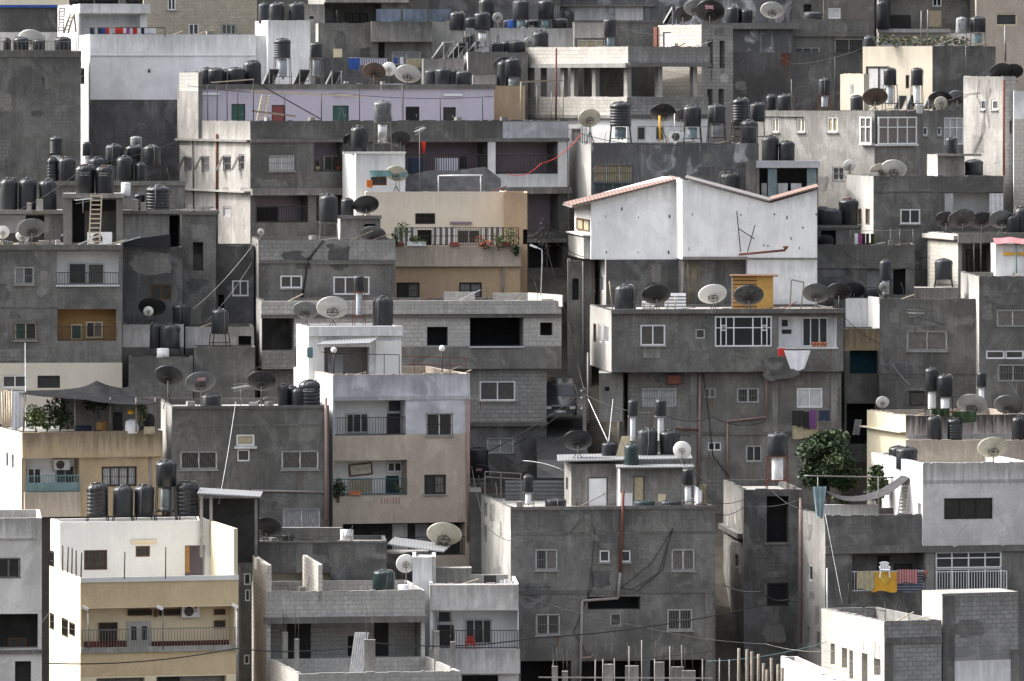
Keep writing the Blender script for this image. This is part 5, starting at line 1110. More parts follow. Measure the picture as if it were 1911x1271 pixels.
T(A45, (900, 22, 57, 30, 's', dict(off=1.2, ht='a', st='l')), (927, 78, None, 26, 's', dict(off=1.8)), (946, 76, None, 24, 's', dict(off=2.4)), (965, 75, None, 30, 's', dict(off=1.), ), (876, 62, None, 24, 's', dict(off=3.4)))
D(A45, (812, 83, 42, 'l', dict(off=1.4, zb=A45b.zr)), (929, 33, 20, 'l', dict(off=4, e=14)))
for a in ((806, 80, 846, 112), (836, 82, 872, 108), (872, 80, 902, 99)): panel(A45b if a[0] < 860 else A45, *a, m='dgr' if a[0] < 820 else 'ddk', s=.55)
D(A45c, (940, 122, 40, 'k', dict(off=1.3)))
T(A45d, (957, 108, 143, 30, 's', dict(off=1., ht='g')), (940, 112, None, 24, 's', dict(off=1.8)), )
T(A35t, (1009, 56, None, 29, 's', dict(off=5.5)),); D(A35t, (988, 79, 21, 'l', dict(off=3.6, e=14)))
T(A42, (907, -6, None, 29, 'b', dict(off=1.6)), (879, 32, None, 22, 's', dict(off=2.)), (972, -1, 35, 29, 's', dict(off=1., ht='t')), (1019, -1, 35, 29, 's', dict(off=1., ht='t')), (994, 36, None, 30, 's', dict(off=2.)), (1045, 34, None, 30, 's', dict(off=1.)), (951, 36, None, 24, 's', dict(off=2.)))
T(A35t, (1139, 33, 67, 25, 's', dict(off=3., ht='t')))
D(T35, (1275, 27, 36, 'k', dict(off=1.4, e=35)), (1298, 16, 44, 'g', dict(off=1.0)), (1325, 22, 55, 'k', dict(off=.5, stick=True, e=40)))
T(A36b, (1370, 10, None, 28, 's', dict(off=.6)), (1394, 16, None, 24, 's', dict(off=.4))); D(A36b, (1441, 20, 44, 'l', dict(off=.4)))
panel(T35, 1238, 15, 1262, 44, .7)
T(A36c, (1518, 22, None, 36, 's', dict(off=1.2)), (1623, 66, None, 23, 's', dict(off=-4.5, z0=A37.zr-.2)))
T(A39, (1648, -2, None, 27, 's', dict(off=-.6, z0=P(0, 54, 386.4).z)))
T(A37, (1794, 31, 62, 21, 'y', dict(off=3., st='l')), (1825, 30, 60, 29, 's', dict(off=2.4, ht='t', st='l')))
T(A33, (1440, 176, None, 21, 's', dict(off=1.)), (1465, 175, None, 30, 's', dict(off=.9)), (1539, 145, 177, 22, 's', dict(off=1., ht='g', st='r')), (1599, 177, None, 24, 's', dict(off=1.2)), (1661, 126, 158, 24, 's', dict(off=1.6, ht='g', st='i')), (1711, 126, 158, 22, 's', dict(off=1.6, ht='w', st='i')))
D(A33, (1633, 182, 48, 'b', dict(off=.6, az=0)), (1755, 187, 46, 'k', dict(off=1.4)), (1756, 193, 26, 'c', dict(off=.7, e=8)), (1787, 182, 36, 'g', dict(off=1.6)))
for a in ((1668, 181, 1692, 204), (1690, 180, 1714, 204), (1722, 184, 1748, 204)): panel(A33, *a, off=2.)
D(A34, (1868, 134, 44, 'k', dict(off=1.2)), (1890, 134, 40, 'k', dict(off=1.4)))
D(A32, (1100, 221, 42, 'c', dict(off=.6, e=35)), (1237, 211, 48, 'k', dict(off=1.2)), (1271, 217, 36, 'm', dict(off=2.)))
T(A32, (1158, 189, 235, 39, 'r', dict(off=1.3, ht='t', st='i')), (1292, 196, 236, 33, 's', dict(off=1.3, ht='t')), (1337, 194, 229, 33, 's', dict(off=1.4, ht='g')), (1398, 223, None, 33, 's', dict(off=.9)), (1383, 182, 226, 32, 'r', dict(off=2.6)), (1413, 191, 226, 28, 's', dict(off=3.2)),
  (1362, 320, 370, 38, 'b', dict(off=-2., z0=P(0, 378, 350.5).z)))
# ================================================================== laundry, plants, poles, cables and clutter
def rods(xs, y0, y1, d, noun, where, r=.022, m='iron', name='rod', cat='rod', grp='bare rods on the roofs'):
    for i, x in enumerate(xs):
        yy = y0[i] if isinstance(y0, (list, tuple)) else y0; y2 = y1[i] if isinstance(y1, (list, tuple)) else y1; dd = d[i] if isinstance(d, (list, tuple)) else d
        reg(noun, where, x, rod(x, yy, x+RN.uniform(-1.5, 1.5), y2, dd, None, r, m, name, cat, group=grp))
rods((117, 126, 134, 142, 151), (1018, 1021, 1023, 1027, 1031), (1066, 1069, 1072, 1076, 1079), (301.6, 300.6, 299.6, 298.5, 297.3), 'black iron rod', 'on yellow house side parapet', .035)
rods((232, 309), (1030, 1021), 1080, 297.2, 'black iron rod', 'on yellow house front parapet', .03)
o = ac(Y.f.off(-1.25), 337, 1129, 370, 1151, 'white air conditioner high on the yellow house balcony wall'); fr = Y.f.off(-.92); b = MB(); c = fr.hit(365, 1134)
b.poly([c+fr.n*.02+fr.u*.06*math.cos(k*.5236)+UP*.06*math.sin(k*.5236) for k in range(12)], 'redb')
for z0, z1, u0, u1 in ((-.2, -.1, -.05, -.035), (-.2, -.185, -.05, -.01), (-.2, -.1, .01, .025), (-.2, -.185, .01, .055), (-.115, -.1, .01, .055), (-.2, -.15, .04, .055)): b.box(c+fr.n*.015+fr.u*u0+UP*z0, fr.u*(u1-u0), UP*(z1-z0), fr.n*.006, 'dgr')
b.part('logo', o)
def lamp_post(x, y0, y1, d, label, hw=12, dirn=-1, r=.035):
    o = empty('lamp_post', tuple(P(x, y1, d)), label, 'street lamp', 'short lamp posts along the yellow house'); b = MB(); b.tube([P(x, y1, d), P(x, y0, d)], r, 'irol', 6); b.part('post', o)
    b = MB(); a, c = P(x, y0, d), P(x+dirn*hw, y0-6, d); b.bar(a+UP*.05, c+UP*.05, .16, 'white', .12); b.part('lamp_head', o); return o
lamp_post(165, 1140, 1212, 296.7, 'short lamp post at left end of the yellow house balcony'); lamp_post(304, 1139, 1212, 297.3, 'short lamp post at middle of the yellow house balcony'); lamp_post(443, 1136, 1330, 296.6, 'tall lamp post at right corner of the yellow house', 10, -1, .07)
o = empty('lantern', tuple(Y.f.off(-1.25).hit(289, 1150)), 'small brass lantern on the yellow house wall beside the air conditioner', 'lantern')
b = MB(); p = Y.f.off(-1.25).hit(289, 1143); b.lathe([(.05, 0), (.09, .08), (.1, .25), (.03, .36)], 'brown', 8, p+Y.f.n*.2-UP*.2); b.part('body', o); b = MB(); b.bar(p+UP*.25, p+Y.f.n*.2+UP*.14, .03, 'brown'); b.part('bracket', o)
# block house terrace columns
def column(x0, x1, y0, y1, d, where, reb=22, z0=None):
    a, t = P(x0, y1, d), P(x1, y0, d); z = a.z if z0 is None else z0; o = empty('concrete_column', (a.x, d, z), None, 'column', 'bare concrete columns'); b = MB(); w = t.x-a.x
    b.box((a.x, d, z), (w, 0, 0), (0, .28, 0), (0, 0, t.z-z), 'lc'); b.part('shaft', o); b = MB()
    for sx in (.2, .8):
        for sy in (.05, .22): h = reb*d/F*RN.uniform(.6, 1.2); b.tube([(a.x+w*sx, d+sy, t.z-.05), (a.x+w*sx+RN.uniform(-.05, .05), d+sy, t.z+h)], .011, 'iron', 4)
    b.part('rebar', o); reg('bare concrete column', where, x0, o)
z = KT.zr
for a in ((527, 537, 1180, 1258, 298.6), (549, 558, 1193, 1258, 295.), (680, 700, 1194, 1258, 293.5), (810, 820, 1178, 1258, 298.5), (840, 850, 1198, 1258, 295)): column(*a, 'on block house terrace', 50, z)
b = MB(); p = P(651, 1262, 293.2); t = P(662, 1180, 294.6); b.box(p, (.62, 0, 0), t-p, (0, .03, 0), 'galv'); [b.bar(p+V((.04+k*.1, -.02, 0)), t+V((.04+k*.1, -.02, 0)), .035, 'irol') for k in range(6)]
b.thing('metal_sheet', 'corrugated metal sheet leaning among columns on block house terrace', 'metal sheet')
boxt(742, 1091, 762, 1105, K.dep(750)+2.2, .4, 'wh', 'bucket', 'white square bucket beside green tinted tank on block house roof', 'bucket', z0=K.zr+.3) if False else None
b = MB(); p = P(752, 1104, 302.6); b.lathe([(.18, 0), (.25, P(0, 1091, 302.6).z-K.zr), (.22, P(0, 1091, 302.6).z-K.zr)], 'white', 14, (p.x, 302.6, K.zr)); b.thing('bucket', 'white round bucket beside the tank on unfinished block house roof', 'bucket')
def chair(x, y0, y1, d, m, label):
    a, t = P(x, y1, d), P(x, y0, d); h = t.z-a.z; o = empty('plastic_chair', tuple(a), label, 'chair'); w = h*.66; sz = a.z+h*.5
    b = MB(); b.box((a.x-w/2, d-w/2, sz), (w, 0, 0), (0, w, 0), (0, 0, .035), m); b.part('seat', o)
    b = MB(); [b.bar((a.x-w/2+.04+k*(w-.08)/5, d+w/2, sz), (a.x-w*.42+.04+k*(w*.84-.08)/5, d+w*.62, sz+h*.47), .045, m, .02) for k in range(6)]
    b.tube([(a.x-w/2+w*k/6, d+w*.62, sz+h*(.42+.09*math.sin(math.pi*k/6))) for k in range(7)], .03, m, 6); b.part('backrest', o)
    for sx in (-1, 1):
        for sy in (-1, 1): b = MB(); b.bar((a.x+sx*w*.5, d+sy*w*.5, a.z), (a.x+sx*w*.42, d+sy*w*.42, sz), .045, m); b.part('leg', o)
        b = MB(); b.tube([(a.x+sx*w*.5, d-w*.45, sz), (a.x+sx*w*.52, d-w*.4, sz+h*.2), (a.x+sx*w*.52, d+w*.5, sz+h*.23)], .022, m, 6); b.part('armrest', o)
chair(878, 1189, 1214, W.dep(878)-.02, 'redb', 'red plastic chair on the white house balcony')
chair(1651, 1050, 1078, 308.2, 'white', 'white plastic chair standing above the orange towel on the balcony')
# construction posts at the bottom edge
for a in ((1030, 1041, 1244), (1049, 1060, 1253), (1128, 1144, 1240), (1167, 1192, 1243), (1222, 1240, 1236), (1253, 1276, 1245), (1273, 1298, 1252)): column(a[0], a[1], a[2], 1340, 288.5+RN.uniform(0, 3), 'on building site at the bottom edge', 38)
rods((1031, 1110, 1126, 1147, 1174.5, 1198, 1222, 1250.5, 1273, 1311, 1342, 1361), (1231, 1231, 1230, 1229, 1206, 1195, 1230, 1206, 1204, 1230, 1229, 1231), 1340, [289+i*.22 for i in range(12)], 'pale grey prop', 'on building site at the bottom edge', .028, 'pipe', 'site_prop', 'prop', 'upright props on the building site')
rods((1378, 1394, 1404, 1415, 1424, 1432, 1441, 1452, 1460), (1210, 1212, 1216, 1221, 1238, 1250, 1228, 1240, 1246), 1340, [288.5+i*.3 for i in range(9)], 'rough wooden stake', 'at the bottom right of the site', .075, 'wood', 'wooden_stake', 'stake', 'wooden stakes on the building site')
b = MB(); b.bar(P(1005, 1264, 288), P(1330, 1266, 288), .05, 'pipe'); b.thing('timber_rail', 'long thin pale rail lying across the building site columns', 'rail')
b = MB(); q = P(1000, 1330, 287.6); q2 = P(1480, 1330, 287.6); b.box((q.x, 286, q.z-3), (q2.x-q.x, 0, 0), (0, 8, 0), (0, 0, 3), 'md'); b.thing('foundation_slab', 'raw concrete slab carrying the bare columns of the building site', 'slab')
rods((1574, 1598, 1612, 1632, 1643), (1195, 1178, 1192, 1198, 1204), (1258, 1222, 1214, 1240, 1260), [303.2, 301.4, 300.4, 299, 298.2], 'thin rebar rod', 'against the slit windowed side wall', .014, 'iron', 'rebar_rod', 'rod')
rods((1653, 1670, 1674, 1680, 1700, 1705), (1128, 1129, 1127, 1130, 1140, 1139), 1158, 305.6, 'thin rebar rod', 'behind the block house roof', .012, 'iron', 'rebar_rod', 'rod')
# yellow towel balcony
d0 = 308.95
for x0, y0, x1, y1, m, l in ((1627, 1067, 1674, 1104, 'yellow', 'orange towel with a pale yellow disc hanging on the balcony rail'), (1674, 1068, 1724, 1104, 'strn', 'navy blanket with thin pale stripes hanging on the balcony rail'), (1599, 1066, 1632, 1100, 'beigec', 'dull beige cloth hanging at the left of the orange towel'), (1675, 1063, 1712, 1088, 'strp', 'small red and pink striped rug laid over the navy blanket')):
    cloth(x0, y0, x1, y1, d0-(.35 if m != 'strp' else .42)+.2*(x0-1600)/130, m, l, 'towel', 'towel', 'towels on the balcony rail', .03)
b = MB(); p = P(1651, 1080, d0-.33); b.lathe([(.01, 0), (.2, .004), (.2, .01)], 'sun', 16, (0, 0, 0)); b.v = [V((p.x+v.x, p.y-v.z, p.z+v.y)) for v in b.v]; b.thing('yellow_disc', 'pale round patch sewn on the orange towel', 'patch')
plant(1726, 1064, 1086, 14, 308.7, 'small red flowering plant at right end of the towel balcony', ('redb', 'leafd'), 60, .05)
rods((1585,), 1088, 1128, 307.8, 'thin bracket post', 'left of the towel balcony', .03)
# tree and shrubs
def tree(x, y0, y1, w, d, label, n, size, seed, zb):
    rr = random.Random(seed); a, t = P(x, y1, d), P(x, y0, d); H_ = t.z-a.z; R_ = w*d/F/2; o = empty('leafy_tree', (a.x, d, zb), label, 'tree'); tr = MB(); base = V((a.x, d, zb)); fork = V((a.x+.1, d, a.z+H_*.15)); tr.tube([base, base.lerp(fork, .5)+V((.06, 0, 0)), fork], .17, 'bark', 8, .11)
    cr = MB()
    for k in range(44):
        an = rr.uniform(0, 6.28); rad = R_*rr.uniform(.1, .92); zz = rr.uniform(.12, .95); rad *= math.sin(math.pi*min(.93, max(.12, zz*.82+.12)))**.6
        c = V((a.x+math.cos(an)*rad, d+math.sin(an)*rad*.8, a.z+H_*zz)); s = R_*rr.uniform(.17, .36)
        leaves(cr, c, (s, s, s*.8), n//44, ('leaf', 'leafd', 'leafd', 'leafl') if k % 5 == 0 else ('leaf', 'leafd', 'leafd', 'leafd'), size, rr); tr.tube([fork, fork.lerp(c, .5)+V((0, 0, .1)), c], .045, 'bark', 5, .015)
    tr.part('trunk', o); cr.part('crown', o)
tree(1541, 812, 916, 140, 319.5, 'dense dark green tree between the large grey house and the towel house', 15000, .1, 4, zt(319)-.4)
tree(1636, 868, 906, 34, 315.5, 'small leafy shrub tree right of the big tree', 700, .1, 6, R9.zr)
plant(1633, 890, 935, 60, 315.5, 'low dark shrub under the right side of the big tree', ('leafd', 'leaf'), 900, .1); plant(1570, 925, 945, 40, 314.3, 'low green pot shrub behind the white terrace wall', n=220)
# terrace of towel house
b = MB(); p = P(1526, 942, 313.6); q = P(1641, 942, 313.6); b.box((p.x, 313.6, R9.zr), (q.x-p.x, 0, 0), (0, .2, 0), (0, 0, p.z-R9.zr), 'wh'); b.part('terrace_wall', R9.root)
def sheetpoly(name, label, cat, rows, m, group=None, amp=0.):
    """hanging cloth through rows of (px, py, d) points"""
    b = MB(); g = [[P(*p) for p in r] for r in rows]; fine = []
    for i in range(len(g)-1):
        for k in range(4):
            t = k/4; row = [a.lerp(c, t) for a, c in zip(g[i], g[i+1])]; fine.append(row)
    fine.append(g[-1]); out = []
    for i, r in enumerate(fine):
        rr = []
        for j in range(len(r)-1):
            for k in range(4):
                t = k/4; p = r[j].lerp(r[j+1], t); p.z -= amp*math.sin(math.pi*t)*(.6+.4*math.sin(i*.7)); rr.append(p)
        rr.append(r[-1]); out.append(rr)
    b.rings(out, m, False, True, False); b.rings([[p-UP*.015 for p in reversed(r)] for r in out], m, False, True, False)
    return b.thing(name, label, cat, group)
sheetpoly('shade_tarp', 'sagging dark grey shade tarp strung across the towel house terrace', 'tarp', [[(1548, 918, 314.5), (1590, 926, 314.5), (1640, 914, 314), (1690, 880, 313.6), (1716, 860, 313.4)], [(1536, 913, 311.2), (1575, 934, 311.4), (1638, 930, 311.6), (1690, 898, 312), (1720, 862, 312.4)]], 'shadel', amp=.12)
cloth(1517, 908, 1542, 966, 309.2, 'htt', 'blue grey cloth bunched at left corner of the towel house terrace', 'cloth', 'cloth', None, .08, .5)
cable([(1500, 888, 310.5), (1668, 891, 311)], 'thin horizontal pipe rail above the towel house terrace', .035, 'irol', 0, 'rail', None)
rods((1526, 1640, 1716), (890, 890, 862), (965, 962, 962), 310.8, 'thin steel pole', 'on towel house terrace', .03, 'irol')
ladder(1683, 905, 1690, 962, 311.6, 14, 'steel ladder against the sunlit white wall of the towel house', 'irol', 9, .6)
# terrace of white gable row
for x0, y0, x1, y1, m, l in ((1478, 766, 1500, 795, 'black', 'black garment'), (1500, 768, 1512, 800, 'black', 'long black garment'), (1510, 765, 1524, 799, 'purple', 'purple garment'), (1528, 766, 1549, 785, 'navy', 'dark blue garment'), (1479, 785, 1527, 818, 'beigec', 'yellow beige blanket')):
    cloth(x0, y0, x1, y1, 326.55 if m != 'beigec' else 326.7, m, l+' hanging below the white shuttered window', 'laundry', 'laundry', 'laundry below the white shuttered window', .03)
cable([(1476, 766, 326.6), (1552, 765, 326.6)], 'clothes line below the white shuttered window', .015, 'irol', 0, 'clothes_line')
cloth(1463, 654, 1513, 690, 325.55, 'sheet', 'white cloth hung out over the loggia wall of the large grey house', 'laundry', 'laundry', None, .05, .5); cloth(1452, 650, 1466, 664, 325.6, 'redb', 'small red cloth beside the white cloth on the loggia wall', 'laundry', 'laundry', None, .03)
for i, x in enumerate((1519, 1526, 1533, 1540)): b = MB(); p = P(x, 647, 326.1); b.lathe([(.07, 0), (.1, .2), (.11, .22)], 'terra', 10, p); reg('terracotta flower pot', 'on the large grey house loggia sill', x, b.thing('flower_pot', None, 'flower pot', 'terracotta pots on the loggia sill'))
# roof clutter on large grey house
o = empty('roof_kiosk', tuple(P(1405, 580, 331)), 'yellow and wood slatted kiosk on the large grey house roof', 'kiosk'); p0, p1 = P(1367, 580, 331), P(1443, 516, 331); z0 = A16.zr
for k in range(9): b = MB() if k == 0 else b; z = z0+(p1.z-z0)*k/9; b.box((p0.x, 331, z), ((p1.x-p0.x)*.6, 0, 0), (0, .06, 0), (0, 0, (p1.z-z0)/9-.04), 'woody')
b.part('slat_wall', o); b = MB(); b.box((p0.x+(p1.x-p0.x)*.6, 331, z0), ((p1.x-p0.x)*.4, 0, 0), (0, 1.8, 0), (0, 0, p1.z-z0), 'ochre'); b.part('side_panel', o); b = MB(); b.box((p0.x-.1, 330.7, p1.z), ((p1.x-p0.x)+.35, 0, 0), (0, 2.0, .02), (0, 0, .05), 'brown'); b.part('roof', o); b = MB(); b.box((p0.x, 331.1, z0), ((p1.x-p0.x)*.6, 0, 0), (0, 1.7, 0), (0, 0, p1.z-z0-.02), 'vdk'); b.part('interior', o)
for i, (x0, y0, x1, y1, t) in enumerate(((1240, 541, 1280, 577, .3), (1198, 556, 1222, 578, .2))):
    b = MB(); a, c = P(x0, y1, 329.5), P(x1, y1, 329.5); top = P(x0, y0+6, 330.3)-P(x0, y1, 329.5); b.box(a, c-a, top, (0, .05, 0), 'galv'); [b.bar(a+top*k/5-V((0, .03, 0)), c+top*k/5-V((0, .03, 0)), .03, 'irol') for k in range(1, 5)]
    b.thing('metal_sheet', ('large' if i == 0 else 'small')+' metal sheet propped behind the dark dish on the large grey house roof', 'metal sheet')
for x in (1214, 1246, 1260): reg('yellow wooden leg frame', 'on large grey house roof', x, rod(x, 553, x, 578, 328.2, None, .035, 'woodl', 'wooden_post', 'post'))
b = MB(); [b.bar(P(*a, 329.5), P(*c, 329.5), .06, 'wood') for a, c in (((1474, 577), (1477, 522)), ((1477, 522), (1500, 527)), ((1500, 527), (1495, 577)))]; b.thing('pipe_arch', 'rusty upright pipe frame left of the right hand dish on the large grey house roof', 'frame')
rod(1137, 577, 1143, 525, 328.4, 'leaning wooden pole beside the tank on the large grey house roof', .03, 'woodl')
b = MB(); b.tube([P(1379, 475, 335.6), P(1466, 467, 335.2)], .06, 'rust', 8); b.lathe([(.06, 0), (.16, .18)], 'rust', 8, P(1466, 466, 335.2)); b.thing('rusty_chimney_pipe', 'rusty pipe lying along the white gable wall ledge', 'pipe')
b = MB(); [b.bar(P(*a, 335.7), P(*c, 335.7), .05, 'iron') for a, c in (((1375, 394), (1382, 470)), ((1409, 420), (1395, 470)), ((1379, 427), (1408, 446)))]; b.thing('crossed_poles', 'dark crossed iron poles against the white gable wall', 'frame')
b = MB(); rr = random.Random(5)
for k in range(11):
    p = P(1276+rr.uniform(0, 34), 485+rr.uniform(0, 8), 336.6); b.tube([p, p+V((rr.uniform(-.2, .2), -.05, -rr.uniform(1.2, 2.3)))], .012, 'dry', 4)
b.thing('dry_vine', 'dry vine stems hanging from the white gable wall ledge', 'plant', kind='thing')
# ---- pergola terrace at left
z = E.zr
for x, d in ((44, 312.5), (140, 313), (206, 313.5), (254, 312.6), (290, 313)): reg('wooden pergola post', 'under the shade cloth at left', x, rod(x, 742, x, 806, d, None, .04, 'wood', 'pergola_post', 'post', group='pergola posts'))
sheetpoly('shade_cloth', 'large dark grey shade cloth stretched over the beige house pergola', 'shade cloth', [[(8, 726, 318.5), (80, 728, 318.5), (150, 723, 318.5), (180, 710, 318.5), (215, 722, 318.5), (240, 722, 318.5)], [(12, 727, 316), (90, 734, 316), (150, 733, 316), (182, 729, 316), (230, 738, 316), (262, 744, 316)], [(46, 735, 312.2), (100, 741, 312.2), (160, 746, 312.2), (200, 752, 312.2), (250, 755, 312.2), (298, 751, 312.2)]], 'shade', amp=.07)
cloth(23, 730, 45, 800, 313.4, 'sheet', 'white ribbed plastic sheet hanging at the left end of the pergola', 'plastic sheet', 'plastic_sheet', None, .08, -.2)
b = MB(); rr = random.Random(9)
for k in range(16): x = 4+k*1.3; b.tube([P(x, 798, 316.5-.15*k), P(x+rr.uniform(-3, 3), 730+rr.uniform(-3, 3), 316.5-.15*k)], .025, 'woodl', 4)
b.thing('cane_screen', 'pale cane screen at far left of the pergola terrace', 'screen')
b = MB(); p = P(110, 806, 316.5); q = P(298, 806, 316.5); b.box((p.x, 317.5, z), (q.x-p.x, 0, 0), (0, .15, 0), (0, 0, 1.5), 'md2'); b.part('terrace_wall', E.root)
plant(68, 748, 806, 42, 312.6, 'bright green climbing plant at left of the pergola terrace', ('leafl', 'leaf', 'leafl'), 900, .075); plant(112, 745, 806, 60, 314.5, 'dark green bush in the middle of the pergola terrace', ('leafd', 'leafd', 'leaf'), 900, .09); plant(262, 752, 800, 26, 313.2, 'leafy vine at right of the pergola terrace', ('leaf', 'dry', 'leafl'), 300, .07); plant(88, 792, 806, 18, 312.5, 'low pot plant on the pergola terrace parapet', n=120); plant(185, 740, 780, 60, 316.5, 'shaded vine behind the pergola posts', ('leafd',), 500, .09)
o = ladder(180, 757, 184, 806, 315.8, 9, 'dark ladder leaning inside the pergola terrace', 'irol', 7, .3)
for x0, y0, x1, y1, m, l, dd in ((232, 783, 258, 805, 'sheet', 'white and brown cloth heap', 313), (265, 772, 290, 798, 'black', 'black bag', 313.4), (180, 787, 200, 804, 'woody', 'brown wooden crate', 314), (237, 764, 250, 773, 'yellow', 'yellow plastic bucket', 313.2), (268, 797, 289, 805, 'beigec', 'folded beige blanket', 312.6), (210, 770, 228, 805, 'vdk', 'dark wooden cabinet', 314.6), (140, 795, 170, 805, 'navy', 'low dark chest', 314.2)):
    a, c = P(x0, y1, dd), P(x1, y0, dd); zz = z if y1 > 803 else a.z; b = MB(); w, h = c.x-a.x, c.z-zz; rr = random.Random(int(x0)); n = 10
    b.lathe([(.46, 0), (.5, .08), (.48, .5), (.4, .85), (.15, 1.0)] if m in ('black', 'yellow', 'sheet') else [(.68, 0), (.7, .03), (.7, .95), (.66, 1)], m, 4 if m not in ('black', 'yellow', 'sheet') else 12, (0, 0, 0), mod=(lambda zz_, j, n: 1+.1*math.sin(j*2.7+zz_*5)) if m in ('black', 'sheet') else None)
    ang = math.pi/4 if m not in ('black', 'yellow', 'sheet') else 0; b.v = [V((a.x+w/2+(v.x*math.cos(ang)-v.y*math.sin(ang))*w, dd+.3+(v.x*math.sin(ang)+v.y*math.cos(ang))*.5, zz+v.z*h)) for v in b.v]; b.thing(l.split()[-1] if ' ' in l else l, l+' on the pergola terrace', l.split()[-1])
reg('white round', '', 0, empty('x', (0, 0, -500), None, None)) if False else None
ac(E.f.off(-1.1), 98, 857, 128, 876, 'white air conditioner on the blue balcony wall of the beige house')
antenna(449, 722, 758, 315.2, 'grey television aerial on the mildewed dark grey house', 30, .15, z0=A12.zr); antenna(1708, 584, 625, 330.3, 'flat television aerial in front of the lattice window of the plain grey house', 28, 0.0); antenna(783, 242, 300, 346.5, 'bright television aerial on a mast with a red rag beside the white stair tower', 20, .4, z0=U24.zr); antenna(155, 372, 398, 331, 'small aerial rack on the stair hut', 30, .1)
cloth(786, 264, 795, 286, 346.4, 'redb', 'red rag tied to the aerial mast', 'rag', 'rag', None, .06, .6)
b = MB(); p = [P(*q, 347) for q in ((818, 359), (818, 328), (897, 327), (897, 358))]; [b.tube([a, c], .035, 'white', 6) for a, c in zip(p, p[1:])]; p2 = [q+V((.1, 1.2, 0)) for q in p]; b.tube([p2[1], p2[2]], .03, 'white', 5); b.thing('pipe_goal_frame', 'white pipe frame like a small goal on the cream house roof', 'frame')
sheetpoly('shade_net', 'grey netting draped behind the white pipe frame on the cream house roof', 'netting', [[(757, 328, 349.2), (800, 318, 349.2), (850, 318, 349.2), (905, 311, 349.2), (935, 334, 349.2)], [(757, 362, 348.6), (800, 362, 348.6), (850, 362, 348.6), (905, 362, 348.6), (935, 362, 348.6)]], 'net', amp=.0)
cloth(688, 326, 764, 352, 345.8, 'green', 'torn green net hanging on the white stair tower', 'net', 'net', None, .1, .3) if False else None
cloth(690, 318, 760, 330, 346., 'teal', 'torn green net strip hanging across the white stair tower', 'net', 'net', None, .12); cloth(684, 336, 695, 350, 346., 'orange', 'orange cloth on the white stair tower ledge', 'cloth', 'cloth', None, .04)
# flowers of the cream terrace
dT = A24.dep(850)-.05
for x, y0, y1, w, l, mm in ((752, 415, 460, 34, 'tall leafy plant at left end of the cream terrace', ('leaf', 'leafl', 'leafd')), (770, 438, 458, 28, 'pale green plant in the white trough on the cream terrace', ('leafl', 'leafl', 'leaf')), (788, 446, 460, 22, 'low green plant beside the white trough', ('leafl', 'leaf')), (905, 440, 466, 38, 'red flecked plant on the cream terrace rail', ('leaf', 'leafl', 'redb')), (930, 436, 468, 34, 'green bushy plant in the middle right of the cream terrace', ('leaf', 'leafl')), (954, 420, 470, 38, 'large trailing plant at right end of the cream terrace', ('leaf', 'leafd', 'leafl')), (962, 455, 478, 12, 'trailing vine hanging over the cream parapet corner', ('leafd', 'leaf')), (738, 430, 462, 16, 'dark shrub at left corner of the cream terrace', ('leafd', 'leaf'))):
    plant(x, y0, y1, w, dT-.1 if y1 < 462 else dT-.35, l, mm, 260, .06)
b = MB(); p = P(760, 459, dT-.1); b.box((p.x, dT-.3, p.z), (P(795, 0, dT).x-p.x, 0, 0), (0, .28, 0), (0, 0, .22), 'white'); b.thing('flower_trough', 'long white flower trough on the cream terrace parapet', 'flower trough')
for x in (742, 848, 945): b = MB(); p = P(x, 459, dT-.1); b.box((p.x-.25, dT-.3, p.z), (.5, 0, 0), (0, .28, 0), (0, 0, .2), 'red'); reg('dark red flower box', 'on the cream terrace parapet', x, b.thing('flower_box', None, 'flower box', 'red flower boxes'))
# apartment balconies
fb = A13.f.off(-1.17); c = fb.hit(673, 876); o = empty('framed_picture', tuple(c), 'tilted framed picture with dark ink strokes on the white balcony wall', 'picture'); ca, sa = math.cos(.09), math.sin(.09)
def lp(u, z, o_=.0): return c+fb.u*(u*ca-z*sa)+UP*(u*sa+z*ca)+fb.n*o_
b = MB(); b.box(lp(-.52, -.24), lp(.52, -.24)-lp(-.52, -.24), lp(-.52, .24)-lp(-.52, -.24), fb.n*.03, 'paper'); b.part('canvas', o); b = MB()
for u0, z0, u1, z1 in ((-.58, -.3, .58, -.23), (-.58, .23, .58, .3), (-.58, -.23, -.51, .23), (.51, -.23, .58, .23)): b.box(lp(u0, z0), lp(u1, z0)-lp(u0, z0), lp(u0, z1)-lp(u0, z0), fb.n*.05, 'brown')
b.part('frame', o); b = MB(); rr = random.Random(2)
for k in range(11): u = -.36+.065*k; b.bar(lp(u, rr.uniform(-.08, .02), .035), lp(u+.1, rr.uniform(-.05, .1), .035), .035, 'ink', .01)
b.part('ink_drawing', o)
plant(631, 885, 938, 30, A13.dep(640)-.12, 'drooping plant at left end of the picture balcony', ('leafd', 'leaf'), 420, .07); plant(740, 900, 922, 14, A13.dep(740)+.4, 'small green plant by the picture balcony door', n=90)
b = MB(); p = P(652, 924, A13.dep(650)-.05); b.box((p.x, p.y, p.z), (.55, 0, 0), (0, .25, 0), (0, 0, .2), 'terra'); b.thing('planter_box', 'terracotta planter box on the picture balcony floor', 'flower box')
b = MB(); fr = A13.f
for u, pts in enumerate((((712, 930), (712, 940)), ((712, 940), (718, 940)), ((718, 940), (718, 931)), ((723, 930), (723, 941)), ((728, 930), (734, 930)), ((734, 930), (734, 940)), ((728, 940), (728, 933)), ((739, 929), (739, 940)), ((739, 934), (745, 932)), ((745, 928), (745, 940)))): b.bar(fr.pt(*fr.uz(*pts[0]), .004), fr.pt(*fr.uz(*pts[1]), .004), .03, 'graf', .006)
b.part('graffiti', A13.root)
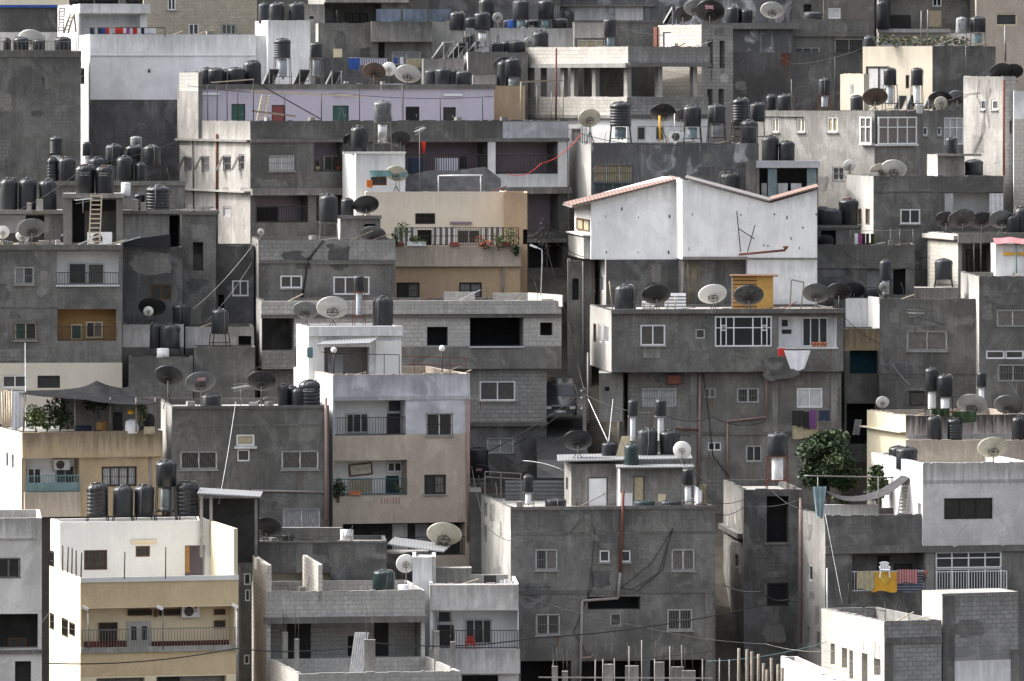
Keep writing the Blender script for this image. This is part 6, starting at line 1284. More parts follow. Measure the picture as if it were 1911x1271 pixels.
for x, y0, d in ((623, 653, 319.), (825, 650, 318.6)):
    o = empty('globe_lamp', tuple(P(x, 702, d)), ('left' if x < 700 else 'right')+' glass globe lamp on a post on the white apartment terrace', 'lamp', 'globe lamps on the apartment terrace'); b = MB(); b.tube([P(x, 703, d), P(x, y0+6, d)], .035, 'iron', 6); b.part('post', o); b = MB(); r_ = .15; b.lathe([(max(.01, r_*math.sin(math.pi*k/8)), r_-r_*math.cos(math.pi*k/8)) for k in range(9)], 'globe', 14, P(x, y0+6, d)); b.part('globe', o)
b = MB(); dd = 318.2
for a, c in (((622, 660), (745, 662)), ((600, 657), (640, 660)), ((677, 662), (677, 702)), ((717, 662), (717, 702)), ((745, 662), (745, 702)), ((755, 665), (873, 668)), ((773, 668), (773, 700)), ((868, 668), (872, 700)), ((840, 668), (840, 700)), ((760, 680), (868, 682))): b.bar(P(*a, dd), P(*c, dd), .035, 'rust' if a[0] > 750 else 'iron')
b.thing('pergola', 'rusty pipe pergola frame on the white apartment terrace', 'pergola')
cloth(573, 648, 584, 668, 319.2, 'teal', 'green rag on the lit wall of the white apartment roof', 'rag', 'rag', None, .06)
# left penthouse
ladder(176, 362, 180, 456, 331.6, 20, 'pale wooden ladder propped on the stair hut', 'woodl', 11, .6)
fr = R29b.f; ac(Fr((fr.O.x, fr.O.y-.1, 0), fr.u), 163, 433, 209, 457, 'white air conditioner standing under the ladder of the stair hut', .45); fr = R29a.f; ac(fr.off(-.3), 114, 437, 126, 460, 'narrow air conditioner beside the stair hut', .5)
for i in range(22):
    x = RN.uniform(0, 112); w = RN.uniform(3, 9); b = MB(); p = P(x, 458, 327.6+RN.uniform(0, 3)); h = RN.uniform(.05, .22); b.box((p.x, p.y, A20.zr), (w*.0265, RN.uniform(-.05, .1), 0), (RN.uniform(-.1, .1), .3, 0), (.03, 0, h+.12), RN.choice(('lc', 'lt', 'wood'))); reg('rubble block', 'on the dark left roof edge', x, b.thing('rubble_block', None, 'rubble', 'rubble on the dark left roof')) if i < 14 else b.thing('rubble_block', 'pale rubble piece on the dark left roof edge', 'rubble', 'loose rubble on the dark left roof')
for i, (x0, y0, x1, y1) in enumerate(((350, 383, 358, 393), (366, 385, 380, 394), (379, 384, 392, 394), (50, 378, 58, 394), (68, 372, 80, 394), (262, 378, 272, 394), (245, 372, 258, 394))):
    reg('grey concrete block', 'on the penthouse roof edge', x0, boxt(x0, y0, x1, y1, 336.2 if x0 > 200 else 334.8, .25, 'lt', 'concrete_block', None, 'block', 'loose concrete blocks', z0=(R29c.zr if x0 > 200 else R29a.zr)))
b = MB(); p = P(230, 448, 333.6); pts = [P(228, 449, 333.6), P(228, 461, 333.6), P(318, 461, 333.6), P(318, 437, 333.6)]; b.poly(list(reversed(pts)), 'black'); b.poly([q+V((0, .03, 0)) for q in pts], 'black'); b.thing('shade_cloth', 'black sloping shade cloth below the right penthouse', 'shade cloth')
o = empty('car_root', (0, 0, 0), 'x', 'x') if False else None
# ---- clothes and clutter in the upper rows
for i, (x, m) in enumerate(((171, 'navy'), (186, 'navy'), (193, 'blue'), (200, 'redb'), (219, 'redb'), (226, 'redb'), (232, 'sheet'), (238, 'magenta'), (243, 'sheet'), (252, 'redb'), (259, 'sheet'), (265, 'navy'), (271, 'sheet'), (279, 'sheet'), (287, 'sheet'))):
    cn = {'navy': 'dark blue', 'blue': 'blue', 'redb': 'red', 'sheet': 'white', 'magenta': 'magenta'}[m]; reg(cn+' garment', 'on tall white house clothes line', x, cloth(x-4, 52, x+4, 63.5, A31.dep(x)+.25, m, None, 'laundry', 'garment', 'garments on the tall white house clothes line', .03))
b = MB(); dd = A31.dep(230)+.25; b.tube([P(157, 51, dd), P(308, 52, dd)], .022, 'iron', 5); [b.tube([P(x, 51, dd), P(x, 68, dd)], .025, 'iron', 5) for x in (176, 216, 308)]; b.thing('clothes_rack', 'iron clothes rail along the tall white house roof edge', 'clothes rack')
o = empty('step_ladder', tuple(P(132, 64, 377)), 'wooden step ladder beside the small white porch house', 'ladder'); q = [P(119, 62, 377), P(131, 26, 377.4), P(127, 62, 377), P(138, 25, 377.4), P(142, 60, 378.2)]
for a, c in ((0, 1), (2, 3), (4, 3)): b = MB(); b.bar(q[a], q[c], .09, 'woodl'); b.part('rail', o)
for k in range(4): b = MB() if k == 0 else b; b.bar(q[0].lerp(q[1], (k+1)/5), q[2].lerp(q[3], (k+1)/5), .06, 'woodl')
b.part('step', o)
ladder(114, 14, 116, 60, 374.3, 9, 'pale iron ladder between the blue edged wall and the white porch house', 'irol', 9, .2)
for i, (x0, x1) in enumerate(((702, 748), (752, 796), (800, 842))): reg('blue grey tarp', 'on the grey top left parapet', x0, cloth(x0, 17, x1, 40, 374.1, 'tarp', None, 'tarp', 'tarp', 'tarps along the grey parapet', .06))
cloth(649, 108, 672, 130, 367.9, 'blue', 'blue cloth hanging left of the brown dish', 'laundry', 'laundry', None, .04, .3); cloth(670, 109, 722, 122, 368.1, 'strg', 'long blue and white striped cloth beside the blue cloth', 'laundry', 'laundry', None, .05)
cloth(735, 108, 742, 118, 374.4, 'blue', 'small blue cloth under the barred window', 'laundry', 'laundry', None, .02); cloth(747, 107, 753, 120, 374.4, 'sheet', 'small white cloth under the barred window', 'laundry', 'laundry', None, .02); cloth(758, 109, 785, 126, 374.4, 'beigec', 'beige cloth hung below the barred window', 'laundry', 'laundry', None, .03)
b = MB(); b.tube([P(650, 108, 368), P(728, 109, 368)], .015, 'irol', 5); b.thing('clothes_line', 'clothes line holding the blue cloths', 'clothes line')
boxt(622, 91, 638, 109, 370.8, .6, 'cream', 'yellow_cabinet', 'pale yellow cabinet on the grey low roof', 'cabinet', z0=A43c.zr)
ladder(486, 178, 496, 224, 355.8, 14, 'wooden ladder leaning on the lavender wall', 'woodl', 8, .6)
b = MB(); b.bar(P(470, 171, 357.), P(680, 180, 358.2), .09, 'woodl'); b.thing('long_plank', 'long pale plank hung along the top of the lavender wall', 'plank'); b = MB(); b.bar(P(470, 207, 355), P(552, 217, 355), .11, 'wood'); b.thing('long_plank', 'brown plank crossing in front of the red door', 'plank')
rods((388, 405, 424, 444, 473, 532, 600, 671, 752, 822, 901), (160, 158, 159, 164, 150, 178, 175, 167, 163, 185, 182), 226, [351.5+.2*(352-350)+(x-400)*.0085 for x in (388, 405, 424, 444, 473, 532, 600, 671, 752, 822, 901)], 'thin rusty rod', 'along the lavender storey terrace', .028, 'iron')
b = MB(); [b.bar(P(*a, 355.5), P(*c, 355.8), .06, m) for a, c, m in (((474, 152), (600, 223), 'iron'), ((394, 154), (474, 148), 'woodl'), ((712, 157), (755, 157), 'galv'), ((711, 157), (711, 190), 'galv'), ((750, 160), (750, 226), 'galv'))]; b.thing('pipe_scaffold', 'thin pipes and battens crossing before the lavender wall', 'scaffold')
T0 = dict(m='rust'); rods((1037.5,), 90, 230, 362.2, 'tall rust red pipe', 'before the open concrete frame', .06, 'rust', 'standpipe', 'pipe'); rods((973,), 152, 228, 361, 'short rusty pole', 'left of the open concrete frame', .06, 'wood'); b = MB(); b.bar(P(973, 153, 361.5), P(1050, 150, 362), .09, 'wood'); b.thing('timber_rail', 'weathered timber rail between the two rusty poles', 'rail')
rods((1001, 1029, 1051), (160, 170, 140), 228, 361.5, 'thin grey rod', 'before the open concrete frame', .025, 'irol')
rods((1087, 1091, 1096, 1101, 1104), 235, 268, 353, 'thin iron leg', 'under the beige dish', .02, 'iron'); rod(1232, 216, 1231, 262, 353.2, 'yellow painted post under the dark dish', .07, 'yellow'); rod(1259, 212, 1259, 266, 353, 'tall thin grey mast beside the yellow post', .025, 'galv')
ac(Fr((0, 355.2, 0), (1, 0, 0)), 1250, 246, 1277, 264, 'white air conditioner among the raised tanks on the dark patchy roof', .4)
b = MB(); [b.bar(P(*a, 353.2), P(*c, 353.2), .035, 'irol') for a, c in (((1190, 236), (1412, 237)), ((1190, 236), (1190, 266)), ((1326, 237), (1326, 266)), ((1412, 237), (1412, 266)), ((1230, 240), (1250, 262)))]; b.thing('roof_rail', 'grey pipe rail along the dark patchy roof', 'railing')
# plants and clutter at top right
b = MB(); rr = random.Random(8); p0 = P(1640, 86, 371.5)
for k in range(14): x = 1640+k*12.5; c = P(x, 78+rr.uniform(-4, 3), 371.5); leaves(b, c, (.35, .3, .3), 70, ('leaf', 'leafd', 'dry'), .09, rr)
b.thing('hedge', 'low straggly hedge on the cream walled house roof', 'hedge')
rods((1719, 1731), (20, 18), (84, 84), 371, 'pale thin post', 'on the cream walled house roof', .04, 'irol'); rod(1800, 82, 1803, 150, 369.5, 'tall thin mast before the cream walled house', .02, 'irol'); rod(1876, 48, 1876, 115, 360, 'tall pipe vent mast at the top right', .06, 'irol', 'vent_mast', 'mast'); rod(1559, 105, 1559, 206, 362, 'dark lattice mast on the bay window house roof', .05, 'iron', 'mast', 'mast'); rod(1477, 148, 1477, 205, 361, 'thin pale mast beside the roof tanks of the bay window house', .02, 'irol', 'mast', 'mast')
b = MB(); p = P(1716, 204, 357.6); b.lathe([(.17, 0), (.23, .5), (.25, .52)], 'white', 14, (p.x, 357.6, A33.zr)); b.thing('bucket', 'white bucket on the bay window house roof', 'bucket')
b = MB(); p = P(956, 52, 381); b.lathe([(.28, 0), (.3, .05), (.3, .55), (.28, .6)], 'blue', 14, (p.x, 381, A42.zr)); b.thing('barrel', 'blue barrel on the pale top centre roof', 'barrel'); b = MB(); p = P(838, 40, 374.6); b.lathe([(.12, 0), (.15, .3), (.05, .33)], 'yellow', 12, (p.x, 376.9, A43b.zr)); b.thing('jerrycan', 'small yellow can on the grey top left roof', 'can')
for i, (x0, x1) in enumerate(((130, 175), (178, 222), (236, 266))):
    b = MB(); a, c = P(x0, 7, 382), P(x1, 7, 382); b.tube([(a.x, 382, a.z+.45), (c.x, 382, a.z+.45)], .55, 'tankb', 16); reg('dark lying drum', 'on the small white porch house', x0, b.thing('drum', None, 'drum', 'drums on the porch roof'))
# right middle
sheetpoly('awning', 'red and pink canvas awning over the white porch at right', 'awning', [[(1853, 444, 337.5), (1885, 442, 337.5), (1925, 446, 337.5)], [(1856, 455, 335.), (1885, 452, 335.), (1925, 456, 335.)]], 'awnp', amp=.05)
rods((1897,), 455, 517, 335.2, 'green awning post', 'before the white porch at right', .04, 'teal'); rods((1818, 1830), (455, 452), 516, 337.9, 'dark door post', 'on the block house at right', .04, 'iron')
for i, (x, m) in enumerate(((1598, 'sheet'), (1606, 'magenta'), (1612, 'black'), (1619, 'black'), (1628, 'black'), (1633, 'leafl'))):
    cn = {'sheet': 'white', 'magenta': 'pink', 'black': 'black', 'leafl': 'green'}[m]; reg(cn+' garment', 'on laundry line house roof', x, cloth(x-3, 436, x+3, 456, 340, m, None, 'laundry', 'garment', 'garments on the laundry line house', .02))
b = MB(); b.tube([P(1588, 431, 340), P(1706, 430, 340)], .016, 'irol', 5); [b.tube([P(x, 428, 340), P(x, 460, 340)], .022, 'irol', 5) for x in (1587, 1662, 1679, 1704)]; b.thing('clothes_rack', 'thin pipe clothes rail on the laundry line house', 'clothes rack')
for x0, x1, l in ((1762, 1779, 'left'), (1846, 1872, 'right')): cloth(x0, 361, x1, 398, 346.6, 'curl', l+' white curtain of the curtained loggia', 'curtain', 'curtain', None, .05)
for x0, x1, l in ((1451, 1470, 'left'), (1476, 1496, 'right'), (1421, 1431, 'corner')): cloth(x0, 342, x1, 366, 351.2, 'sheet', l+' white sheet hanging in the teal columned balcony', 'laundry', 'laundry', 'sheets in the teal balcony', .05)
for x0, x1, l in ((812, 855, 'striped'), (762, 790, 'dark')): cloth(x0, 295, x1, 322, A25.dep(x0)+.12, 'strg' if l == 'striped' else 'navy', l+' cloth hanging on the mauve loggia rail', 'laundry', 'laundry', None, .04)
cloth(858, 292, 872, 314, A25.dep(860)+.1, 'black', 'black garment beside the striped cloth on the mauve loggia rail', 'laundry', 'laundry', None, .04)
plant(592, 300, 320, 9, A25.dep(592)+.3, 'small potted plant on the left railed loggia of the long grey house', n=60, size=.06, pot='cream'); plant(632, 300, 320, 10, A25.dep(632)+.3, 'red flowering pot on the left railed loggia', ('leaf', 'redb'), 60, .06, pot='terra')
# metal fence by the big grey roof
b = MB(); p, q = P(943, 940, 317), P(1064, 940, 317); b.box((p.x, 317, B7.zr), (q.x-p.x, 0, 0), (0, .06, 0), (0, 0, P(0, 897, 317).z-B7.zr), 'corrd'); [b.bar((p.x, 316.96, B7.zr+k*.18), (q.x, 316.96, B7.zr+k*.18), .04, 'irol') for k in range(6)]; b.thing('metal_fence', 'blue grey corrugated fence on the big grey roof', 'fence')
b = MB(); [b.bar(P(*a, 315), P(*c, 315), .04, 'irol') for a, c in (((905, 880), (975, 884)), ((905, 890), (972, 894)), ((905, 880), (905, 945)), ((935, 882), (935, 945)), ((972, 884), (972, 945)), ((925, 900), (930, 945)))]; b.thing('pipe_rack', 'grey pipe rack left of the corrugated fence', 'rack')
sheetpoly('plastic_sheet', 'crumpled white plastic sheet at right end of the big grey roof', 'plastic sheet', [[(1296, 905, 311), (1302, 909, 311), (1310, 915, 311)], [(1296, 942, 310.4), (1303, 940, 310.2), (1309, 938, 310.6)]], 'sheet', amp=.05)
# street pole and cables
o = empty('street_lamp', tuple(P(1012, 548, 327.6)), 'pale curved street lamp rising from the black opening house roof', 'street lamp'); b = MB(); b.tube([P(1009, 552, 331), P(1012, 480, 331), P(1011, 466, 331), P(1000, 461, 331)], .035, 'galv', 6); b.part('post', o); b = MB(); b.bar(P(1002, 462, 331), P(989, 457, 331), .14, 'white', .1); b.part('lamp_head', o)
o = empty('utility_pole', tuple(P(1015, 600, 338)), 'dark lattice utility pole tangled with cables in the alley', 'utility pole'); b = MB(); [b.bar(P(x, 640, 338), P(x, 412, 338), .05, 'iron') for x in (1012, 1021)]; [b.bar(P(1012, 412+k*14, 338), P(1021, 419+k*14, 338), .03, 'iron') for k in range(14)]; b.part('lattice', o); b = MB(); rr = random.Random(3)
for k in range(30): p = P(1016+rr.uniform(-10, 10), 415+rr.uniform(0, 50), 338); b.tube([p, p+V((rr.uniform(-.3, .3), rr.uniform(-.2, .2), rr.uniform(-.3, .3)))], .02, 'black', 4)
b.part('cable_tangle', o)
o = empty('utility_pole', tuple(P(1091, 812, 322)), 'square concrete utility pole at the alley mouth', 'utility pole'); b = MB(); b.bar(P(1091, 840, 322), P(1091, 724, 322), .17, 'md2'); b.part('shaft', o); b = MB(); [b.lathe([(.05, 0), (.07, .05), (.04, .12)], 'irol', 8, P(1086, y, 321.8)) for y in (732, 745, 765)]; b.part('insulators', o)
rods((1097,), 658, 790, 324.6, 'thin dark pole', 'behind the square concrete pole', .05, 'irol')
for i, c in enumerate(([(90, 1145, 292), (-60, 1330, 292)], )): cable([(0, 1263, 294), (92, 1143, 295.8)], 'cable from bottom left up to the yellow house corner', .03, 'irol')
cable([(88, 1238, 295), (440, 1210, 295.8), (700, 1200, 296), (1000, 1190, 300), (1430, 1128, 306)], 'long black cable crossing the yellow house and big grey house', .028, 'black', .25)
cable([(955, 1105, 307), (1200, 1170, 306.5), (1430, 1202, 306), (1560, 1215, 296)], 'thin grey cable sagging across the big grey house', .014, 'irol', .15)
cable([(1320, 1234, 304), (1545, 1197, 305)], 'greenish cable beside the narrow dark house', .016, 'teal', .2); cable([(1085, 1232, 300), (1330, 1215, 302)], 'thin dark cable above the building site', .016, 'black', .1); cable([(1500, 1108, 309.), (1470, 1119, 306), (1420, 1104, 304), (1340, 1085, 305)], 'looped black cable left of the towel house', .03, 'black', .2)
cable([(1540, 960, 308.6), (1572, 1127, 306)], 'pale rope from the terrace corner to the block house', .013, 'galv'); cable([(440, 750, 313), (408, 940, 304.5)], 'pale rope down to the awning shed', .016, 'galv', .2); cable([(1090, 735, 321.8), (1230, 770, 316), (1330, 778, 324), (1430, 786, 325)], 'dark cable across the large grey house lower floor', .018, 'black', .3); cable([(1022, 430, 338), (1075, 425, 338.5)], 'cable from lattice pole to the white gabled house', .015, 'black', .1)
cable([(875, 860, 327), (1085, 735, 322)], 'upper cable slanting through the dark alley', .022, 'black', .2); cable([(875, 905, 317), (1070, 800, 322)], 'lower cable slanting through the dark alley', .022, 'black', .3); cable([(470, 460, 333), (360, 577, 330)], 'grey cable slanting over the dark extensions', .02, 'irol', .2); cable([(470, 490, 333), (385, 600, 330.5)], 'thin cable below the slanting grey cable', .012, 'irol', .2)
cable([(950, 325, 347.5), (1010, 305, 349), (1085, 250, 353)], 'red cable from the cream roof to the beige dish', .022, 'redb', .3); cable([(1020, 470, 337), (1010, 840, 326)], 'vertical drop cable in the alley', .015, 'black', .4) if False else None
cable([(47, 640, 322), (48, 800, 311.5)], 'thin pale mast line before the left block', .02, 'galv'); cable([(670, 282, 346), (648, 230, 349)], 'thin stay at the stair tower', .012, 'iron') if False else None
for x0, y0, x1, y1, l in ((1098, 745, 1135, 825, 'left'), (1144, 745, 1136, 825, 'right')): rod(x0, y1 if False else y0, x1, y1, 318, l+' leaning steel tube behind the rooftop shed', .035, 'galv') if False else cable([(x0, y0, 319), (x1, y1, 314.8)], l+' leaning steel tube behind the rooftop shed', .022, 'galv', 0, 'steel_tube', None)
cable([(976, 860, 314), (1053, 878, 312.8)], 'curved pale pipe left of the rooftop shed', .018, 'galv', -.1, 'pipe', None)
b = MB(); a, c, e, g = P(1160, 814, 314.5), P(1172, 814, 314.5), P(1168, 851, 314.2), P(1150, 851, 314.2); b.box(g, e-g, a-g, (0, .06, 0), 'beigec'); b.thing('beige_panel', 'beige leaning panel left of the rooftop tanks', 'panel')
# ---- awning shed right of yellow house tanks
o = empty('awning_shed', tuple(P(430, 1000, 304)), 'dark open shed with a thin metal roof behind the yellow house', 'shed'); b = MB(); p, q = P(368, 922, 303.6), P(486, 929, 303.6); b.box(p, q-p, (0, 3, .06), (0, 0, .06), 'corr'); b.part('roof', o); 
for x in (376, 394, 478): b = MB(); b.bar(P(x, 1040, 304), P(x, 926, 304), .14, 'lc' if x < 400 else 'md'); b.part('post', o)
b = MB(); p, q = P(372, 1050, 306.6), P(484, 1050, 306.6); b.box(p, q-p, (0, .1, 0), (0, 0, 3.0), 'vdk'); b.part('back_wall', o)  # near-black wall, the shed's inner shade put into its colour
# ---- car in the alley
def car(x, y, d, w):
    o = empty('parked_car', tuple(P(x, y, d)), 'dusty silver car facing out of the dark alley', 'car'); p = P(x, y, d); W_ = 1.66; sl = .2; R_ = V((1, 0, 0)); Bk = V((0, 1, sl)).normalized(); Up = V((0, -sl, 1)).normalized(); g = lambda u, v, z: p+R_*u+Bk*v+Up*z
    sec = [(0., .28, .62, .74, .70), (.12, .22, .70, .82, .76), (.9, .2, .84, .83, .78), (1.25, .2, .90, .83, .78), (3.4, .2, .92, .83, .78), (4.0, .24, .88, .8, .75), (4.15, .3, .8, .74, .7)]
    b = MB(); b.rings([[g(-a*.96, v, z0), g(-a, v, z0+.2), g(-a, v, z1-.12), g(-c, v, z1), g(c, v, z1), g(a, v, z1-.12), g(a, v, z0+.2), g(a*.96, v, z0)] for v, z0, z1, a, c in sec], 'carp', True); b.part('body', o)
    b = MB(); b.rings([[g(-a, v, .88), g(-c, v2, 1.36), g(c, v2, 1.36), g(a, v, .88)] for v, v2, a, c in ((1.2, 1.85, .74, .58), (1.9, 1.95, .77, .6), (3.0, 2.9, .77, .6), (3.6, 3.2, .72, .57))], 'carp', True, True, False); b.part('cabin', o)
    b = MB(); b.poly([g(-.70, 1.185, .9), g(.70, 1.185, .9), g(.56, 1.815, 1.33), g(-.56, 1.815, 1.33)], 'glasst'); b.part('windscreen', o)
    for s in (-1, 1):
        b = MB(); b.box(g(s*.6-.14, -.03, .5), R_*.28, Bk*.1, Up*.13, 'globe'); b.part('headlight', o); b = MB(); b.box(g(s*.84-.03+s*.06, 1.15, .88), R_*.13, Bk*.08, Up*.1, 'carp'); b.part('mirror', o)
        for v in (.75, 3.25):
            b = MB(); c = g(s*.74, v, .29); b.rings([[c+R_*(s*o_)+Bk*(.29*rr_*math.cos(k*math.pi/8))+Up*(.29*rr_*math.sin(k*math.pi/8)) for k in range(16)] for o_, rr_ in ((-.1, .95), (-.09, 1), (.07, 1), (.08, .95))], 'rubber', True); b.part('wheel', o)
    b = MB(); b.box(g(-.42, -.02, .48), R_*.84, Bk*.05, Up*.12, 'vdk'); b.part('grille', o); b = MB(); b.box(g(-.72, -.06, .26), R_*1.44, Bk*.14, Up*.18, 'carp'); b.part('bumper', o); b = MB(); b.box(g(-.26, -.075, .32), R_*.52, Bk*.01, Up*.11, 'white'); b.part('number_plate', o)
car(1046, 781, 330.5, 50)

# ---- starter bars, blocks and scraps left on the roofs
def clutter(B, where, n, seed, kinds='rbp'):
    rr = random.Random(seed)
    for i in range(n):
        u = rr.uniform(.3, B.f.W-.3); v = rr.uniform(.06, 1.6); k = rr.choice(kinds); p = B.N+B.f.u*u-B.l.u*v; z = B.zr; x = CX+p.x/p.y*F
        if k == 'r':
            h = rr.uniform(.35, .95)+B.par; b = MB(); b.tube([(p.x, p.y, z), (p.x+rr.uniform(-.04, .04), p.y, z+h*.6), (p.x+rr.uniform(-.15, .15), p.y, z+h)], .014, 'iron', 4); reg('rebar stub', where, x, b.thing('rebar_rod', None, 'rod', 'rebar stubs on the roofs'))
        elif k == 'b':
            b = MB(); a = rr.uniform(0, 3); e = V((math.cos(a), math.sin(a), 0)); b.box((p.x, p.y, z), e*.4, V((-e.y, e.x, 0))*.2, (0, 0, .2+B.par*rr.choice((0, 1))), rr.choice(('lc', 'lt', 'bk'))); reg('loose concrete block', where, x, b.thing('concrete_block', None, 'block', 'loose concrete blocks'))
        else:
            b = MB(); l = rr.uniform(.6, 1.6); a = rr.uniform(-.5, .5); q = V((p.x, p.y, z+B.par*.7)); b.bar(q, q+V((l*math.cos(a), .3, l*abs(math.sin(a))*.8+.1)), .07, rr.choice(('wood', 'woodl', 'galv', 'rust')), .04); reg('leaning scrap plank', where, x, b.thing('plank', None, 'plank', 'scrap planks on the roofs'))
for B, w, n in ((A16, 'on large grey house roof', 9), (B7, 'on big grey house roof', 7), (A12, 'on mildewed grey house roof', 6), (A13, 'on white apartment terrace', 6), (A22, 'on block parapet house roof', 6), (A23, 'on black opening house roof', 10), (U24, 'on cream house roof', 5), (L25, 'on lavender storey roof', 9), (A25, 'on long grey house terrace', 9), (A32, 'on dark patchy house roof', 8), (A33, 'on bay window house roof', 7), (A27, 'on curtained loggia house roof', 6), (A17, 'on plain dark grey house roof', 5), (R29, 'on upper left tank roof', 6), (R29c, 'on right penthouse roof', 6), (A35t, 'on open frame roof', 6), (A42, 'on pale top centre roof', 6), (A43, 'on grey top left roof', 5), (A37, 'on cream walled house roof', 5), (Q10, 'on faded pink house roof', 7), (K, 'on unfinished block house roof', 6), (G, 'on slit windowed block house roof', 6), (W, 'on white balcony house roof', 5), (A21e, 'on low stained roof', 5), (A20, 'on dark left block roof', 5), (A28, 'on laundry line house roof', 5), (A29, 'on block house at right roof', 5), (A14, 'on low dark grey house roof', 5), (A31, 'on tall white house roof', 4)): clutter(B, w, n, n*7+int(B.d))
for a, l in (([(30, 395, 333), (165, 306, 331), (335, 262, 350)], 'thin black wire over the left tank crowd'), ([(350, 160, 357), (640, 175, 358), (920, 180, 361)], 'thin wire along the lavender wall'), ([(1060, 240, 352), (1190, 268, 352), (1410, 262, 351)], 'wire along the dark patchy house edge'), ([(470, 690, 327), (560, 640, 320)], 'wire from the grey block house to the white apartment'), ([(1570, 585, 326), (1640, 640, 330), (1700, 720, 320)], 'wire sagging before the courtyard room'), ([(1575, 470, 338), (1650, 505, 338), (1735, 480, 338)], 'wire sagging below the laundry line'), ([(880, 870, 316), (905, 980, 310), (960, 1010, 307)], 'wire dropping beside the big grey house'), ([(1335, 960, 308), (1390, 945, 312), (1500, 930, 308)], 'wire from the big grey house to the terrace pole'), ([(1440, 915, 313), (1500, 950, 309)], 'pale wire below the raised tank heater'), ([(1290, 862, 311), (1330, 935, 310), (1390, 930, 313)], 'wire from the rooftop shed to the narrow dark house'), ([(150, 100, 357), (158, 190, 357)], 'black cable over the dark left block edge'), ([(1700, 200, 355), (1800, 175, 350)], 'wire from the bay window house to the right edge house'), ([(1130, 40, 376), (1240, 66, 372)], 'wire across the low grey top wall'), ([(605, 1000, 306), (540, 1000, 305), (460, 985, 304)], 'pale wire from the dark dish to the apartment'), ([(1590, 1128, 305), (1720, 1138, 305), (1750, 1130, 304)], 'black cable loop under the towel balcony'), ([(745, 445, 341), (610, 470, 333)], 'wire from the cream terrace to the block parapet house'), ([(1400, 60, 376), (1480, 120, 374), (1610, 90, 368)], 'wire before the blue grey walled house')): cable(a, l, .016, 'black', .18)

# ---- more of the alley and the hanging clutter
for a, l, r in (([(1022, 420, 338), (1055, 432, 340), (1072, 500, 340.5)], 'first cable fanning from the lattice pole', .02), ([(1012, 425, 338), (985, 440, 342)], 'second cable fanning from the lattice pole', .02), ([(1020, 440, 338), (1090, 480, 338)], 'third cable fanning from the lattice pole', .016), ([(1091, 730, 321.8), (1060, 600, 337), (1018, 450, 338)], 'cable climbing from the concrete pole to the lattice pole', .02), ([(1085, 740, 321.8), (960, 830, 327)], 'cable from the concrete pole to the finished floor', .022), ([(1270, 858, 312), (1296, 876, 311), (1330, 900, 310)], 'short hose at the right end of the rooftop shed', .02)): cable(a, l, r, 'black', .15)
o = ladder(1597, 783, 1602, 812, 329.8, 10, 'small pale ladder in the dark gap beside the faded pink house', 'galv', 8, .3)
for x0, y0, x1, y1, d, m, l in ((1738, 762, 1772, 776, 319.6, 'leafd', 'dark green net bundle under the pale dish on the faded pink house'), (1776, 768, 1822, 788, 319.3, 'leafd', 'dark green net draped over the faded pink parapet'), (1306, 903, 1318, 940, 311, 'beigec', 'stack of brown slats at right end of the big grey roof'), (846, 560, 870, 566, 329.4, 'lc', 'small cement bag on the black opening house roof')): cloth(x0, y0, x1, y1, d, m, l, 'bundle', 'bundle', None, .1)
boxt(1475, 0, 1476, 1, 300, .1, 'wh', 'x', 'x', 'x') if False else None
boxt(903, 1074, 926, 1090, 306, .5, 'vdk', 'armchair_frame', 'old dark armchair frame on the white balcony house roof', 'junk', z0=W.zr)
for i, (x, y, w) in enumerate(((936, 1083, 6), (945, 1081, 9), (956, 1084, 7))): reg('white plastic scrap', 'on the white balcony house roof', x, cloth(x-w/2, y, x+w/2, y+8, 304.2+i*.2, 'sheet', None, 'scrap', 'plastic_scrap', 'plastic scraps on the roof', .04))
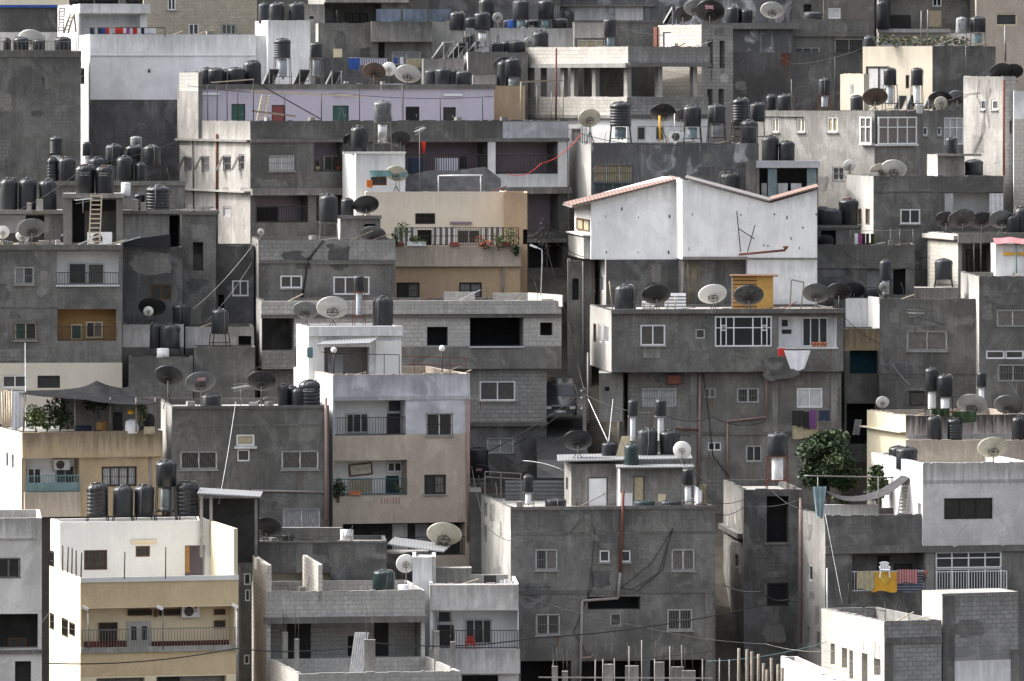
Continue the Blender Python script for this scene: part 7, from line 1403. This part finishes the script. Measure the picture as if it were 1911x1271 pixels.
# ================================================================== setting, light, camera
for b in BL: b.build()
label_clusters()
q = MB(); xs = [-500, -200, -90, -60, -40, -25, -12, 0, 12, 25, 40, 60, 90, 200, 500]; ys = [40, 150, 240, 285, 300, 312, 326, 335, 345, 355, 365, 375, 385, 400, 430, 470, 520, 700, 1200]
for i in range(len(xs)-1):
    for j in range(len(ys)-1):
        q.poly([V((x, y, zt(y)+.25*math.sin(x*.31+y*.17) if abs(x) < 300 else zt(y))) for x, y in ((xs[i], ys[j]), (xs[i+1], ys[j]), (xs[i+1], ys[j+1]), (xs[i], ys[j+1]))], 'soil')
o = q.thing('ground', None, None, kind='structure')
q = MB(); a, b = P(1002, 860, 325), P(1098, 860, 325); q.box((a.x, 322, ZC-19.4), (b.x-a.x, 0, 0), (0, 24, 4.8), (0, 0, .5), 'asph'); q.thing('street', None, None, kind='structure')
sc = bpy.context.scene
w = bpy.data.worlds.new('World'); sc.world = w; w.use_nodes = True; nt = w.node_tree; bg = nt.nodes['Background']
SE, SA = 41.0, 21.0                                # sun height; degrees it stands behind the left edge of the view
sky = nt.nodes.new('ShaderNodeTexSky'); sky.sky_type = 'NISHITA'; sky.sun_disc = False; sky.sun_elevation = math.radians(SE)
sd = V((-math.cos(math.radians(SA))*math.cos(math.radians(SE)), math.sin(math.radians(SA))*math.cos(math.radians(SE)), math.sin(math.radians(SE))))
sky.sun_rotation = math.atan2(sd.x, sd.y); sky.air_density = .8; sky.dust_density = 7; sky.ozone_density = 1.0
hs = nt.nodes.new('ShaderNodeHueSaturation'); hs.inputs['Saturation'].default_value = .3; hs.inputs['Value'].default_value = .42; nt.links.new(sky.outputs[0], hs.inputs['Color']); nt.links.new(hs.outputs[0], bg.inputs['Color'])   # hazy, nearly white sky; bg.inputs['Strength'].default_value = .05
sl = bpy.data.lights.new('Sun', 'SUN'); sl.energy = 2.35; sl.angle = math.radians(.5); sl.color = (1, .95, .88)
so = bpy.data.objects.new('Sun', sl); C.objects.link(so); so.rotation_mode = 'QUATERNION'; so.rotation_quaternion = V((0, 0, -1)).rotation_difference(-sd)
cam = bpy.data.cameras.new('Camera'); co = bpy.data.objects.new('Camera', cam); C.objects.link(co); co.location = CAM; co.rotation_euler = (math.pi/2, 0, 0)
cam.sensor_width = 36; cam.lens = 36*F/1911; cam.shift_y = -(635.5-YH)/1911; cam.clip_start = 1; cam.clip_end = 3000; sc.camera = co
vs = sc.view_settings; vs.view_transform = 'Standard'; vs.look = 'None'; vs.gamma = 1; vs.exposure = 0.2
try: sc.cycles.use_denoising = True; sc.cycles.denoiser = 'OPENIMAGEDENOISE'
except Exception: pass
sc.cycles.max_bounces = 6; sc.cycles.diffuse_bounces = 4; sc.cycles.glossy_bounces = 2
for o in bpy.data.objects:
    if '_w' in o: del o['_w']
